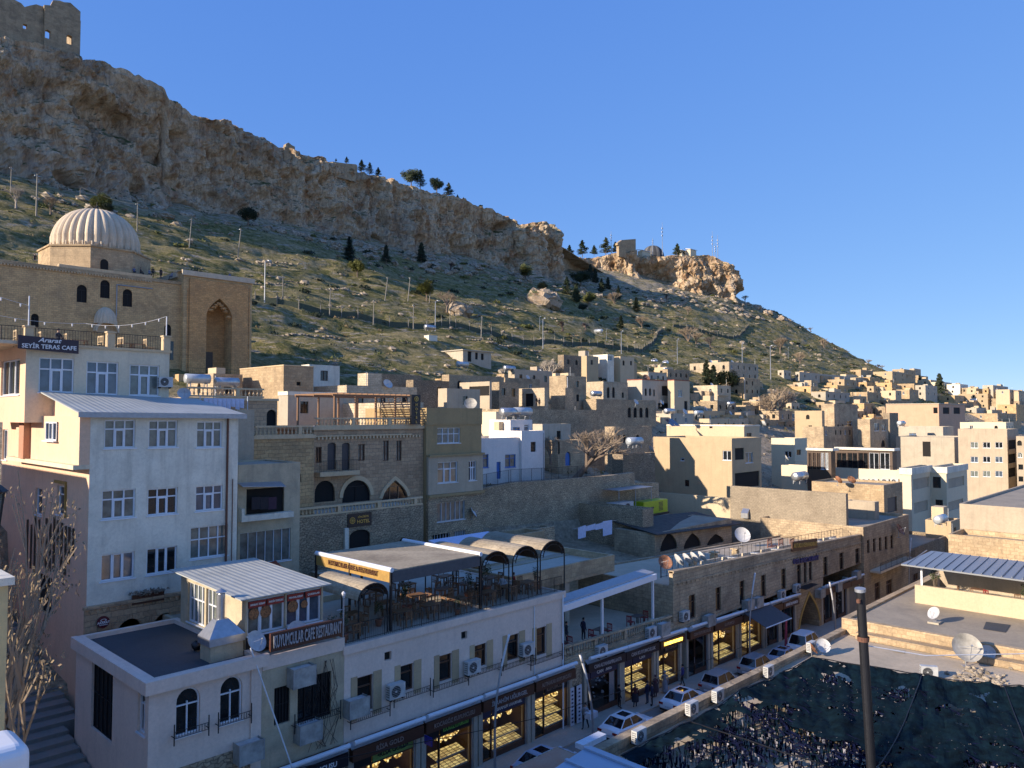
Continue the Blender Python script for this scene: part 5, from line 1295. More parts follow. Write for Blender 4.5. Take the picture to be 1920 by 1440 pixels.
# ---------- long stone inn ----------
e1 = pv(1614,1003,VS).x
ops = [('f',x0,y0,x1,y1,'rect','brown1') for (x0,y0,x1,y1) in ((1292,1115,1304,1160),(1342,1101,1352,1145),(1387,1089,1396,1133),(1427,1078,1436,1119),(1465,1066,1474,1105),(1495,1058,1502,1096),(1507.5,1053,1513,1101),(1517,1053,1523,1089),(1543.6,1044,1552,1081),(1574,1036,1582,1072),(1604,1028,1612,1063))]
INN = building('long weathered stone inn with narrow upper windows and an arched gate', d1, e1, VS, 45.5, -17.9, -14.1, 'lime_grey', par=.15, roofm='roof_light', cat='inn', name='inn_building', pt=.35, op=ops)
def slope_top(root, k, thr, x0):
    for c_ in root.children:
        if c_.name.split('.')[0] in ('wall','roof','cornice'):
            for v_ in c_.data.vertices:
                if v_.co.z+ORG[c_.name].z > thr: v_.co.z += k*(v_.co.x+ORG[c_.name].x-x0)
SL = -.038
slope_top(INN, SL, -14.35, d1)
mb = MB(); mb.prism([(d1,VS-.002,-14.12),(e1,VS-.002,-14.12+SL*(e1-d1)),(e1,VS-.002,-12.9+SL*(e1-d1)),(d1,VS-.002,-12.9)],(0,.36,0)); mb.build('parapet', M['lime_grey'], INN)
def zin(u, b=-12.9): return b+SL*(u-d1)
mb = MB(); ns = 60
for i in range(ns): 
    a = d1+(e1-d1)*i/ns; z_ = zin(a)-1.02; mb.box(a,VS-.07,z_-.16,a+.34,VS-.003,z_)
mb.prism([(d1,VS-.1,zin(d1)-1.0),(e1,VS-.1,zin(e1)-1.0),(e1,VS-.1,zin(e1)-.9),(d1,VS-.1,zin(d1)-.9)],(0,.097,0)); mb.prism([(d1,VS-.08,zin(d1)-.12),(e1,VS-.08,zin(e1)-.12),(e1,VS-.08,zin(e1)+.06),(d1,VS-.08,zin(d1)+.06)],(0,.5,0)); mb.build('stone_moulding', M['lime_grey'], INN)
# ground floor wall with the gate
g0, g1 = pv(1498,1150,VS).x, pv(1536,1150,VS).x
def zg_(u): return zst(u)+.16
mb = MB(); wall_face(mb, FS_, g0-1.0, -24.2, g1+1.2, -17.85, [(g0,-24,g1,pv(1516,1115,VS).z,'point')], depth=3.0)
mb.build('gate_wall', M['lime_grey'], INN)
mb = MB(); i_ = arch_pts(g0,-24,g1,pv(1516,1115,VS).z,'point',16)[2:]; o_ = arch_pts(g0-.28,-24,g1+.28,pv(1516,1115,VS).z+.35,'point',16)[2:]
for k in range(len(i_)-1): mb.prism([(x,VS-.003,z_) for x,z_ in (i_[k],i_[k+1],o_[k+1],o_[k])],(0,-.08,0))
mb.build('gate_moulding', M['letter_gold'], INN)
mb = MB(); mb.box(g0-2,VS+6,-24.5,g1+2,VS+6.1,-17.9); mb.box(g0-.6,VS+3,-24.5,g0-.5,VS+6,-17.9); mb.box(g1+.5,VS+3,-24.5,g1+.6,VS+6,-17.9); mb.box(g0-1,VS+.3,-18,g1+1,VS+6,-17.92); mb.build('gate_passage', M['rubble'], INN)
mb = MB(); 
for k in range(4): mb.box(g0-1+k*.9,VS-1.3+.1*k,-17.9-.02*k,g0-.9+k*.9+.9,VS-.2,-17.86-.02*k)
mb.build('entrance_slats', M['iron'], INN)
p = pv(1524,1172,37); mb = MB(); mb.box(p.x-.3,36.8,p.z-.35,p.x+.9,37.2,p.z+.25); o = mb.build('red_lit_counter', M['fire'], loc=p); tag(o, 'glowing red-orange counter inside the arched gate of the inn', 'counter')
Fi = Face('f', VS-.1); q = Fi.px(1484,1017,1531,1029); sg = thing('inn_sign', (q[0],VS,q[1]), 'dark board with gold ornamental letters on the inn parapet', 'sign')
mb = MB(); mb.prism([(q[0],VS-.2,q[1]+.1),(q[2],VS-.2,q[1]-.25),(q[2],VS-.2,q[1]+.75),(q[0],VS-.2,q[1]+1.1)],(0,.12,0)); bd = mb.build('board', M['sign_brown'], sg)
text('ARTUKLU KERVANSARAYI', bd, Face('f',VS-.22), (q[0]+q[2])/2, q[1]+.42, .62, 'letter_gold', maxw=(q[2]-q[0])*.93, slope=.075)
q = Fi.px(1487,1044,1535,1056); text('OTEL & RESTAURANT', None, Face('f',VS-.08), (q[0]+q[2])/2, (q[1]+q[3])/2, .7, 'letter_blue', maxw=(q[2]-q[0]), slope=.06, ext=.05); o = bpy.context.scene.objects[-1]
for o in scene.objects:
    if o.name.startswith('lettering') and o.parent is None: o.name = 'blue_sign_letters'; tag(o, 'dark blue raised sign letters on the inn wall under the gold sign', 'sign')
# ---------- end building with balcony ----------
f1 = pv(1706,1003,VS).x
EB = building('tall end house with a shared balcony at the far end of the inn', e1+.02, pv(1700,1000,VS).x, VS-.3, 48, -25.5, pv(1625,985,VS).z, 'lime_grey', par=.4, name='end_house', op=[('f',1626+i*11,1012-i*2.2,1631+i*11,1038-i*2.2,'rect','brown1') for i in range(5)]+[('f',1640,1092,1650,1125,'rect','gal'),('f',1662,1087,1673,1115,'rect','gal')])
q = FS_.px(1626,1056,1693,1062); mb = MB(); mb.box(q[0],VS-1.6,q[1]+.2,q[2],VS-.31,q[1]+.45); mb.build('balcony', M['trim_pale'], EB); railing(EB, [(q[0],VS-1.55,q[1]+.45),(q[2],VS-1.55,q[1]+.45)], 1.0, .2)
building('plain grey stone house beyond the balcony house on the street', pv(1701,1000,VS).x, pv(1740,1000,VS).x+10, VS-.2, 46, -27, pv(1705,1030,VS).z, 'rubble_dark', op=[('f',1712,1075,1722,1120,'rect','gal')], name='end_house')
# ---------- shop fronts ----------
def shop(x0, x1, label, s1, s2=None, m1='letter_dim', board='sign_brown', m2='letter_white', b2='sign_black', door=.3, kind='gold', awn=True, zoff=0, seed=0, open_awn=False):
    a, b = pv(x0,1300,VS).x, pv(x1,1250,VS).x; um = (a+b)/2; zb = zst(um)+.16; zg = zb+4.35+zoff
    S_ = thing('shop_front', (a,VS,zb), label, 'shop')
    pl = .32; gz1 = zg-1.12; Fg = Face('f', VS+.2)
    for xx in (a, b-pl): mb = MB(); mb.box(xx,VS-.05,zb-.3,xx+pl,VS+.5,zg-.05); mb.build('pilaster', M['concrete'], S_)
    for xx in (a+pl, b-pl-.09): mb = MB(); mb.box(xx+.005,VS+.02,zb,xx+.085,VS+.14,gz1); mb.build('shutter_rail', M['galv'], S_)
    sl_ = -.035 if um > 44 else -.006
    mb = MB(); L_ = b-a; dz_ = sl_*L_/2
    mb.prism([(a+.05,VS-.42,zg-1.05-dz_),(b-.05,VS-.42,zg-1.05+dz_),(b-.05,VS-.42,zg-.42+dz_),(a+.05,VS-.42,zg-.42-dz_)],(0,.36,0)); bd = mb.build('sign_board', M[board], S_)
    if s1: text(s1, bd, Face('f',VS-.43), um+.15*L_*0, zg-.73, .36, m1, maxw=L_*.72, slope=-math.atan(sl_), d=-.012)
    mb = MB(); mb.prism([(a,VS-.34,zg-.38),(b,VS-.34,zg-.38),(b,VS-.06,zg-.12),(a,VS-.06,zg-.12)],(0,0,.03)); mb.build('flashing', M['galv'], S_)
    if awn:
        mb = MB(); mb.tube((a+.06,VS-.5,zg-dz_),(b-.06,VS-.5,zg+dz_),.13,n=10); mb.build('awning_roller', M['white_pvc'], S_)
    if open_awn:
        mb = MB(); mb.prism([(a,VS-.4,zg-.1),(b+.3,VS-.4,zg-.2),(b+.3,VS-2.6,zg-1.15),(a,VS-2.6,zg-1.05)],(0,0,.04)); mb.build('open_awning', M['canvas_grey'], S_); mb = MB(); mb.tube((a,VS-2.62,zg-1.07),(b+.3,VS-2.62,zg-1.17),.06,n=6); mb.build('awning_bar', M['white_pvc'], S_)
    ga, gb = a+pl+.09, b-pl-.09; gd = ga+(gb-ga)*door
    if kind == 'shut':
        mb = MB(); mb.box(ga,VS+.1,zb,gb,VS+.16,gz1); mb.build('roller_shutter', M['shutter'], S_); return S_
    # top lettering panel
    zt2 = gz1; zp = gz1-.55 if s2 else gz1-.06
    if s2:
        mb = MB(); mb.box(gd+.05,VS+.1,zp,gb-.03,VS+.16,zt2); b2o = mb.build('fascia_panel', M[b2], S_); text(s2, b2o, Face('f',VS+.1), (gd+gb)/2, (zp+zt2)/2, .36, m2, maxw=(gb-gd)*.8, d=-.014)
        mb = MB(); mb.box(ga,VS+.1,zp,gd-.05,VS+.16,zt2); mb.build('fascia_panel', M['sign_black' if b2 != 'sign_navy' else b2], S_)
    fr_ = MB()
    for xx in (ga, gd-.04, gb-.06): fr_.box(xx,VS+.12,zb,xx+.07,VS+.26,zp-.003)
    fr_.box(ga+.07,VS+.12,zb,gd-.04,VS+.26,zb+.08); fr_.box(gd+.03,VS+.12,zb,gb-.06,VS+.26,zb+.35); fr_.box(ga+.07,VS+.12,zp-.09,gd-.04,VS+.26,zp-.003); fr_.box(gd+.03,VS+.12,zp-.09,gb-.06,VS+.26,zp-.003)
    fr_.build('window_frame', M['brown_frame'], S_)
    gl = MB(); gl.face([(gd+.03,VS+.2,zb+.35),(gb-.06,VS+.2,zb+.35),(gb-.06,VS+.2,zp-.09),(gd+.03,VS+.2,zp-.09)]); gl.build('shop_window', M['shop_glass'], S_)
    gl = MB(); gl.face([(ga+.07,VS+.2,zb+.08),(gd-.04,VS+.2,zb+.08),(gd-.04,VS+.2,zp-.09),(ga+.07,VS+.2,zp-.09)]); dr = gl.build('door', M['shop_glass'], S_)
    mb = MB(); mb.tube((gd-.15,VS+.1,zb+1.0),(gd-.15,VS+.1,zb+1.5),.02,n=6); mb.build('handle', M['galv'], dr)
    # interior shell
    sh = MB(); zc_ = zp+.02; y1 = VS+3.4
    sh.face([(a,VS+.2,zb-.0),(b,VS+.2,zb),(b,y1,zb),(a,y1,zb)]); sh.face([(a,VS+.25,zc_),(b,VS+.25,zc_),(b,y1,zc_),(a,y1,zc_)]); sh.face([(a+.1,VS+.3,zb),(a+.1,y1,zb),(a+.1,y1,zc_),(a+.1,VS+.3,zc_)]); sh.face([(b-.1,VS+.3,zb),(b-.1,y1,zb),(b-.1,y1,zc_),(b-.1,VS+.3,zc_)]); sh.face([(a,y1,zb),(b,y1,zb),(b,y1,zc_),(a,y1,zc_)])
    sh.build('interior', M['wood_dark' if kind != 'dark' else 'void_shade'], S_)
    if kind == 'gold':
        rr = random.Random(seed)
        for k in range(rr.choice([2,3])):
            z_ = zb+.42+k*(.5+.04*(seed%4)); y_ = VS+.3+k*.28
            mb = MB(); mb.prism([(gd+.1,y_,z_),(gb-.12,y_,z_),(gb-.12,y_+.75,z_+.16),(gd+.1,y_+.75,z_+.16)],(0,0,.05)); mb.build('display_tray', M['tray'], S_)
            mb = MB(); mb.box(gd+.1,y_-.03,z_-.06,gb-.12,y_,z_+.03); mb.build('shelf_edge', M['concrete'], S_)
        zz = zb+2.05; n_ = max(4, int((gb-gd)/.32))
        mb = MB()
        for i in range(n_*2):
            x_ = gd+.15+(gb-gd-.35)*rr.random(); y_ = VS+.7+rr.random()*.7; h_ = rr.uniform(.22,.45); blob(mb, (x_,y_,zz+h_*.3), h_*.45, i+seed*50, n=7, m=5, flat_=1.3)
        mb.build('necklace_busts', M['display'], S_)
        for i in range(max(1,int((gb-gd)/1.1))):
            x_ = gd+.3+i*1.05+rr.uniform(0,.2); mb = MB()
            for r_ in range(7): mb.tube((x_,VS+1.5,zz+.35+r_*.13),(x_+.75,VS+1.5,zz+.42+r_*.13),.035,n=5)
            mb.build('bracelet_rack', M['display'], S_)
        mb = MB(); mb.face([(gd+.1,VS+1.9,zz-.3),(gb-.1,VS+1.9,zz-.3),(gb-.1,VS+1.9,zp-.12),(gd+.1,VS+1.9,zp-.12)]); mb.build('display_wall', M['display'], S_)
    elif kind == 'silver':
        mb = MB(); rr = random.Random(3)
        for i in range(18): blob(mb, (gd+.2+(gb-gd-.4)*rr.random(),VS+.6,zb+1+rr.random()*1.4), .1, i, n=6, m=4)
        mb.build('jewellery', M['letter_silver'], S_); mb = MB(); mb.box(gb-.95,VS+.17,zb+.4,gb-.35,VS+.19,zp-.1); mb.build('poster', M['galv'], S_)
    return S_
shop(490,648,'jewellery shop under the stone house at the lower picture edge','HİLAL KUYUMCUSU','KUYUMCUSU','letter_white','sign_dark','letter_gold',door=.45,seed=1)
shop(653,788,'gold shop with green rounded window signs','RİSA GOLD','•RİSA GOLD•',b2='sign_green',m2='sign_black',seed=2)
shop(790,895,'gold shop with green lettering and a small blue hanging board','KOCAGÖZ KUYUMCUSU','KOCAGÖZ KUYUMCUSU',m2='letter_green',seed=3)
shop(897,994,'gold shop with navy window sign and long trays of bracelets','İBRAHİM UĞURGEL','İBRAHİM UĞURGEL',m1='letter_silver',b2='sign_navy',door=.22,seed=4)
shop(996,1072,'gold shop at the right end of the pink house','ALTINAKAR KUYUMCUSU','KUYUMCUSU',m2='letter_dim',door=.3,seed=5)
shop(1095,1166,'silver shop with pale poster beside the curved white lamp pole','CAN ALYANS&PIRLANTA','CAN   ARIS',m1='letter_silver',board='sign_dark',b2='sign_navy',door=.12,kind='silver',seed=6)
shop(1166,1229,'gold shop with navy sign under the middle of the balustrade','CAN KUYUMCULUK','CAN',m1='letter_silver',board='sign_dark',b2='sign_navy',door=.3,seed=7)
shop(1231,1278,'gold shop with glowing yellow sign letters','MODERN KUYUMCU','KUYUMCU',m1='letter_lit',m2='letter_dim',door=.3,seed=8)
shop(1287,1331,'unlit dark shop left of the inn gate row','CAN KUYUMCULUK',None,kind='dark',door=.4,seed=9)
shop(1334,1386,'gold shop under the first upper windows of the inn','KUYUMCU',None,door=.3,seed=10)
shop(1388,1434,'shop under the large open grey awning','',None,door=.35,open_awn=True,seed=11)
shop(1436,1463,'dark shop right of the large open awning','',None,kind='dark',seed=12)
shop(1464,1494,'shop with small white letters next to the gate','SEFERİ KUYUMCU',None,m1='letter_white',kind='dark',seed=13)
shop(1543,1566,'dark narrow shop just right of the arched gate','',None,kind='dark',seed=14)
shop(1567,1592,'shop with pale window behind the black pole','',None,kind='silver',seed=15)
shop(1593,1615,'closed shuttered shop under the end of the inn','',None,kind='shut',seed=16)
p = pv(735+0,1240,VS)
mb = MB(); q = FS_.px(786,1370,806,1386); mb.box(q[0],VS-1.1,q[1],q[0]+.06,VS-.45,q[3]); o = mb.build('blue_board', M['sign_blue'], loc=(q[0],VS-1,q[1])); tag(o, 'small blue hanging board between two gold shops', 'sign')
mb = MB(); a_ = pv(1078,1300,VS).x; mb.box(a_-.55,VS,-22,a_+.75,VS+.4,-17.3); o = mb.build('stone_pier', M['rubble'], loc=(a_,VS,-22)); tag(o, 'stone pier with a narrow dark doorway between pink house and terrace shops', 'wall')
mb = MB(); mb.box(a_-.15,VS-.03,-21.6,a_+.45,VS-.003,-19.0); mb.build('door', M['void_shade'], o)  # black panel painted as the unlit doorway opening
for k, (x, lb) in enumerate(((1073,'narrow white product banner by the pier doorway'),(1086,'wider white product banner right of the pier doorway'))):
    a_ = pv(x,1330,VS-.3).x; mb = MB(); mb.box(a_-.2-k*.08,VS-.32,-21.5,a_+.2+k*.08,VS-.29,-18.9); o = mb.build('product_banner', M['sheet_white'], loc=(a_,VS-.3,-21.5)); tag(o, lb, 'banner')
    mb = MB()
    for i in range(9): mb.box(a_-.1,VS-.326,-21.3+i*.26,a_+.1,VS-.322,-21.18+i*.26)
    mb.build('printed_shapes', M['sign_navy'], o)
a_ = pv(1473,1160,33.6); mb = MB(); mb.prism([(a_.x-.3,33.6,zst(a_.x)+.2),(a_.x+.3,33.6,zst(a_.x)+.2),(a_.x+.35,33.6,zst(a_.x)+3.1),(a_.x+.1,33.6,zst(a_.x)+3.5)],(0,.03,0)); fl = mb.build('beach_flag', M['pink_flag'], loc=(a_.x,33.6,zst(a_.x))); tag(fl, 'tall pink feather flag standing before the inn shops', 'flag')
# air conditioners and cages on the facades
AC = mk_ac(); CG = mk_cage()
def ac(x, y, v, label, rz=0, sc=1.15, grp='air conditioner outdoor units', pr=AC, off=.32):
    p = pv(x, y, v-off); put(pr, (p.x, v-off, p.z), rz, sc, label, grp)
for x, y, lb in ((466,1427,'air conditioner cage at the lower right of the pink corner house'),(565,1285,'air conditioner cage above the barred window of the stone house'),(577,1389,'air conditioner cage below the barred window of the stone house'),(668,1342,'air conditioner cage at the left end of the long pink house'),(1242,1190,'air conditioner cage under the corner of the inn'),(1329,1173,'air conditioner cage under the second inn window'),(1403,1143,'air conditioner cage by the thin lamp pole on the inn'),(1420,1138,'air conditioner cage right of the thin lamp pole on the inn'),(1538,1120,'air conditioner cage above the right side of the gate'),(1570,1108,'air conditioner cage right of the gate above the narrow shop'),(1606,1085,'air conditioner cage behind the top of the black pole')):
    ac(x, y, VS, lb, pr=CG, off=.36, grp='air conditioner cages on the street facades', sc=1)
for x, y, lb in ((742,1310,'air conditioner beside the second window of the pink house'),(886,1264,'large boxed air conditioner below the fourth window of the pink house'),(988,1230,'air conditioner between the last two windows of the pink house'),(1128,1232,'air conditioner low on the left part of the balustrade'),(1221,1196,'air conditioner hanging on the right part of the balustrade'),(1284,1165,'air conditioner at the left corner of the inn facade'),(1466,1123,'air conditioner above the small white shop letters'),(1494,1111,'air conditioner above the left side of the arched gate')):
    ac(x, y, VS, lb, sc=1.25)
# ---------- domed stone school ----------
VM = 130.0
def mX(px, py=520, v=VM): return pv(px, py, v).x
mz = pv(285,522,VM).z; mb0 = pv(400,706,VM).z
MD = building('huge honey-coloured stone school with ribbed dome on the hillside', mX(-70), mX(345), VM, 150, 2, mz, 'lime_gold', cat='mosque', name='domed_school', par=.3, roofm='roof_light', cap=('lime_pale',.15,.5), op=[
 ('f',144,534,163,567,'round','arched'),('f',188,525,206,559,'round','arched'),('f',230,542,248,575,'round','arched'),('f',58,588,73,613,'round','arched'),('f',308,608,321,631,'round','arched')])
FM = Face('f', VM); mb = MB()
for i in range(130):
    a = mX(-60)+i*.42*1.0
    if a < mX(285): mb.box(a,VM-.28,mz-.75,a+.2,VM-.155,mz-.5)
q = FM.px(110,503,285,522); mb.box(q[0],VM-.1,mz+.02,q[2],VM+.7,mz+.45); mb.build('stone_moulding', M['trim'], MD)
q = FM.px(218,534,219,620); mb = MB(); mb.tube((q[0],VM-.1,q[3]),(q[0],VM-.1,q[1]),.09,n=5); mb.tube((q[0],VM-.1,q[3]),(mX(286),VM-.1,q[3]),.09,n=5); mb.build('pipe', M['galv'], MD)
cx_, cy_ = pv(180,470,139).x, 139.0
def ribs(R_, z0, z1, c, n_, par, oct_=None):
    mb = MB(); m_ = n_*6; prof = []
    H_ = z1-z0
    for i in range(17):
        t_ = i/16*math.pi/2; prof.append((max(.05, R_*math.cos(t_)**.86*(1.0 if i > 1 else .985)), z0+H_*math.sin(t_)))
    mb.lathe((c[0],c[1],0), [(R_*.975,z0-.9),(R_*.985,z0-.25)]+prof, m_, rf=lambda a_, z_: (.935+.075*abs(math.sin(n_*a_/2)) if z_ > z0-.3 else .97))
    mb.build('dome', M['domestone'], par, smooth=False)
    mb = MB()
    for i in range(n_):
        a_ = 2*math.pi*(i+.0)/n_; x_, y_ = c[0]+R_*.995*math.cos(a_), c[1]+R_*.995*math.sin(a_)
        mb.tube((x_,y_,z0-.9),(x_,y_,z0+.1),.10,.16,n=5)
    mb.build('dome_scallops', M['domestone'], par)
plaster('domestone', (.50,.44,.36), (.22,.19,.16), .55)
zd = pv(180,468,139).z
ribs(6.75, zd, pv(180,394,139).z, (cx_,cy_), 32, MD)
mb = MB(); n8 = 8; mb.lathe((cx_,cy_,0), [(8.3,mz-.5),(8.3,zd-1.1),(8.55,zd-1.1),(8.55,zd-.85),(6.9,zd-.8)], 8, a0=math.pi/8); mb.build('drum', M['lime_pale'], MD)
Fd = Face('f', cy_-8.3*math.cos(math.pi/8)-.02); q = Fd.px(188,486,203,508); mb = MB(); mb.face([Fd.p(*p_,-.02) for p_ in arch_pts(*q,'round')]); mb.build('window', M['void_shade'], MD)
mb = MB(); zt_ = pv(180,394,139).z; mb.lathe((cx_,cy_,zt_), [(.25,-.1),(.1,.3),(.2,.5),(.05,.75),(.04,1.3),(.001,1.5)], 8); mb.build('finial', M['iron'], MD)
# little half dome over the bay window
zc_ = pv(197,608,VM).z; xh_ = mX(197,600); mb = MB()
mb.lathe((xh_,VM,0), [(1.75*math.cos(t_*math.pi/20), zc_+2.7*math.sin(t_*math.pi/20)) for t_ in range(11)], 60, ang=math.pi, a0=math.pi, rf=lambda a_, z_: .92+.1*abs(math.sin(9*a_))); mb.build('half_dome', M['domestone'], MD)
mb = MB(); o_ = arch_pts(xh_-1.75,zc_-2.2,xh_+1.75,zc_+.5,'round',14)[2:]; i_ = arch_pts(xh_-1.5,zc_-2.2,xh_+1.5,zc_+.15,'round',14)[2:]
for k in range(len(i_)-1): mb.prism([(x,VM-1.3,z_) for x,z_ in (i_[k],i_[k+1],o_[k+1],o_[k])],(0,1.3,0))
mb.face([(x,VM-.06,z_) for x,z_ in i_]); mb.build('bay_arch', M['domestone'], MD)
# portal block
VP_ = VM-1.2; pa, pb = pv(345,520,VP_).x, pv(473,520,VP_).x; pz1 = pv(345,507,VP_).z; Fp = Face('f', VP_)
NI = 2.6
PO = building('', pa, pb, VP_+NI, 146, 2, pz1-.05, 'lime_gold', parent=MD, par=.6, roofm='roof_light', cap=('domestone',.3,.8))
for w_ in list(PO.children): pass
q = Fp.px(385,560,433,702); 
for o in list(MD.children):    # open the portal niche in the block's front
    pass
mb = MB(); bz = q[1]
def band(x0, x1_, y0, y1, t_, m_):
    h_ = Fp.px(x0,y0,x1_,y1); mb_ = MB(); mb_.box(h_[0],VP_-t_,h_[1],h_[2],VP_-.003,h_[3]); mb_.build('portal_band', M[m_], MD)
stone('niche', (.58,.34,.15), (.50,.28,.12), (.34,.21,.11), .62, .3, amt=.3)
nm = MB(); wall_face(nm, Face('f',VP_-.35), q[0]-2.9, bz, q[2]+2.9, pv(400,528,VP_).z, [(q[0],bz-.02,q[2],q[3],'point')], depth=.35); 
for a_ in (q[0]-2.9, q[2]+2.9): nm.face([(a_,VP_-.35,bz),(a_,VP_,bz),(a_,VP_,pv(400,528,VP_).z),(a_,VP_-.35,pv(400,528,VP_).z)])
nm.face([(q[0]-2.9,VP_-.35,pv(400,528,VP_).z),(q[2]+2.9,VP_-.35,pv(400,528,VP_).z),(q[2]+2.9,VP_,pv(400,528,VP_).z),(q[0]-2.9,VP_,pv(400,528,VP_).z)])
nm.build('portal_frame', M['niche'], MD)
nb = MB(); ap = arch_pts(q[0]+.003,bz,q[2]-.003,q[3],'point'); 
dd = 1.0
nb.face([(a_,VP_+NI-.02,z_) for a_, z_ in ap])
sf = MB(); wall_face(sf, Fp, pa, 2, pb, pz1, [(q[0],bz-.02,q[2],q[3],'point')], depth=NI); sf.face([(pa,VP_,2),(pa,VP_+NI,2),(pa,VP_+NI,pz1),(pa,VP_,pz1)]); sf.face([(pb,VP_,2),(pb,VP_+NI,2),(pb,VP_+NI,pz1),(pb,VP_,pz1)]); sf.face([(pa,VP_,pz1),(pb,VP_,pz1),(pb,VP_+NI,pz1),(pa,VP_+NI,pz1)]); sf.build('portal_front', M['lime_gold'], MD); cb = MB(); cb.box(pa-.35,VP_-.3,pz1-.75,pb+.35,VP_-.003,pz1+.1); cb.box(pa-.35,VP_,pz1+.003,pb+.35,VP_+NI+3,pz1+.1); cb.build('cornice', M['domestone'], MD); nb.build('niche_back', M['niche'], MD)
io = arch_pts(q[0]+.5,bz,q[2]-.5,q[3]-1.0,'point',8)
mz2 = MB()
for k in range(2, len(io)-1):
    for r_ in range(2): blob(mz2, (lerp(io[k][0],io[k+1][0],r_*.5), VP_-.1, io[k][1]+.15), .38, k*3+r_, n=6, m=4)
mz2.build('muqarnas', M['niche'], MD)
h_ = Fp.px(386,658,411,703); mb = MB(); mb.box(h_[0],VP_+NI-.09,h_[1],h_[2],VP_+NI-.025,h_[3]); mb.build('door', M['bronze_door'], MD)
h2 = Fp.px(433,560,470,700); 
for k in range(22): pass
mb = MB(); 
for xx in (350,466): h_ = Fp.px(xx,540,xx+1.5,700); mb.box(h_[0],VP_-.1,h_[1],h_[2],VP_-.003,h_[3])
mb.build('pilaster_strips', M['niche'], MD)
railing(MD, [(pv(350,703,122).x,122,pv(400,703,122).z-.2),(pv(472,703,122).x,122,pv(400,703,122).z-.2)], 1.2, .3)
building('pale forecourt wall below the great portal', pv(335,706,121).x, pv(475,706,121).x, 121, 129, -2, pv(400,704,121).z, 'lime_gold', name='forecourt_wall', cat='wall', par=.1)
h_ = Face('f',VM-.05).px(319,640,325,675); mb = MB(); mb.box(h_[0],VM-.1,h_[1],h_[2],VM-.02,h_[3]); mb.build('window', M['glass_dark'], MD)
# ---------- ruined castle ----------
def ruin(label, x0, x1, prof, yb, v, th, holes, side=0, m='lime_grey', name='castle_ruin'):
    a, b = pv(x0,60,v).x, pv(x1,60,v).x; zb_ = pv((x0+x1)/2,yb,v).z-3; Fr = Face('f', v); hs = [(*Fr.px(*h[:4]), h[4]) for h in holes]
    zmin = min(pv(x,y,v).z for x, y in prof)-1.2
    t_ = thing(name, (a,v,zb_), label, 'castle'); mb = MB()
    wall_face(mb, Fr, a, zb_, b, zmin, hs, depth=th); wall_face(mb, Face('f', v+th), a, zb_, b, zmin, hs, depth=-.01)
    pts = [(pv(x,y,v).x, pv(x,y,v).z) for x, y in prof]
    for (p, q_) in zip(pts, pts[1:]): mb.prism([(p[0],v,zmin),(q_[0],v,zmin),(q_[0],v,q_[1]),(p[0],v,p[1])],(0,th,0))
    mb.face([(a,v,zb_),(a,v+th,zb_),(a,v+th,zmin),(a,v,zmin)]); mb.face([(b,v,zb_),(b,v+th,zb_),(b,v+th,zmin),(b,v,zmin)]); mb.build('wall', M[m], t_)
    if side:
        sb = MB(); zt_ = pts[-1][1]; sb.box(b-th,v+th+.003,zb_,b,v+side,zt_-.5); sb.build('side_wall', M[m], t_)
        sb = MB(); sb.box(a+3.2,v+side*.8,zb_,b-th-.003,v+side*.8+1,zt_-14); sb.build('inner_wall', M['lime_pale'], t_)
    return t_
stone('castle', (.36,.29,.20), (.30,.24,.165), (.22,.18,.13), 1.3, .6, amt=.6)
ruin('ruined castle wall at the top left corner with one small square hole', -90, 82, [(-90,-20),(-20,-14),(8,-12),(28,0),(40,6),(46,13),(58,10),(68,8),(80,12),(82,11)], 88, 277, 1.6, [(43,45,51,54,'rect')], m='castle')
ruin('ruined square castle tower with two arched openings against the sky', 83, 151, [(83,9),(95,10),(100,0),(112,1),(120,4),(132,5),(142,14),(151,22)], 128, 276, 1.6, [(84.5,56,95,72,'seg'),(125,66,135.5,83,'seg')], side=14, m='castle')
ruin('small ruined tower block on the ridge', 536, 553, [(536,270),(541,267),(547,272),(553,275)], 290, 291, 2, [], side=6, m='castle')
ruin('low ruined wall on the ridge left of the pines', 612, 670, [(612,304),(625,303),(645,306),(667,308),(670,310)], 322, 291, 1.6, [(666,310,669,316,'rect')], m='castle')
ruin('tiny ruined wall stub on the descending ridge', 912, 924, [(912,394),(918,390),(924,391)], 402, 293, 1.5, [], m='castle')
p = ridge(1175,470); KT = ruin('tan square castle keep above the far cliff', 1158, 1192, [(1158,456),(1166,450),(1178,449),(1192,448)], 476, 305, 2, [(1188,460,1190,464,'rect')], side=9, m='lime_pale')
p = pv(1224,480,312); rd_ = 21/1440*(p.y/ray(1224,480).y)*1.02; rm = thing('radar_dome', p, 'dark striped radar dome on the far cliff', 'radar dome'); mb = MB(); mb2 = MB()
plaster('radome', (.12,.125,.13), (.05,.05,.05), .5); plaster('radome_dark', (.05,.052,.055), (.03,.03,.03), .5)
for i in range(20):
    (mb if i % 2 else mb2).lathe((p.x,p.y,p.z-2), [(rd_*math.cos(t_*math.pi/20)**.9, rd_*1.15*math.sin(t_*math.pi/20)) for t_ in range(11)], 2, a0=2*math.pi*i/20, ang=2*math.pi/20)
mb.build('light_panels', M['radome'], rm); mb2.build('dark_panels', M['radome_dark'], rm)
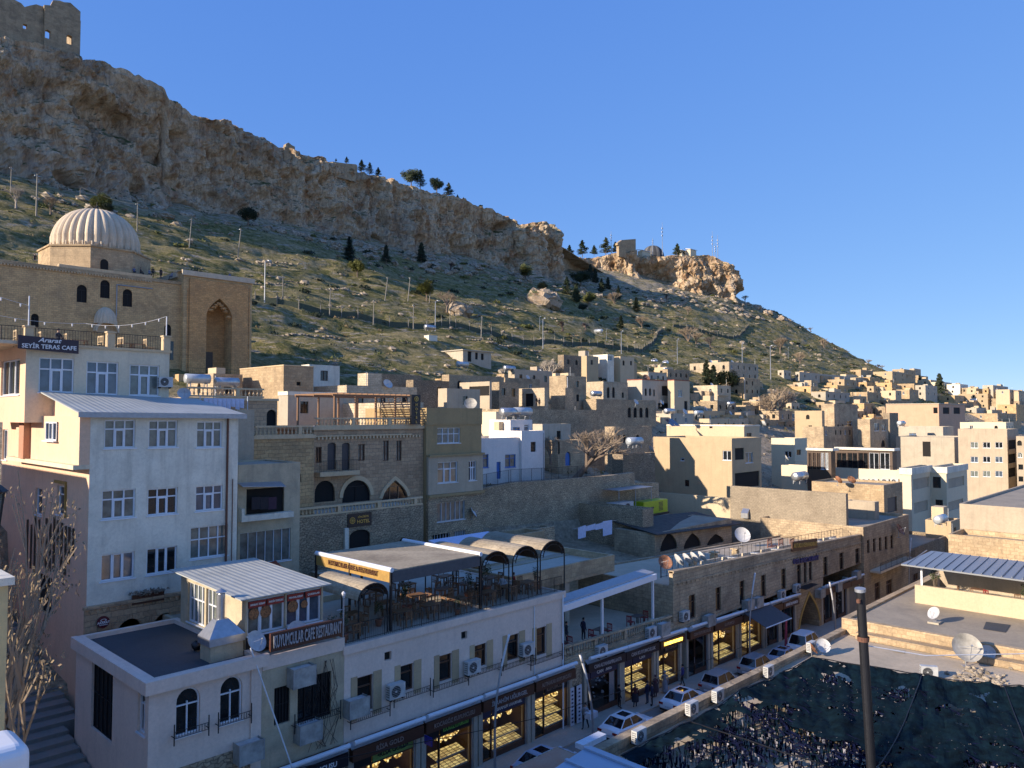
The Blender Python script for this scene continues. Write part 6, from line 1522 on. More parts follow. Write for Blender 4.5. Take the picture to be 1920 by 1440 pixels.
for (x, y, w_, lb) in ((1212,478,10,'small pale guard hut beside the radar dome'),(1285,477,9,'low white shed on the far cliff edge'),(1300,474,8,'white shed with tilted panels on the far cliff edge')):
    p = ridge(x, y, 3); mb = MB(); s_ = w_/1440*p.y/ray(x,y).y*1.3; bt = thing('hut', p, lb, 'hut'); mb.box(p.x-s_,p.y,p.z-3,p.x+s_,p.y+4,p.z+s_*.5); mb.build('wall', M['cream_bright'], bt); mb = MB(); mb.prism([(p.x-s_*1.2,p.y-.5,p.z+s_*.5),(p.x+s_*1.2,p.y-.5,p.z+s_*.55),(p.x+s_*1.2,p.y+4.5,p.z+s_*.8),(p.x-s_*1.2,p.y+4.5,p.z+s_*.7)],(0,0,.3)); mb.build('roof', M['sheet_white'], bt)
for k, (x, y, h_) in enumerate(((1146,455,6),(1242,455,9),(1224,455,4),(1336,470,9),(1346,472,8),(1341,475,6))):
    p = ridge(x, y+14, 4); mb = MB(); s_ = h_*2.2; mb.tube((p.x,p.y,p.z-4),(p.x,p.y,p.z+s_*1.0),.28,.1,n=5); 
    for j in range(3): mb.box(p.x-.7,p.y-.1,p.z+s_*(.5+.13*j),p.x+.7,p.y+.1,p.z+s_*(.55+.13*j))
    o = mb.build('radio_mast', M['galv'], loc=p); tag(o, ['cluster mast left of the castle keep','tall thin mast right of the radar dome','short mast rising behind the radar dome','tall mast at the far cliff end, left','tall mast at the far cliff end, right','short mast at the far cliff end, between two tall ones'][k], 'mast')
mb = MB(); pts = [pv(x,y,v) for x, y, v in ((1048,484,299),(1075,490,312),(1107,502,312),(1150,517,304),(1188,531,297))]
for a, b in zip(pts, pts[1:]): mb.prism([(a.x,a.y,a.z-7),(b.x,b.y,b.z-7),(b.x,b.y,b.z+.5),(a.x,a.y,a.z+.5)],(0,1.2,0))
o = mb.build('castle_wall', M['castle'], loc=pts[0]); tag(o, 'long old retaining wall sloping down between the two cliffs', 'wall')
# ---------- retaining wall and middle town ----------
H = house
ww = thing('retaining_wall', (57,63,-16), 'tall rough stone retaining wall below the blue and white house', 'wall'); mb = MB(); ups = [pv(x,y,62.8) for x, y in ((893,918),(960,905),(1050,899),(1130,893),(1190,886),(1190,905),(1235,905))]
for a, b in zip(ups, ups[1:]):
    if b.x-a.x > .3: mb.prism([(a.x,62.8,-19),(b.x,62.8,-19),(b.x,62.8,b.z),(a.x,62.8,a.z)],(0,.9,0))
mb.build('wall', M['rubble'], ww)
RL = railing(None, [(ups[0].x,63,ups[0].z+.02),(ups[1].x,63,ups[1].z+.02),(ups[2].x,63,ups[2].z+.02),(ups[3].x,63,ups[3].z+.02)], 1.5, .18, r=.016); tag(RL, 'iron railing on top of the tall retaining wall', 'railing')
BW = H('blue and white painted house with blue door and shutters', 896,897,1020, 822,905,'bluewhite', v=68, dep=8, par=.9, roofm='terrace', op=[('f',931,866,939,898,'rect','dblue'),('f',897,852,916,877,'rect','blue'),('f',947,852,967,876,'rect','blue'),('f',997,830,1005,850,'rect','blue'),('f',998,863,1006,878,'rect','blue')])
H('white upper room with blue shutter on the blue and white house', 937,957,998, 787,822,'bluewhite', v=71, dep=4, par=.1, op=[('f',962,801,975,818,'rect','blue'),('f',983,796,992,808,'rect','pvc1')])
H('right terrace block of the blue and white house', 976,978,1021, 808,840,'bluewhite', v=67.6, dep=6, par=.7)
H('sunlit yellow-cream house behind the blue and white house', 895,930,948, 772,830,'cream_bright', v=76, op=[])
H('long dim stone terrace wall house above the blue and white house', 948,952,1162, 767,800,'rubble', v=86, dep=6)
H('low grey cottage with arched blue door beside the leaning bare tree', 1018,1046,1096, 826,884,'lime_grey', v=72, op=[('f',1060,847,1070,873,'round','dblue'),('f',1040,828,1050,852,'rect','hole')])
H('grey corrugated lean-to house right of the blue balcony', 1015,1017,1070, 795,826,'grey', v=78)
H('dim stone house with round-headed windows behind the bare tree', 1150,1152,1222, 800,870,'rubble', v=76, op=[('f',1158,815,1164,830,'round','hole'),('f',1168,815,1174,830,'round','hole'),('f',1192,815,1199,832,'round','hole')])
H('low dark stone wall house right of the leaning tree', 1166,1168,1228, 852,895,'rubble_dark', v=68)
H('long stone house with four arched windows in a row', 1094,1118,1230, 748,800,'rubble', v=None, op=[('f',1177,764,1183,783,'round','arched'),('f',1188,764,1194,783,'round','arched'),('f',1199,764,1205,783,'round','arched'),('f',1210,764,1216,783,'round','arched')])
H('stone house with two small arches above the four arched windows', 1094,1131,1177, 715,760,'pale_block', nf=0, op=[('f',1138,726,1143,746,'round','hole'),('f',1148,726,1153,746,'round','hole'),('f',1166,736,1170,746,'rect','hole')])
H('grey plaster house with three small arches and a balcony', 1176,1204,1266, 711,768,'grey', op=[('f',1209,728,1213,742,'round','hole'),('f',1217,728,1221,742,'round','hole'),('f',1225,730,1228,743,'round','hole'),('f',1241,724,1257,742,'rect','hole'),('f',1234,756,1258,772,'rect','hole')], cap=('red_tile',.1,.15))
H('pale yellow house at the right of the grey balcony house', 1256,1264,1293, 712,778,'cream', op=[('f',1271,731,1279,744,'rect','pvc2'),('f',1283,752,1289,770,'rect','hole')], cap=('red_tile',.1,.15))
H('large tan house with two levels below the hill fence', 1097,1149,1194, 677,720,'tan', op=[('f',1154,692,1158,704,'rect','hole'),('f',1167,694,1172,703,'rect','dark'),('f',1180,686,1187,709,'rect','pvc2')])
H('upper tan block with a chimney tank below the fence', 1097,1100,1122, 667,700,'tan', v=133, dep=8)
H('small white rooftop room with purple window frame', 1112,1139,1151, 664,680,'white', v=133, op=[('f',1137,667,1148,676,'rect','pvc2')])
H('cream block right of the white rooftop room', 1151,1163,1189, 668,690,'cream', v=132)
H('small cream parapet house on the terraces', 1070,1098,1100, 690,715,'cream')
H('long low stone house with dark doorway in the left cluster', 840,842,945, 702,768,'lime_grey', nf=3, v=106)
H('grey-brown house with cluttered balcony', 862,918,922, 715,770,'taupe', v=96, op=[('l',880,724,925,742,'rect','hole')])
H('shaded stone house beside the cluttered balcony', 918,936,972, 716,775,'rubble', nf=2, v=98)
H('flat grey parapet house with water tank above the left cluster', 963,965,1035, 692,725,'taupe', v=118)
H('tall shaded brown house with lit left wall by the bare trees', 1030,1062,1099, 704,765,'lime_grey', v=108, nf=1)
H('pale ruined house with broken lit walls and two people', 973,1021,1028, 727,772,'pale_block', v=94, op=[('l',985,738,1000,762,'rect','hole')])
H('smaller broken-walled house with a pale blue door', 1033,1060,1075, 727,768,'rubble', v=93, op=[('f',1052,748,1058,766,'rect','dwhite')])
H('low stone house under the grey parapet house', 945,947,1012, 708,732,'lime_grey', v=110, nf=2)
H('mound-backed stone house ruin under the hill path', 1055,1057,1090, 665,690,'rubble_dark', v=127)
H('concrete hillside cabin with three doors', 825,868,921, 655,681,'grey', op=[('f',877,659,884,678,'rect','hole'),('f',891,661,896,674,'rect','hole'),('f',902,663,907,675,'rect','hole')], cap=('concrete',.4,.25))
H('tiny hut with solar panel on the slope', 800,804,820, 628,641,'white')
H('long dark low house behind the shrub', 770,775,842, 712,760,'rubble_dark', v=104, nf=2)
H('dim block house behind the olive building', 835,838,900, 728,775,'taupe', v=86, nf=1)
H('wide low dim stone house above the hotel roof', 700,702,790, 700,735,'rubble', v=108, nf=2)
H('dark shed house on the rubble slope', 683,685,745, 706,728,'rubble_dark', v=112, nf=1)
H('big plain tan wall house with balconies on its shaded front', 1225,1372,1427, 822,940,'tan', v=64, deep=3, wm_l='tan', op=[('l',1276,858,1283,864,'rect','pvc1'),('l',1284,900,1292,912,'rect','brown1'),('l',1355,845,1371,863,'rect','pvc2'),('f',1378,840,1395,862,'rect','hole'),('f',1398,848,1412,868,'rect','pvc2'),('f',1378,885,1424,914,'rect','hole')])
H('low white-rimmed house above the tan wall house', 1250,1395,1424, 797,822,'cream', v=75, op=[('l',1330,796,1336,803,'round','hole'),('f',1400,812,1409,819,'rect','dark')], cap=('white',.12,.3))
H('white house with a lit left wall and one window', 1446,1490,1513, 822,872,'cream_bright', v=73, op=[('l',1471,846,1484,858,'rect','pvc2'),('f',1494,843,1502,853,'rect','dark')])
H('tan cube house with straw-coloured side beside the big bare tree', 1490,1541,1546, 770,842,'tan', v=86, nl=0)
H('lower shaded stone wing of the tan cube house', 1541,1544,1598, 800,842,'lime_grey', v=85.5, dep=6, nf=0)
H('tall shaded stone house with grey shutters behind the tan cube', 1540,1564,1608, 757,812,'lime_grey', v=89, op=[('f',1588,789,1598,805,'rect','pvc1'),('f',1570,795,1573,803,'round','hole'),('f',1579,795,1582,803,'round','hole')])
H('stone house with two blue-grey windows at the cypress', 1608,1631,1665, 786,842,'lime_grey', v=79, op=[('f',1639,793,1648,808,'rect','pvc2'),('f',1653,797,1661,808,'rect','pvc2'),('f',1652,825,1660,838,'round','hole')])
H('narrow dark brown wall house right of the two-window house', 1664,1668,1684, 774,840,'rubble_dark', v=82)
H('long rose-coloured house with shaded balcony front', 1661,1760,1809, 756,793,'rose', v=84, op=[('l',1750,764,1758,775,'rect','dark'),('f',1768,764,1780,776,'rect','hole'),('f',1788,764,1800,776,'rect','hole')], cap=('concrete',.2,.3))
H('grey house with turquoise window below the rose house', 1680,1768,1788, 800,830,'grey', v=74, op=[('l',1705,812,1718,822,'rect','blue')])
H('olive-grey block house above the restaurant pavilions', 1680,1789,1822, 820,878,'grey', v=61, nl=0, op=[('l',1730,828,1745,856,'rect','hole'),('f',1800,838,1810,850,'rect','dark')])
H('four-storey tan apartment house near the right edge', 1796,1888,1909, 805,930,'taupe', v=46, deep=9, cat='apartment building', op=[('l',1820+i*23,829+r*27,1834+i*23,840+r*27,'rect','pvc2') for i in range(3) for r in range(3)]+[('f',1891,825+r*26,1905,842+r*26,'rect','hole') for r in range(3)])
H('white house with green awning behind the four-storey house', 1800,1886,1900, 792,812,'cream_bright', v=60)
H('beige house cut off by the right picture edge', 1905,1935,1990, 818,935,'taupe', v=40, nl=2, nf=2, deep=9)
H('long white terrace wall block carrying the glass restaurant', 1465,1690,1700, 882,930,'cream_bright', v=48, par=.2, roofm='terrace', name='restaurant_building')
H('left part of the modern white hotel with open balconies', 1687,1708,1746, 878,1000,'cream_bright', v=46, deep=4, cat='hotel', name='hotel_building', op=[('f',1712,896,1742,916,'rect','bal_shade'),('f',1714,940,1740,960,'rect','bal_shade')], cap=('white',.2,1.2))
H('right part of the modern white hotel with brown windows', 1744,1774,1813, 876,1000,'cream_bright', v=43.2, deep=4, cat='hotel', name='hotel_building', op=[('l',1749,894,1764,915,'rect','brown'),('l',1754,937,1768,957,'rect','brown'),('f',1778,895,1808,913,'rect','bal_shade'),('f',1778,938,1806,955,'rect','bal_shade')], cap=('white',.2,1.2))
for i, (x0, x1, v_, lb) in enumerate(((1513,1566,58,'left glass restaurant pavilion with white roof slab'),(1566,1681,50,'right glass restaurant pavilion with white roof slab and brown frames'))):
    H(lb, x0, x1-8, x1, 841, 884, 'wood_dark', v=v_, name='pavilion', cat='pavilion', deep=.1, par=.02, cap=('white',.5,.45), op=[('l',x0+3+k*(x1-x0-14)/5,849,x0+1+(k+1)*(x1-x0-14)/5,880,'rect','pvc2' if k > 2 else 'brown') for k in range(5)])
p = pv(1469,882,70); q = pv(1690,884,48.3); r2 = pv(1813,870,43.2)
RL = railing(None, [(q.x,69,q.z),(q.x,48.2,q.z)], 1.0, .3); tag(RL, 'dark railing in front of the glass restaurant pavilions', 'railing')
H('long block wall house of grey bricks behind the inn roof', 1395,1586,1590, 926,975,'block', v=37.5, dep=16)
H('dark grey low wall box at the end of the brick wall', 1587,1640,1648, 942,975,'taupe', v=37)
H('stone wing in front of the long white terrace block', 1522,1657,1692, 910,964,'lime_pale', v=42, op=[('f',1664,932,1682,960,'rect','ddark')])
H('sunlit tan wall house behind the bright green generator', 1245,1393,1396, 936,984,'cream', v=52, dep=14, par=.1)
H('low roof terrace house past the inn', 1500,1640,1690, 982,1010,'taupe', v=38, roofm='terrace')
H('lit tan house below the modern hotel', 1735,1783,1800, 978,1010,'tan', v=34, nf=0)
# arcade building with dark sloping roof behind the inn
VA = 50.2; a, b = pv(1228,1035,VA).x, pv(1372,1020,VA).x; zt = pv(1250,996,VA).z
AR = building('low arcade building with three pointed arches and a dark sloping roof', a, b, VA, 56, -18.5, zt, 'lime_grey', name='arcade_building', cat='arcade', par=.05, op=[('f',1238,997,1270,1032,'point','hole'),('f',1282,999,1314,1027,'point','hole'),('f',1326,1001,1357,1020,'point','hole')])
mb = MB(); mb.prism([(a-.6,VA-.7,zt-.1),(b+2,VA-.7,zt-.9),(b+3,57.5,zt-.1),(a+1.5,57.5,zt+.55)],(0,0,.12)); mb.build('sloping_roof', M['tar_roof'], AR)
H('rough stone house with white downpipe left of the arcade', 1085,1205,1225, 955,1030,'rubble', v=53, op=[('f',1209,990,1216,1003,'rect','hole')])
H('old stone yard house with rubble roof behind the terrace', 950,952,1040, 1000,1045,'rubble', v=55, op=[('f',1000,1003,1018,1030,'rect','ddark'),('f',955,1000,962,1012,'rect','hole')], roofm='roof_dark')
# ---------- far terraced houses ----------
far = [ # xl,xc,xr,yt,yb,mat,label
(1293,1367,1421,678,728,'pale_block','white-pergola cafe house on the slope'),(1250,1252,1292,692,715,'rubble','small stone house left of the conifers'),(1227,1250,1262,688,712,'cream','cream hut by the parked white cars'),
(1195,1215,1250,697,716,'grey','grey low house below the parked white cars'),(1300,1345,1370,722,748,'pale_block','little pale house between dark conifers'),(1365,1395,1425,708,745,'lime_pale','stepped stone wall house right of the conifers'),
(1497,1499,1594,697,712,'grey','long grey retaining house under the bare slope'),(1515,1540,1560,704,716,'lime_pale','small flat house in front of the long grey one'),(1528,1583,1607,711,732,'lime_pale','pale cube with shaded right side on the terraces'),
(1594,1614,1637,693,706,'lime_pale','topmost small house on the skyline terraces'),(1604,1631,1650,707,722,'lime_gold','golden low house on the upper terraces'),(1622,1673,1698,696,718,'tan','tan house with blue windows on the skyline'),
(1673,1695,1716,692,718,'tan','tan house next to the blue-windowed skyline house'),(1594,1672,1680,717,738,'lime_gold','long golden wall house in the middle terraces'),(1681,1714,1728,719,740,'lime_pale','pale cube under the skyline conifer'),
(1460,1520,1534,724,742,'lime_gold','golden wall house above the big bare tree'),(1521,1548,1592,734,756,'grey','grey concrete house with corrugated roof'),(1594,1626,1652,735,756,'lime_pale','pale house with open dark doorway'),
(1636,1679,1690,732,750,'cream','cream terrace house right of the open doorway'),(1680,1705,1722,730,752,'lime_pale','lit cube just above the rose house, left'),(1716,1735,1757,722,752,'grey','grey twin-window house above the rose house'),
(1640,1665,1700,750,762,'rubble','low rubble house left of the rose house'),(1797,1852,1880,738,768,'tan','tan house with dim balcony on the right skyline'),(1880,1910,1950,735,775,'cream','cream house at the right picture edge'),
(1760,1790,1800,742,762,'lime_gold','small golden house below the tall dark cypress'),(1720,1745,1765,712,728,'cream','white-cream house below the small skyline pine'),(1745,1768,1785,716,735,'cream_bright','white house with water tank on the skyline'),
(1775,1800,1815,720,742,'white','white flat house below the telecom mast'),(1812,1830,1845,728,745,'cream','cream box house right of the telecom mast'),(1430,1455,1490,738,760,'rubble','rubble house hidden behind the big bare tree'),
(1392,1425,1450,752,775,'lime_pale','sunlit low house left of the big bare tree'),(1300,1345,1380,752,775,'rubble','shaded stone house under the conifers'),(1266,1300,1360,770,790,'tan','tan house with white dish right of the yellow house'),
(1380,1398,1423,760,778,'tan','small tan house with green door shed'),(1421,1460,1485,770,800,'lime_grey','stone house at the foot of the bare tree'),(1598,1620,1640,756,775,'lime_gold','gold stone house with arched recess'),
(1560,1600,1625,742,758,'lime_pale','pale stepped house above the shaded tall house'),(1640,1660,1672,764,785,'lime_grey','dim low house right of the shaded tall house'),(1810,1870,1905,775,800,'lime_pale','long pale house beyond the rose house'),
(1830,1880,1915,790,806,'tan','tan flat house above the four-storey house'),(1870,1905,1945,758,790,'lime_gold','golden house on the right above the four-storey house'),(1690,1740,1765,790,803,'rubble','stone roof house directly under the rose house'),
(1100,1120,1150,785,800,'rubble','low dim wall house left of the leaning tree'),(1230,1262,1300,775,800,'grey','grey house with steel boiler and solar panel'),(1290,1330,1365,785,803,'cream','cream low house above the plain tan wall'),
(1030,1060,1100,775,800,'rubble_dark','dim wall house right of the cylinder tank'),(985,1010,1040,700,718,'taupe','taupe flat roof house near the bare trees'),(1099,1110,1180,712,722,'cream','thin cream parapet house between two tan houses'),
(1700,1722,1740,704,716,'lime_pale','tiny pale skyline house left of the pine'),(1655,1668,1690,726,736,'cream','tiny cream roof room in the middle terraces'),(1545,1570,1590,722,736,'lime_gold','narrow golden house left of the middle terraces'),(1842,1862,1890,722,742,'grey','grey skyline house left of the edge')]
FARV = {}
for r_ in far:
    xl, xc, xr, yt, yb, m_, lb = r_
    try: H(lb, xl, xc, xr, yt, yb, m_, nf=max(1, min(5, int((xr-xc)/9))), nl=max(1, min(4, int((xc-xl)/18))), cap=(('trim',.08,.15) if int(xc) % 3 == 0 else None), group='stacked houses of the hillside town')
    except Exception as ex: print('house', lb, ex)
# infill rooftops between the named houses, smaller and farther
rr = random.Random(77); mts = ['lime_pale','lime_gold','tan','cream','lime_grey','grey','rubble','pale_block']; k = 0
wds = ['pale','golden','tan','cream','dim stone','grey','rubble','block-built']
regions = [(1745,1915,735,775,30),(1500,1720,700,765,22),(1300,1500,765,830,12),(1230,1500,700,755,14),(1560,1900,765,805,18),(1420,1700,790,850,8),(1735,1800,930,985,5),(1815,1915,925,945,4),(1610,1900,800,850,12),(1230,1440,760,800,14),(800,1100,705,770,16),(1830,1915,850,930,5)]
names = ['on the right skyline','in the middle terraces','beside the big bare tree','around the spreading conifer','level with the rose house','above the glass pavilions','below the white modern hotel','under the right-edge apartment house','under the rose house','above the plain tan wall','in the dim left cluster','at the far right edge']
for (xa, xb, ya, yb_, n_), nm in zip(regions, names):
    for i in range(n_):
        x = lerp(xa, xb, (i+rr.random())/n_); y = rr.uniform(ya, yb_); w_ = rr.uniform(16,36)*(1 if y < 790 else 1.4); h_ = rr.uniform(7,12)*(1 if y < 790 else 1.4); mi = rr.randrange(8); sp = rr.uniform(.3,.8)
        H(wds[mi]+' box house '+nm+', '+['far left','left','centre','right','far right'][min(4,int(5*i/n_))], x-w_*sp, x, x+w_*(1-sp*.5), y-h_, y, mts[mi], nf=2, nl=1, group='box houses '+nm, deep=3); k += 1
# ---------- flat roofs across the street ----------
ZA = -17.1
r0 = pz(1136,1400,ZA).x
RA = building('flat grey roof building across the street with a long stone parapet', 28.7, 62, -12, 24.0, -22, ZA+.02, 'rubble', name='flat_roof_building', cat='building', par=.02, roofm='roof_light')
mb = MB(); mb.prism([(28.7,23.6,ZA-.3),(74.5,23.6,ZA-.6),(74.5,23.6,-17.0),(28.7,23.6,-16.5)],(0,.42,0)); mb.prism([(28.7,23.55,-16.497),(74.5,23.55,-16.997),(74.5,23.55,-16.88),(28.7,23.55,-16.38)],(0,.53,0)); mb.build('parapet', M['lime_grey'], RA)
RB = building('raised flat roof building with a sunlit stone edge', 62.2, 120, -14, 23.9, -25, -15.9, 'lime_pale', name='flat_roof_building', cat='building', par=.18, pt=.5, roofm='roof')
mb = MB(); mb.box(61.2,-14,-17.06,62.15,22.5,-16.6); mb.build('ledge', M['lime_pale'], RB)
# terrace with metal roof farther right
p = pv(1715,1096,21.5)
RC_ = building('pale terrace building with a long ribbed metal roof canopy', p.x, p.x+8.5, 4, 21.5, -26, p.z, 'cream', name='canopy_building', cat='building', par=.9, pt=.35, roofm='terrace', op=[('l',1850,1104,1864,1113,'rect','hole')])
mb = MB(); z1 = pv(1705,1056,22).z; mb.prism([(p.x-1.2,22.2,z1),(p.x-1.2,-2,z1-.2),(p.x+4.6,-2,z1+.35),(p.x+4.6,21.4,z1+.5)],(0,0,.12)); mb.build('metal_roof', M['roof_grey_metal'], RC_)
mb = MB()
for i in range(34): y = 21.8-i*.7; mb.prism([(p.x-1.2,y,z1+.12),(p.x-1.2,y-.06,z1+.12),(p.x+4.6,y-.06,z1+.59),(p.x+4.6,y,z1+.59)],(0,0,.06))
mb.build('roof_seams', M['roof_grey_metal'], RC_)
for y in (21, 12, 3): mb = MB(); mb.box(p.x+.1,y-.1,p.z-.9,p.x+.25,y+.05,z1+.2); mb.build('post', M['white_pvc'], RC_)
mb = MB(); mb.face([(p.x+5.4,-2,p.z-1),(p.x+5.4,21,p.z-1),(p.x+5.4,21,z1+.4),(p.x+5.4,-2,z1+.3)]); mb.build('back_wall', M['taupe'], RC_)
zt_ = p.z-.9
for k, (x, y, s_) in enumerate(((p.x+.9,20.2,1.7),(p.x+1,13.5,1.4),(p.x+.8,8,1.3))): put(PL, (x,y,zt_), k, s_, ['bushy pot plant at the left post of the metal canopy','pot plant in the middle of the canopy terrace','pot plant at the right of the canopy terrace'][k])
for k in range(6): put(RC if k % 2 else C1, (p.x+1.8,18.4-k*2.0,zt_), k*1.1, 1, ['first','second','third','fourth','fifth','sixth'][k]+' chair from the left post under the metal canopy', 'chairs under the metal canopy')
for k in range(3): put(T1, (p.x+2.6,17.3-k*4.2,zt_), math.pi/2, 1, ['left','middle','right'][k]+' table under the metal canopy', 'tables under the metal canopy')
p = pv(1789,950,12); RD = building('large beige concrete building at the right picture edge', 88, 128, -30, 21.8, -30, pv(1789,947,21.8).z, "taupe", name='concrete_building', cat='building', par=.25, roofm='roof')
building('lower beige tier in front of the large concrete building', 83, 87.9, -30, 21.6, -30, pv(1778,1001,21.6).z, 'lime_pale', name='concrete_building', cat='building', par=.5)
# ---------- blue sheet roof and red slab ----------
SL_ = building('low building end with a flaking red painted slab roof', 12, 28.6, 21.7, 24.6, -22, -15.9, 'rubble', name='slab_building', cat='building', par=.01, pt=.05, roofm='slabred')
SB = building('shop building under the blue sheet roof', 6, 28.4, -8, 21.65, -22, -16.2, 'rubble', name='sheet_roof_building', cat='building', par=.05)
mb = MB(); mb.prism([(11,21.4,-16.1),(28.3,22.6,-15.35),(28.3,-8,-15.75),(11,-8,-16.5)],(0,0,.08)); mb.build('blue_sheet_roof', M['roof_blue_metal'], SB)
mb = MB()
for i in range(12): x = 28.2-i*1.45; zz = lerp(-15.35,-16.1,i*1.45/17.3); yy = lerp(22.6,21.4,i*1.45/17.3); mb.prism([(x-.09,yy,zz+.08),(x+.09,yy,zz+.08),(x+.09,-8,zz-.32),(x-.09,-8,zz-.32)],(0,0,.09))
mb.prism([(28.25,22.6,-15.5),(28.65,22.6,-15.5),(28.65,-8,-15.9),(28.25,-8,-15.9)],(0,0,.22)); mb.build('roof_ribs', M['roof_blue_metal'], SB)
mb = MB(); q = pz(1108,1384,-15.6); mb.box(q.x-.9,q.y-.25,-15.85,q.x+.9,q.y+.25,-15.6); o = mb.build('white_trunking', M['sheet_white'], loc=q); tag(o, 'white metal box lying on the red slab corner', 'box')
# ---------- torn shade net ----------
NT = thing('shade_net', (45,10,-16), 'torn dark blue-green shade net sagging over the roof yard', 'shade net')
cor = [pz(1130,1412,-16.5), pz(1522,1236,-15.9), pz(1935,1306,-15.8), pz(1960,1440,-16.2)]
def netp(s, t_):   # s along street side edge, t towards the camera
    A0, A1 = cor[0], cor[1]; top = A0.lerp(A1, s) if s < .5 else None
    a = Vector((31,22.6,-16.5)).lerp(Vector((cor[1].x,cor[1].y,-15.9)), s); b = Vector((30,-9,-16.4)).lerp(Vector((cor[2].x+1.5,cor[2].y-3,-15.8)), s)
    p_ = a.lerp(b, t_); sag = math.sin(math.pi*s)*math.sin(math.pi*min(1,t_))*.9
    p_.z += -sag*.7+fb(p_.x*.25,p_.y*.25,3)*.22+abs(fb(p_.x*.11+p_.y*.09,p_.y*.5-p_.x*.2,8))*.3
    return p_
ns_, nt_ = 190, 190; grid = [[netp(i/ns_, j/nt_) for j in range(nt_+1)] for i in range(ns_+1)]
mb = MB(); sp_ = MB(); rr = random.Random(9)
def keep(s, t_, p_):
    hole = .9*noise.noise(Vector((p_.x*.55,p_.y*.55,2)))+.6*noise.noise(Vector((p_.x*1.7,p_.y*1.7,5)))
    b1 = (s-.44-.3*abs(t_-.3))/.13                    # whole cloth toward the right end
    b2 = 1-abs(t_-(.62-.45*s))/.07 if s < .7 else 0         # twisted band crossing from the lower left
    b3 = (s-.80)/.08; b4 = (.035-t_)/.03
    return max(-.25,min(.45,max(b1,b2,b4)))+hole*.85 > .10
for i in range(ns_):
    for j in range(nt_):
        p_ = grid[i][j]
        if keep(i/ns_, j/nt_, p_): mb.face([grid[i][j], grid[i+1][j], grid[i+1][j+1], grid[i][j+1]])
mb.build('net_sheet', M['net'], NT)
for k in range(12500):
    s, t_ = rr.random(), rr.random(); p_ = netp(s, t_)
    if fb(p_.x*.3,p_.y*.3,6) < -.2 or s > .9: continue
    L_ = rr.uniform(.3,1.0); w_ = rr.uniform(.03,.085); a = rr.uniform(0,3.14); d = Vector((math.cos(a)*w_, math.sin(a)*w_, 0)); e_ = Vector((rr.uniform(-.15,.15), rr.uniform(-.15,.15), -L_))
    m_ = rr.choice([0,0,1,1,1,2]); sp_.face([p_-d, p_+d, p_+d*.7+e_*.5+Vector((.04,0,0)), p_+e_, p_-d*.7+e_*.5], m_)
    if rr.random() < .25: q_ = netp(min(1,s+rr.uniform(-.02,.02)), min(1,max(0,t_+rr.uniform(.0,.03)))); sp_.face([p_-d, p_+d, q_+d+Vector((0,0,-.1)), q_-d], 1)
o = sp_.build('torn_strips', [M['net'], M['net_blue'], M['rag_light']], NT); o['kind'] = 'stuff'
mb = MB()
for (a, b) in (((0,0),(1,0)),((1,0),(1,1)),((.0,.3),(1,.42)),((.3,0),(.35,1)),((0,.55),(1,.7))):
    pts = [netp(lerp(a[0],b[0],i/16), lerp(a[1],b[1],i/16))+Vector((0,0,.03)) for i in range(17)]; mb.path(pts, [.035]*17, 5)
mb.build('support_rope', M['iron'], NT)
mb = MB(); rr = random.Random(4)
for k in range(900):
    x, y = rr.uniform(30,50), rr.uniform(-8,21); r_ = rr.uniform(.04,.14); blob(mb, (x,y,ZA+.02+r_*.3), r_, k, n=5, m=3)
o = mb.build('roof_rubble', M['pale_rock']); tag(o, kind='stuff')
mb = MB(); q = pz(1835,1282,ZA)
for k in range(160): r_ = rr.uniform(.05,.2); blob(mb, (q.x+rr.gauss(0,1.6),q.y+rr.gauss(0,.8),ZA+.02+r_*.4), r_, k+2000, n=6, m=4)
o = mb.build('rubble_pile', M['pale_rock'], loc=(q.x,q.y,ZA)); tag(o, 'pale heap of rubble on the flat roof behind the net', 'rubble', kind='stuff')
rr = random.Random(12)
for k in range(9):
    a, b, w_, d_ = rr.uniform(50,60), rr.uniform(-6,20), rr.uniform(.6,2.2), rr.uniform(.4,1.6); mb = MB(); z_ = ZA+.026+.004*k; mb.face([(a,b,z_),(a+w_,b+.2,z_),(a+w_*.9,b+d_,z_),(a-.1,b+d_*.8,z_)]); mb.build('roof_patch', M[['roof_dark','concrete','roof'][k%3]], RA)
for k in range(8):
    a, b, w_, d_ = rr.uniform(66,100), rr.uniform(-6,18), rr.uniform(1,5), rr.uniform(.5,3); mb = MB(); z_ = -16.074+.004*k; mb.face([(a,b,z_),(a+w_,b+.2,z_),(a+w_*.9,b+d_,z_),(a-.1,b+d_*.8,z_)]); mb.build('roof_patch', M[['roof_dark','concrete','roof_light'][k%3]], RB)
# black pole
pl = thing('black_pole', (31.4,11,ZA), 'tall slightly leaning black steel pole rising through the net', 'pole'); a, b = pv(1613,1108,11.0), pv(1634,1445,11.0); d = (b-a).normalized()
mb = MB(); mb.tube(a, b+d*6, .165, .185, n=18); mb.build('shaft', M['iron'], pl, smooth=False); mb = MB(); mb.tube(a-d*.1, a+d*.02, .2, n=18); mb.build('cap', M['galv'], pl)
mb = MB(); c = a+d*1.85; mb.tube(c-Vector((.24,0,0)), c+Vector((.24,0,0)), .03, n=6); mb.lathe(c-Vector((0,0,.1)), [(.21,0),(.22,.18)], 14); mb.lathe(a+d*.32-Vector((.24,0,.1)), [(.08,0),(.08,.14)], 8); mb.build('clamp', M['iron_rust'], pl)
mb = MB(); c = a+d*2.1; mb.path([c, c+Vector((2,-1.6,-.5)), c+Vector((6,-4,-.8)), c+Vector((26,-16,.5))], [.02,.02,.02,.02], 5); mb.build('rope', M['cable_white'], pl)
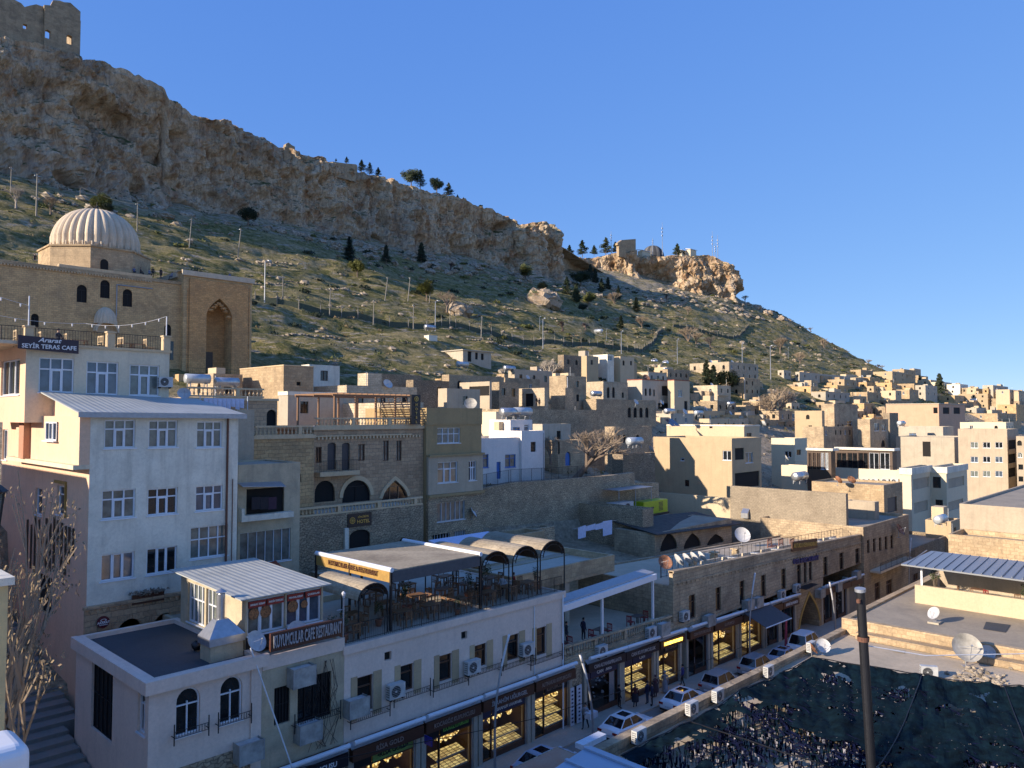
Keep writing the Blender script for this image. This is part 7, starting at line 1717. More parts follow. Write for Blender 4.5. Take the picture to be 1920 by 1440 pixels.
# dishes on the roofs
D1 = mk_dish(); D2 = mk_dish('dish_rust', 'satellite_dish'); D3 = mk_dish('dish_big', 'satellite_dish')
def dish(pr, x, y, z, sc, rz, label):
    p_ = pz(x, y, z) if z is not None else x; return put(pr, tuple(p_), rz, sc, label)
dish(D3, 1812, 1250, ZA+.02, 1.95, R(-55), 'very large pale dish on the flat roof at the right')
dish(D1, 1852, 1243, ZA+.02, 1.05, R(-85), 'small dish just behind the very large dish')
dish(D1, 1543, 1228, ZA+.02, 1.0, R(-50), 'white dish near the net corner with a long shadow')
dish(D2, 1523, 1232, ZA+.02, .9, R(40), 'brown rusty dish at the net corner')
dish(D1, 1753, 1166, -15.95, 1.0, R(-115), 'single dish seen edge-on in the middle of the raised roof')
mb = MB(); q = pz(1753,1168,-16.08); mb.box(q.x-.5,q.y-.4,-16.09,q.x+.6,q.y+.4,-15.95); o = mb.build('paving_slab', M['concrete'], loc=q); tag(o, 'concrete slab under the edge-on dish', 'slab')
for k, (x, y, pr, sc, rz) in enumerate(((1250,1072,D2,1.25,R(-30)),(1274,1070,D1,1.2,R(60)),(1290,1066,D1,1.15,R(65)),(1304,1063,D1,1.15,R(62)),(1318,1060,D1,1.1,R(60)))):
    q = pv(x,y+2,36.0); put(pr, (q.x,36.2,zin(q.x)-.25), rz, sc, ['round white dish with a big rust stain at the inn corner','first of the four grey dishes after the rust-stained one','second of the four grey dishes after the rust-stained one','third of the four grey dishes after the rust-stained one','last of the four grey dishes after the rust-stained one'][k])
q = pv(1391,1020,44); put(D1, (q.x,44,zin(q.x)-1.3), R(-40), 1.9, 'large white dish in the middle of the inn roof')
# air conditioners on the parapets
for k, (x, y) in enumerate(((1197,1384),(1296,1332),(1345,1308),(1440,1262),(1520,1216))):
    q = pv(x,y,23.3); put(AC, (q.x,23.25,q.z-.22), R(0), 1.05, ['nearest','second','third','fourth','fifth'][k]+' white air conditioner along the stone parapet, counted from the blue roof', 'white air conditioners along the stone parapet')
q = pz(1742,1272,ZA); put(AC, (q.x,q.y,ZA), R(-60), 1.2, 'lone air conditioner standing on the flat roof beside the net')
q = pz(1636,1180,-16.9); put(AC, (q.x-.8,q.y,-17.05), R(-70), 1.4, 'air conditioner against the sunlit roof edge behind the black pole')
for k, (x, y) in enumerate(((1372,1046),(1415,1035),(1453,1024),(1533,1003),(1561,996))):
    q = pv(x,y,36.6); put(AC, (q.x,36.6,zin(q.x)-1.0), R(-70), 1.2, ['first','second','third','fourth','fifth'][k]+' air conditioner on the inn roof edge from the dishes', 'air conditioners on the inn roof edge')
mb = MB()
IP = thing('roof_railing', (e1,37,-14), 'thin dark railing with patterned white blocks along the inn roof edge', 'railing')
for i in range(9):
    a_, b_ = d1+8+i*4, d1+11.6+i*4
    if b_ < e1: mb.prism([(a_,37,zin(a_)-1.3),(b_,37,zin(b_)-1.3),(b_,37,zin(b_)-.15),(a_,37,zin(a_)-.15)],(0,.15,0))
mb.build('blocks', M['trim_pale'], IP)
railing(IP, [(d1+1,36.8,zin(d1)-.9),(e1-1,36.8,zin(e1)-.9)], 1.6, .9, r=.02)
for k, (x, y) in enumerate(((1299,1050),(1339,1040),(1379,1030))):
    q = pv(x,y,40); zq = zin(q.x)-1.35; c_ = thing('chimney', (q.x,40,zq), ['left','middle','right'][k]+' small square stone chimney on the inn roof', 'chimney'); mb = MB(); mb.box(q.x-.3,39.7,zq,q.x+.3,40.3,zq+.75); mb.build('shaft', M['tan'], c_); mb = MB(); mb.box(q.x-.42,39.6,zq+.9,q.x+.42,40.4,zq+1.02)
    for dx in (-.25,.25): mb.box(q.x+dx-.05,39.8,zq+.75,q.x+dx+.05,40.2,zq+.9)
    mb.build('cap', M['tan'], c_)
BN = mk_chair('red_wood', name='roof_bench'); 
for k in range(3): q = pv(1440+k*24,1024,40-k); put(BN, (q.x,39.5-k*.8,zin(q.x)-1.4), R(10), (3.6,1.3,1.6), ['left','middle','right'][k]+' dark red slatted bench on the inn roof', 'dark red benches on the inn roof')
G = thing('generator', pz(1205,960,-12), 'bright lime green generator box by the retaining wall', 'generator'); q = pv(1207,966,60); w_ = pv(1252,966,60).x-q.x; mb = MB(); mb.box(q.x,60,q.z,q.x+w_,61.6,q.z+1.75); mb.build('housing', M['generator'], G)
mb = MB()
for i in range(7): mb.box(q.x+w_*.62,59.985,q.z+.3+i*.18,q.x+w_*.80,59.997,q.z+.4+i*.18)
mb.box(q.x+w_*.3,59.985,q.z+.7,q.x+w_*.42,59.997,q.z+.95); mb.box(q.x-.1,59.8,q.z-.25,q.x+w_+.1,61.8,q.z-.003); mb.build('louvres', M['black_grille'], G)
q2 = pv(1153,966,60); w2 = pv(1188,966,60).x-q2.x; t_ = thing('cooling_unit', q2, 'grey cooling unit left of the green generator', 'cooling unit'); mb = MB(); mb.box(q2.x,60,q2.z,q2.x+w2,61.4,q2.z+1.5); mb.build('casing', M['ac_white'], t_); mb = MB(); mb.tube((q2.x+w2*.68,59.95,q2.z+.75),(q2.x+w2*.68,60.0,q2.z+.75),.55,n=18); mb.build('fan_grille', M['black_grille'], t_)
building('stone roof platform carrying the green generator', pv(1145,968,59).x, pv(1262,968,59).x, 58.5, 62.5, -19, q.z-.28, 'rubble', name='stone_platform', cat='platform', par=.01)
sh = thing('shelter', (q.x-6,61,q.z), 'flat sheet shelter on thin posts above the cooling unit', 'shelter'); s0, s1 = pv(1160,917,60).x, pv(1224,917,60).x; zz = pv(1190,917,60).z; mb = MB(); mb.box(s0,60,zz,s1,62.5,zz+.08); mb.build('sheet', M['galv'], sh)
for x in (s0+.2, (s0+s1)/2, s1-.2): mb = MB(); mb.tube((x,60.1,q.z),(x,60.1,zz),.05,n=5); mb.build('post', M['galv'], sh)
Fs = Face('f',54.5); h_ = Fs.px(1084,980,1148,1007); ln = thing('laundry_line', (h_[0],54.5,h_[1]), 'white stepped sheets on a line before the stone yard in the middle', 'laundry'); mb = MB(); mb.tube((h_[0]-1,54.5,h_[3]-.3),(h_[2]+1,54.5,h_[3]-.1),.015,n=4); mb.build('line', M['cable_white'], ln)
for k, (t0, t1, dz) in enumerate(((0,.22,1.3),(.22,.5,.6),(.5,.72,.65),(.72,1,1.5))):
    mb = MB(); a_, b_ = lerp(h_[0],h_[2],t0), lerp(h_[0],h_[2],t1)-.03; mb.prism([(a_,54.5,h_[3]-dz-.2),(b_,54.5,h_[3]-dz-.15),(b_,54.5,h_[3]-.1+.1*(k>2)),(a_,54.5,h_[3]-.25+.25*(k>2))],(0,.03,0)); mb.build('sheet', M['laundry'], ln)
# ---------- foreground bits at the left edge ----------
plaster('ochre', (.50,.42,.24), (.2,.18,.13), .4)
vq = 11.5; q = pv(16,1082,vq); NB = thing('garden_pillar', (q.x,vq,q.z-5), 'near ochre wall end with pale cap at the left edge', 'wall'); mb = MB(); mb.box(q.x-4,vq,q.z-5.5,q.x,vq+.6,q.z-.1); mb.build('wall', M['ochre'], NB); mb = MB(); mb.box(q.x-4,vq-.05,q.z-.097,q.x+.06,vq+.65,q.z); mb.build('cap', M['white'], NB)
mb = MB(); mb.lathe((q.x-.12,vq+.2,q.z), [(.03,0),(.012,.02),(.012,.10),(.03,.12),(.03,.15),(.001,.17)], 8); mb.build('finial', M['letter_gold'], NB)
vq = 4.6; q = pv(62,1392,vq); mb = MB(); RND = thing('rounded_rail', (q.x,vq,q.z), 'rounded white metal corner close to the camera at the lower left', 'railing'); mb.box(q.x-1.2,vq,q.z-.5,q.x,vq+.35,q.z); o = mb.build('cover', M['white_pvc'], RND); bv = o.modifiers.new('b','BEVEL'); bv.width = .07; bv.segments = 6
vq = 9.0; q = pv(10,920,vq); LT = thing('wall_lantern', q, 'dark lantern cut by the left edge', 'lantern'); mb = MB(); mb.lathe((q.x-.14,vq,q.z), [(.03,.12),(.17,0),(.15,-.02)], 6); mb.lathe((q.x-.14,vq,q.z-.5), [(.08,0),(.10,.02),(.05,-.06),(.001,-.1)], 6)
for k in range(6): a_ = k*math.pi/3; mb.tube((q.x-.14+.13*math.cos(a_),vq+.13*math.sin(a_),q.z-.02),(q.x-.14+.08*math.cos(a_),vq+.08*math.sin(a_),q.z-.5),.012,n=4)
mb.build('frame', M['iron'], LT); mb = MB(); mb.lathe((q.x-.14,vq,q.z-.49), [(.075,0),(.12,.46)], 6); mb.build('glass', M['glass_curtain'], LT)
# ---------- trees ----------
CN = [mk_conifer('leaf_pine', 1, .26), mk_conifer('leaf_dark', 2, .22), mk_conifer('leaf_pine', 3, .36)]
RN = [mk_round('leaf_yellow', 4), mk_round('leaf_dark', 5), mk_round('leaf_pine', 6)]
BR = [mk_bare(7, first=.22), mk_bare(8, bark='twig_purple', twig='twig_purple', first=.12, depth=6), mk_bare(9, bark='bark_pale', twig='bark_pale', first=.25)]
def tree(pr, x, y, hpx, label, v=None, rg=False, group=None, wsc=1, rz=None):
    if rg: p = ridge(x, y, 2.5)
    elif v: p = pv(x, y, v)
    else: p = march(x, y)
    r_ = ray(x, y); d = p.y/r_.y; h_ = hpx/1440*d*(1.5 if pr.name.startswith('bare') else 1.12)
    put(pr, (p.x, p.y, p.z-h_*.03), random.uniform(0,6) if rz is None else rz, (h_*wsc,h_*wsc,h_), label, group)
SLP = [(655,497,52,1,'C','tallest dark pine below the cliff'),(670,518,34,0,'R','yellow-green bush right of the tallest dark pine'),(724,494,34,1,'C','small dark pine, second from the left below the cliff'),(790,494,38,1,'C','dark pine below the cave in the cliff'),
(845,506,30,1,'B','purple bare bush below the cliff'),(800,563,42,0,'R','yellow-green tree behind the leaning poles'),(838,583,36,0,'B','pinkish bare tree beside the leaning poles'),(465,422,34,1,'R','round dark bush under the pale rocks'),
(188,398,38,0,'R','yellow-green tree behind the ribbed dome'),(200,402,22,1,'R','dark bush behind the ribbed dome'),(985,526,34,0,'R','green tree in front of the cliff tower'),(1018,548,20,1,'R','small dark bush left of the grey outcrop'),(1027,577,26,1,'R','dark bush touching the grey outcrop'),
(1063,556,36,0,'C','lit slim conifer, leftmost of the upper group'),(1080,568,34,0,'C','lit slim conifer, lowest of the upper group'),(1089,535,32,2,'R','broad green tree at the top of the upper group'),(1104,573,27,0,'R','small lit tree right of the slim conifers'),(1093,586,18,1,'R','low dark bush under the slim conifers'),
(1107,523,27,1,'C','dark conifer above the slope shadow, first'),(1116,532,28,1,'C','dark conifer above the slope shadow, second'),(1128,549,26,0,'C','yellowish conifer among the dark ones'),(1140,544,24,1,'C','dark conifer right of the yellowish one'),(1160,562,26,1,'C','dark conifer beside the brown bare bush'),
(1152,574,26,0,'B','brown bare bush in the conifer group'),(1193,586,28,1,'C','lone dark conifer on the open slope'),(1164,618,26,1,'C','dark conifer above the green fence'),(1055,618,34,1,'B','large purple bare bush above the fence'),(1098,617,24,1,'B','smaller purple bare bush above the fence'),
(995,508,28,1,'B','purple bush at the foot of the cliff tower'),(1204,617,24,0,'B','brown bare bush near the fence bend'),(1291,647,34,0,'B','bare tree with forked trunk on the grass'),(1305,647,24,0,'B','bare tree right of the forked one'),(1332,653,22,0,'B','leaning bare tree on the grass'),
(1055,500,22,1,'B','bush at the gap between the cliffs'),(1463,662,30,0,'B','bare bushy tree above the terraces'),(1500,684,24,0,'B','thin bare tree by the slope path'),(1545,655,20,0,'B','bare tree near the skyline rocks'),(1250,560,14,1,'B','low purple bush by the pale boulders'),(1290,590,16,0,'B','low brown bush on the open slope'),
(1325,723,46,1,'C','tall dark conifer in front of the cafe house'),(1338,728,42,1,'C','dark conifer right behind the tall one'),(1366,738,46,1,'R','spreading dark conifer with a long shadow'),(1762,744,42,1,'C','tall dark cypress on the skyline terraces'),(1725,712,16,1,'C','small pine on the skyline roofs'),(1162+475,842,36,1,'C','slim dark cypress by the two-window house'),
(815,754,34,1,'R','dark shrub behind the olive building'),(30,388,34,2,'B','pale leafless bush at the left under the cliff'),(95,400,30,0,'B','second leafless bush at the left under the cliff'),(1840,745,10,0,'B','bare bush between skyline houses'),(1850,820,26,0,'B','bare tree by the far right houses')]
for x, y, h_, i, k, lb in SLP:
    tree({'C':CN,'R':RN,'B':BR}[k][i], x, y, h_, lb, wsc=1.25 if k == 'R' else (1.3 if k == 'B' else 1))
RDG = [(650,306,12,'C'),(630,303,6,'C'),(678,322,22,'C'),(693,327,22,'C'),(709,330,16,'C'),(771,349,38,'R'),(788,351,32,'C'),(819,359,30,'R'),(841,367,24,'C'),(858,375,10,'C'),(869,378,8,'C'),(901,392,10,'R'),(1055,482,20,'R'),(1068,482,22,'C'),(1092,479,28,'C'),(1114,478,18,'C'),(1136,476,30,'C'),(1154,474,20,'C'),(1270,479,22,'C'),(1282,479,10,'C')]
lbs = ['second','first tiny','first of the three','middle of the three','last of the three','broad crowned tallest','dark pointed pine next to the tallest','spreading','small dark pine right of the spreading','tiny pine down the','tiniest pine down the','pale bush on the','bush in the gap of the','slim pine in the gap of the','broad pine on the far','low pine on the far','tall pine left of the keep on the far','pine touching the keep on the far','pine right of the radar dome on the far','tiny pine right of the radar dome on the far']
for (x, y, h_, k), lb in zip(RDG, lbs): tree((CN[2] if k == 'C' else RN[2]), x, y, h_, 'ridge tree: '+lb+' ridge', rg=True, group='pines along the ridge')
for k, (x, y, h_) in enumerate(((1397,566,12),(1433,583,10),(1447,590,9),(1617,671,9),(1628,678,10),(1645,687,16),(1654,689,8),(1679,693,10),(1700,697,13),(1560,640,8),(1520,620,8))):
    tree(BR[k % 2], x, y, h_, ['bush right of the far cliff foot','bush above the skyline rocks','bush right beside the skyline rocks bush','round bush where the hill meets the town','twin bush where the hill meets the town','thin bare tree on the skyline','low bush after the thin bare tree','small bush above the skyline house','wide bush above the blue-windowed house','low scrub midway down the skyline','scrub just under the lowest skyline rock'][k], wsc=1.5)
BT = mk_bare(21, depth=6, first=.2, w_=1.3, lean=(.45,-.5), spread=.62); tree(BT, 1078, 888, 120, 'large leaning bare tree with dense pale twigs behind the retaining wall', v=66, wsc=1.3, rz=0)
BT2 = mk_bare(22, depth=6, first=.16, w_=1.25, spread=.62, bark='bark', twig='twig'); tree(BT2, 1463, 795, 90, 'big wide bare tree among the houses right of centre', v=None, wsc=1.35)
tree(BR[0], 1032, 866, 48, 'dark bare tree beside the blue and white house', v=70); tree(BR[2], 1027, 732, 55, 'tall pale bare tree among the ruined houses', wsc=1.1); tree(BR[0], 1043, 730, 40, 'shorter bare tree right of the tall pale one')
BT3 = mk_bare(25, depth=6, first=.22, w_=1.1, bark='bark_pale', twig='twig', leaf='dead_leaf', nleaf=.55, lean=(.35,.1), spread=.6)
p = pv(-45,1200,22); put(BT3, (p.x,22,-21.5), 1.0, (12,12,28), 'bare tree with brown withered leaves at the left edge over the lane')
# ---------- hill fence, lamps, poles ----------
def poly_fence(pxs, label, step=4.5, h=2.4, pm='post_conc', fm='fence_green'):
    pts = [march(x, y) for x, y in pxs]; t_ = thing('hill_fence', pts[0], label, 'fence'); net = MB(); k = 0
    for a, b in zip(pts, pts[1:]):
        L_ = math.hypot(b.x-a.x, b.y-a.y); n_ = max(1, int(L_/step))
        for i in range(n_):
            p0 = a.lerp(b, i/n_); p1 = a.lerp(b, (i+1)/n_); z0, z1 = hgt_n(p0.x,p0.y), hgt_n(p1.x,p1.y)
            net.prism([(p0.x,p0.y+.08,z0-.4),(p1.x,p1.y+.08,z1-.4),(p1.x,p1.y+.08,z1+h*.62),(p0.x,p0.y+.08,z0+h*.62)],(0,.04,0))
            if k < 98: mb = MB(); mb.tube((p0.x,p0.y-.05,z0-.3),(p0.x,p0.y-.05,z0+h),.13,n=5); mb.tube((p0.x,p0.y-.05,z0+h),(p0.x-.35,p0.y-.3,z0+h+.5),.11,n=5); mb.build('post', M[pm], t_); k += 1
    net.build('mesh_panel', M[fm], t_); return t_
poly_fence([(478,560),(560,580),(640,592),(730,606),(800,618),(880,627),(960,636),(1040,645),(1120,652),(1190,659),(1225,645),(1243,620)], 'long green mesh fence with bent concrete posts crossing the lower slope')
poly_fence([(1262,614),(1300,622),(1345,634),(1375,641),(1405,612)], 'shorter green mesh fence farther right on the slope')
LMP = mk_lamp(); LML = mk_lamp(h=1, bend=.12)
def hlamp(x, yb, yt, lab):
    p = march(x, yb); d = p.y/ray(x,yb).y; h_ = (yb-yt)/1440*d
    put(LML2, (p.x,p.y,p.z-.3), R(20), (h_,h_,h_+.3), lab, 'thin street lamps on the hillside')
def mk_hl():
    r = thing('hill_lamp', Z0, 'lamp', 'street lamp'); mb = MB(); mb.tube((0,0,0),(0,0,1),.016,.010,n=6); mb.tube((0,0,.99),(.09,-.03,1.04),.009,n=5); mb.build('pole', M['galv'], r); mb = MB(); mb.box(.07,-.055,1.03,.16,-.01,1.05); mb.build('light_head', M['lamp_white'], r); return r
LML2 = mk_hl()
for o in [LML]+list(LML.children): bpy.data.objects.remove(o)
for k, (x, b_, t_) in enumerate(((496,566,490),(816,623,565),(1018,652,598),(1165,669,622),(1270,681,637),(1392,700,645),(1445,712,650),(1012,620,594),(1137,638,617),(1478,676,652))):
    hlamp(x, b_, t_, ['lamp right of the great portal','lamp beside the pinkish bare tree','lamp in the middle of the long fence','lamp near the fence bend','lamp left of the cafe house','lamp above the cafe house','lamp right of the cafe house','short lamp behind the middle of the fence','short lamp behind the fence bend','thin lamp on the bare right slope'][k])
def mk_up():
    r = thing('utility_pole', Z0, 'pole', 'utility pole'); mb = MB(); mb.tube((0,0,-.05),(0,0,1),.024,.014,n=6); mb.build('shaft', M['post_conc'], r); mb = MB(); mb.box(-.07,-.008,.94,.07,.008,.955); mb.build('crossarm', M['galv'], r); return r
UP = mk_up(); ups_ = []
for k, (x, b_, t_, ln_) in enumerate(((20,365,312,0),(68,402,325,0),(150,378,348,0),(257,437,380,0),(355,463,408,.05),(446,481,426,.08),(530,572,517,0),(618,590,538,.02),(700,607,562,.02),(775,616,570,0),(722,562,517,.12),(765,563,518,.10),(805,567,530,.10),(843,624,582,.03),(902,638,592,.05),(975,560,540,0))):
    p = march(x, b_); d = p.y/ray(x,b_).y; h_ = (b_-t_)/1440*d; put(UP, (p.x,p.y,p.z), R(20), h_, 'concrete pole '+['at the far left edge under the cliff','second from the left under the cliff','left of the ribbed dome','right of the ribbed dome','above the portal, left of two','above the portal, right of two','just right of the great portal','second after the portal','third after the portal','fourth after the portal','leaning, first of three on the slope','leaning, second of three on the slope','leaning, third of three on the slope','before the pinkish bare tree','right of the hill lamp on the slope','small, under the cliff cave'][k], 'concrete poles on the hillside', ry=ln_*1.6)
    ups_.append(Vector((p.x,p.y,p.z+h_*.95)))
wr = thing('overhead_wires', ups_[6], 'thin wires strung between the concrete poles', 'wires'); mb = MB()
for a, b in ((1,2),(2,3),(3,4),(4,5),(6,7),(7,8),(8,9),(10,11),(11,12),(7,10),(8,11),(13,14)):
    P0, P1 = ups_[a], ups_[b]; pts = [P0.lerp(P1,i/6)-Vector((0,0,1.6*(i/6)*(1-i/6)*4*.5)) for i in range(7)]; mb.path(pts, [.022]*7, 3)
mb.build('wire', M['iron'], wr)
# curved street lamps
for k, (x, yt, v_, hh, rz, lb) in enumerate(((1111,1218,30.2,7.8,0,'curved pale street lamp beside the silver shop'),(928,1196,33.6,8.6,math.pi,'grey curved street lamp before the pink house'),(1404,1077,33.8,8.9,math.pi,'thin curved street lamp in front of the inn'),(1565,1087,30.0,8.6,0,'curved pale street lamp right of the arched gate'),(1703,1010,33.5,9.2,math.pi,'farthest curved street lamp by the end house'))):
    q = pv(x, yt, v_); put(LMP, (q.x, v_, q.z-hh*.985), rz, (1,1,hh/8.3), lb)
q = pv(470,1215,34.9); mb = MB(); b_ = pv(548,1440,33.8); mb.tube(q, b_, .035, n=6); o = mb.build('white_cable', M['cable_white'], loc=b_); tag(o, 'straight white cable running from the roof down to the street', 'cable')
mb = MB(); pts = [pv(x,y,31) for x, y in ((560,1440),(700,1410),(900,1370),(1000,1348),(1200,1285),(1400,1210))]; mb.path(pts, [.02]*6, 4); o = mb.build('street_wire', M['iron'], loc=pts[0]); tag(o, 'thin dark wire sagging along the shop fronts', 'wire')
# ---------- cars ----------
CW = mk_car(M['car_white']); CS = mk_car(M['car_silver'], 1); CB = mk_car(M['car_blue'])
for pr, x, v_, lb in ((CB,1022,31.7,'bluish white car half hidden behind the red slab'),(CW,1175,31.5,'white saloon car with dark sunroof beside the curved lamp'),(CW,1283,31.6,'white car behind the group of pedestrians'),(CS,1352,31.6,'silver family car opposite the dark shop'),(CS,1420,31.8,'silver car in front of the large awning'),(CB,1470,31.6,'bluish car just before the white van')):
    u_ = pv(x, {1022:1385,1175:1345,1283:1305,1352:1262,1420:1226,1470:1207}[x], v_).x; put(pr, (u_, v_, zst(u_)+.03), 0, 1, lb)
VN = mk_car(M['car_white'], 2); u_ = pv(1512,1190,31.4).x; put(VN, (u_,31.4,zst(u_)+.03), 0, 1.15, 'white van parked before the arched gate')
for k, (x, y) in enumerate(((1227,680),(1248,683))): p = march(x,y); put(CW, (p.x,p.y,p.z), R(200), 1, ['left','right'][k]+' tiny white car on the hill track', 'white cars on the hill track')
# ---------- people ----------
bpy.context.view_layer.update()
PP = {}
def person(key, loc, rz, label, *a, **k):
    if key not in PP: PP[key] = mk_person(*a, **k)
    return put(PP[key], loc, rz, 1, label)
dk = (.02,.02,.03)
def street_person(key, x, yfeet, v_, rz, label, *a, **k):
    q = pv(x, yfeet, v_); person(key, (q.x, v_, zst(q.x)+(.17 if v_ > 33 else .03)), rz, label, *a, **k)
q = pv(1066,1198,37.0); person('jacket', (q.x,37.2,-16.99), R(25), 'person in a black jacket and pale face mask on the recessed terrace', dk, dk)
q = pv(1094,1200,37.0); person('navy', (q.x,37.0,-16.99), R(80), 'person in dark navy clothes seen sideways on the recessed terrace', (.02,.025,.06), dk)
street_person('carry', 1098, 1368, 33.8, R(-80), 'person in a grey top carrying a white box past the lamp', (.35,.36,.38), dk, pose='walk', arm=1)
street_person('burgundy', 1191, 1327, 33.9, R(150), 'person in a long dark red coat with a white bag before the gold shop', (.08,.015,.015), dk, long_=1)
street_person('navy2', 1214, 1320, 33.7, R(175), 'person in a navy jacket at the left of the group', (.02,.025,.07), (.05,.07,.12))
street_person('navy', 1223, 1328, 33.2, R(200), 'person in dark navy nearest the white car', (.02,.025,.06), dk)
street_person('plum', 1229, 1312, 34.1, R(160), 'person in a plum headscarf and long coat in the group', (.10,.04,.05), (.08,.04,.04), hair=(.10,.04,.05), long_=1)
street_person('greycoat', 1247, 1300, 34.2, R(110), 'person in a pale grey headscarf and long grey coat', (.30,.31,.34), (.28,.29,.32), hair=(.35,.36,.38), long_=2)
street_person('blue', 1280, 1283, 34.2, R(190), 'person in a bright blue and white jacket walking alone', (.04,.05,.22), dk, pose='walk')
street_person('black', 1161, 1320, 34.6, R(60), 'person in black standing in a shop doorway', (.01,.01,.012), (.01,.01,.012))
q = pv(1104,1320,33.4); mb = MB(); mb.box(q.x-.1,33.2,-20.75,q.x+.75,33.7,-20.35); o = mb.build('carried_box', M['sheet_white'], loc=(q.x,33.4,-20.7)); tag(o, 'white carton carried by the person beside the curved lamp', 'box')
for k, (x, y, c, lb) in enumerate(((39.0,37.5,(.30,.02,.02),'seated person in a red top at the end of the restaurant terrace'),(38.0,37.6,(.5,.5,.52),'seated person in a white top beside the one in red'),(36.6,38.2,dk,'seated person in black under the middle barrel canopy'))): person('sit%d'%k, (x,y,zf), [R(60),R(-60),R(200)][k], lb, c, dk, pose='sit')
for k, (x, lb) in enumerate(((58,'seated person in a beige top on the cafe roof terrace'),(109,'seated person in a dark jacket on the cafe roof terrace'))):
    q = pv(x,640,55.6); person('ct%d'%k, (q.x,55.6,pv(180,650,54).z-.2), [R(-70),R(30)][k], lb, [(.42,.30,.2),(.03,.035,.05)][k], dk, pose='sit')
for k, (x, y, c, ps, lb) in enumerate(((248,513,(.12,.16,.3),'sit','leftmost seated person on the school roof, blue top'),(260,514,dk,'sit','seated person in black on the school roof'),(276,518,(.25,.28,.4),'sit','seated person in light blue by the roof step'),(283,518,dk,'stand','standing person in black in the middle of the roof group'),(298,522,(.03,.03,.04),'stand','standing person with a backpack on the school roof'),(319,518,(.06,.03,.03),'sit','person sitting on the pale roof ledge'),(427,505,dk,'sit','person crouching on top of the portal'),(62,497,(.3,.1,.08),'sit','person in red on the far left of the school roof'))):
    q = pv(x,y,132); person('m%s%d'%(ps,k%3), (q.x,131.2,mz+.4 if k != 6 else pz1-.2), R(k*50), lb, c, dk, pose=ps)
for k, (x, y) in enumerate(((1003,762),(1008,764))): q = pv(x,y,93); person('jacket' if k else 'black', (q.x,92.6,q.z), R(k*90), ['standing','second'][k]+' person in dark clothes by the ruined lit wall', dk, dk)
# terrace-cafe furniture
WB = mk_chair('tan', name='cafe_bench'); zc2 = pv(180,650,54).z-.22
for k, x in enumerate((38,66,132,197,220,280)): q = pv(x,650,55); put(WB, (q.x,55.1,zc2), R([90,-90,90,100,-80,90][k]), (1.5,1.2,1.1), ['first','second','third','fourth','fifth','sixth'][k]+' pale bench from the left on the cafe roof terrace', 'pale benches on the cafe roof')
for k, x in enumerate((85,150,240,262)): q = pv(x,650,55); put(T1, (q.x,55.3,zc2), 0, .9, ['first','second','third','fourth'][k]+' table from the left on the cafe roof terrace', 'tables on the cafe roof')
# ---------- dishes, tanks, units over the town ----------
for k, (x, y, v_, sc, rz, pr, lb) in enumerate(((882,765,66,1.5,R(-40),D3,'large pale dish on the olive building roof'),(886,965,59,1.1,R(40),D1,'dish on the side of the stone ground floor of the olive building'),(726,726,84,1.4,R(0),D1,'white dish on the stepped parapet above the pergola'),(345,742,60,1.0,R(-20),D1,'small white dish behind the white block roof'),(1211,715,125,2.2,R(-20),D2,'rust-stained dish on the grey arched house'),(1192,757,95,1.3,R(0),D1,'white dish above the four arched windows'),(1240,757,90,1.2,R(10),D1,'white dish by the balcony of the grey house'),(1283,776,100,1.6,R(0),D1,'dish right of the steel boiler'),(1431,797,78,1.3,R(60),D1,'dish beside the low white-rimmed house'),(1571,905,48,1.4,R(60),D2,'brown dish before the row of wall units'),(1596,905,47,1.4,R(80),D2,'second brown dish before the row of wall units'),(1686,1001,34,1.6,R(0),D2,'rusty dish hanging near the end house'),(1474,862,66,1.3,R(30),D1,'dish in front of the small white house'),(1220,846,66,1.2,R(60),D1,'dish on the dim wall right of the bare tree'),(478,1210,35.3,1.05,R(15),D1,'white dish at the roof edge beside the glass hut'),(556,1190,35.6,1.05,R(-10),D1,'white dish right behind the brown restaurant sign'))):
    q = pv(x,y,v_); put(pr, (q.x,v_,q.z-.5), rz, sc, lb)
TK = mk_tank(); TKC = mk_tank('steel')
for k, (x, y, v_, sc, rz, lb) in enumerate(((956,785,72,1.7,0,'left of two large steel water tanks on the blue and white house'),(979,784,72,1.7,0,'right of two large steel water tanks on the blue and white house'),(1255,778,88,1.6,0,'shiny boiler tank above the solar panel'),(867,690,121,1.6,0,'white water tank left of the grey parapet house'),(955,698,119,1.7,0,'white water tank on the dim stone house'),(1310,780,92,1.5,0,'round grey tank above the plain tan wall'),(1370,762,110,1.6,0,'white tank on legs among the middle houses'),(1122,625,134,1.4,R(90),'striped tank on the tan house below the fence'),(1118,745,100,1.6,0,'long tank left of the four arched windows'),(1190,838,67,1.7,0,'white tank behind the leaning bare tree'),(1500,905,58,2.2,0,'white water tank by the row of wall units'),(1690,800,66,1.8,0,'tank on the roof above the pavilions'),(425,728,68,1.2,0,'white tank behind the old stone balustrade'),(370,722,68,1.2,0,'long white tank right of the wall lamp dish'),(806,620,140,1.6,0,'boiler on the tiny hillside hut'),(1764,985,34,1.8,0,'grey tank below the modern hotel'))):
    q = pv(x,y,v_); put(TK if k % 2 else TKC, (q.x,v_,q.z-.15), rz, sc, lb)
q = pv(1268,800,86); sp = thing('solar_panel', q, 'tilted dark solar panel pair above the plain tan wall', 'solar panel')
for k in range(2): mb = MB(); mb.prism([(q.x-1.6+k*1.7,86,q.z+.1),(q.x-.1+k*1.7,86,q.z+.1),(q.x-.1+k*1.7,88,q.z+1.6),(q.x-1.6+k*1.7,88,q.z+1.6)],(0,0,.06)); mb.build('panel', M['solar'], sp)
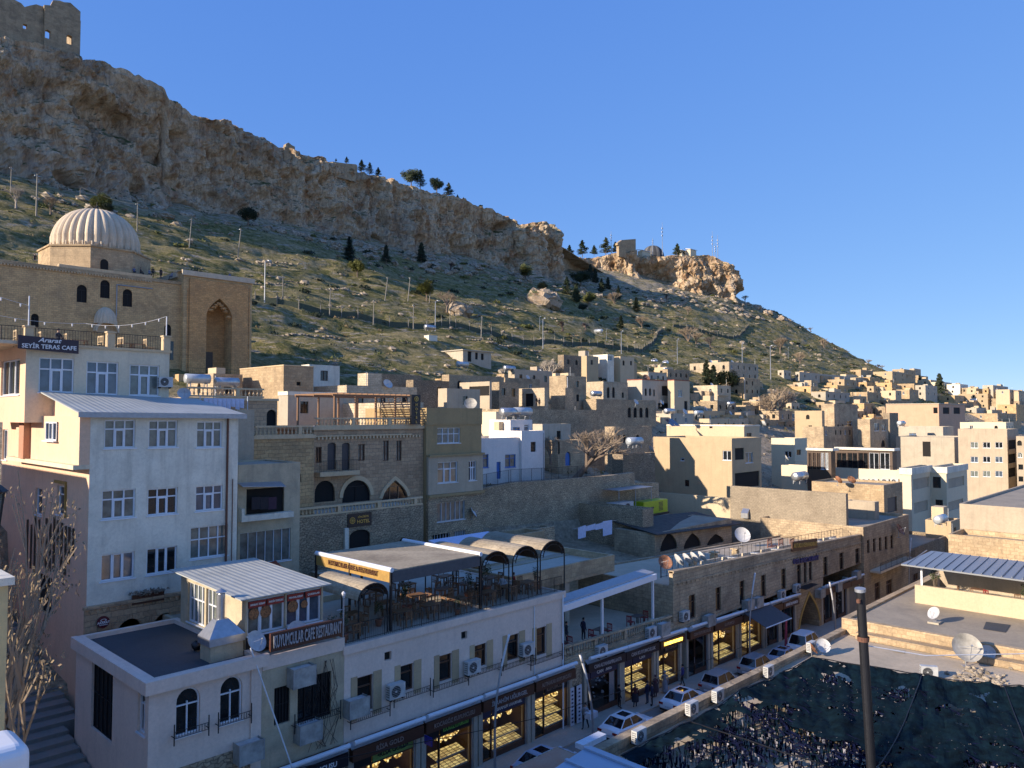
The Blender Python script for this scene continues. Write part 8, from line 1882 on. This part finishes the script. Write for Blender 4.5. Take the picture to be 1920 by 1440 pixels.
mb = MB(); mb.tube((q.x,87.5,q.z-.5),(q.x,87.5,q.z+1.2),.05,n=5); mb.build('stand', M['galv'], sp)
for k in range(9): x = [1515,1527,1540,1587,1605,1622,1640,1660,1678][k]; q = pu(x, 903 if k > 2 else 902, pv(1690,882,48).x-.3); put(AC, (q.x,q.y,q.z-.5), R(-90), 1.55 if k > 2 else 1.2, ['first','second','third','fourth','fifth','sixth','seventh','eighth','ninth'][k]+' wall unit from the left below the glass restaurant', 'row of wall units below the glass restaurant')
q = pv(313,722,53.9); put(AC, (q.x-.2,53.7,q.z-.2), 0, 1.1, 'air conditioner on the right corner of the top cafe')
for k, (x, y) in enumerate(((1278,974),(1296,974),(1350,975),(1403,978))): q = pv(x,y,57.6); put(AC, (q.x,57.6,q.z-.2), 0, 1.3, ['first','second','third','fourth'][k]+' unit from the left above the dark arcade roof', 'units above the dark arcade roof')
q = pv(1405,958,51); ho = thing('metal_hood', q, 'shiny metal hood on the sunlit wall behind the inn', 'extractor hood'); mb = MB(); mb.box(q.x-1.3,50.6,q.z-.9,q.x+1.3,51.6,q.z-.2); mb.prism([(q.x-1.3,50.6,q.z-.2),(q.x+1.3,50.6,q.z-.2),(q.x+.6,50.6,q.z+.5),(q.x-.6,50.6,q.z+.5)],(0,1,0)); mb.build('hood', M['steel'], ho)
q = pv(1834,742,150); tm = march(1834,742); mb = MB(); mb.box(tm.x-2.5,tm.y,tm.z-3,tm.x+2.5,tm.y+4,tm.z+5); 
for k in range(3): mb.tube((tm.x-1+k,tm.y,tm.z+5),(tm.x-1+k,tm.y,tm.z+9-k),.15,n=5); mb.box(tm.x-1.3+k,tm.y-.3,tm.z+6.5,tm.x-.7+k,tm.y+.1,tm.z+8-k*.4)
o = mb.build('telecom_tower', M['white_pvc'], loc=tm); tag(o, 'white telecom mast block on the right skyline', 'mast')
rr = random.Random(31)
for k in range(90):
    x = rr.uniform(1240,1910) if k < 66 else rr.uniform(830,1240); y = rr.uniform(max(700, 690+(x-1500)*.12), 800)
    p = march(x, y); hit, loc, nrm, idx, ob, mx = scene.ray_cast(bpy.context.view_layer.depsgraph, Vector((p.x,p.y,p.z+40)), Vector((0,0,-1)))
    if not hit or nrm.z < .9 or ob.name.split('.')[0] != 'roof': continue
    if k % 3 == 0: put(TK, tuple(loc), rr.uniform(-.3,.3), rr.uniform(.8,1.2), 'small water tank on a rooftop of the far stacked town', 'rooftop tanks of the far town')
    else: put(D1, tuple(loc), rr.uniform(-.6,.6), rr.uniform(1,1.5), 'small white dish on a rooftop of the far stacked town', 'rooftop dishes of the far town')
# unused source objects never placed in the scene
for o in list(scene.objects):
    if o.parent is None and o.type == 'EMPTY' and o.location.length < 1e-6:
        for c in list(o.children_recursive): bpy.data.objects.remove(c)
        bpy.data.objects.remove(o)
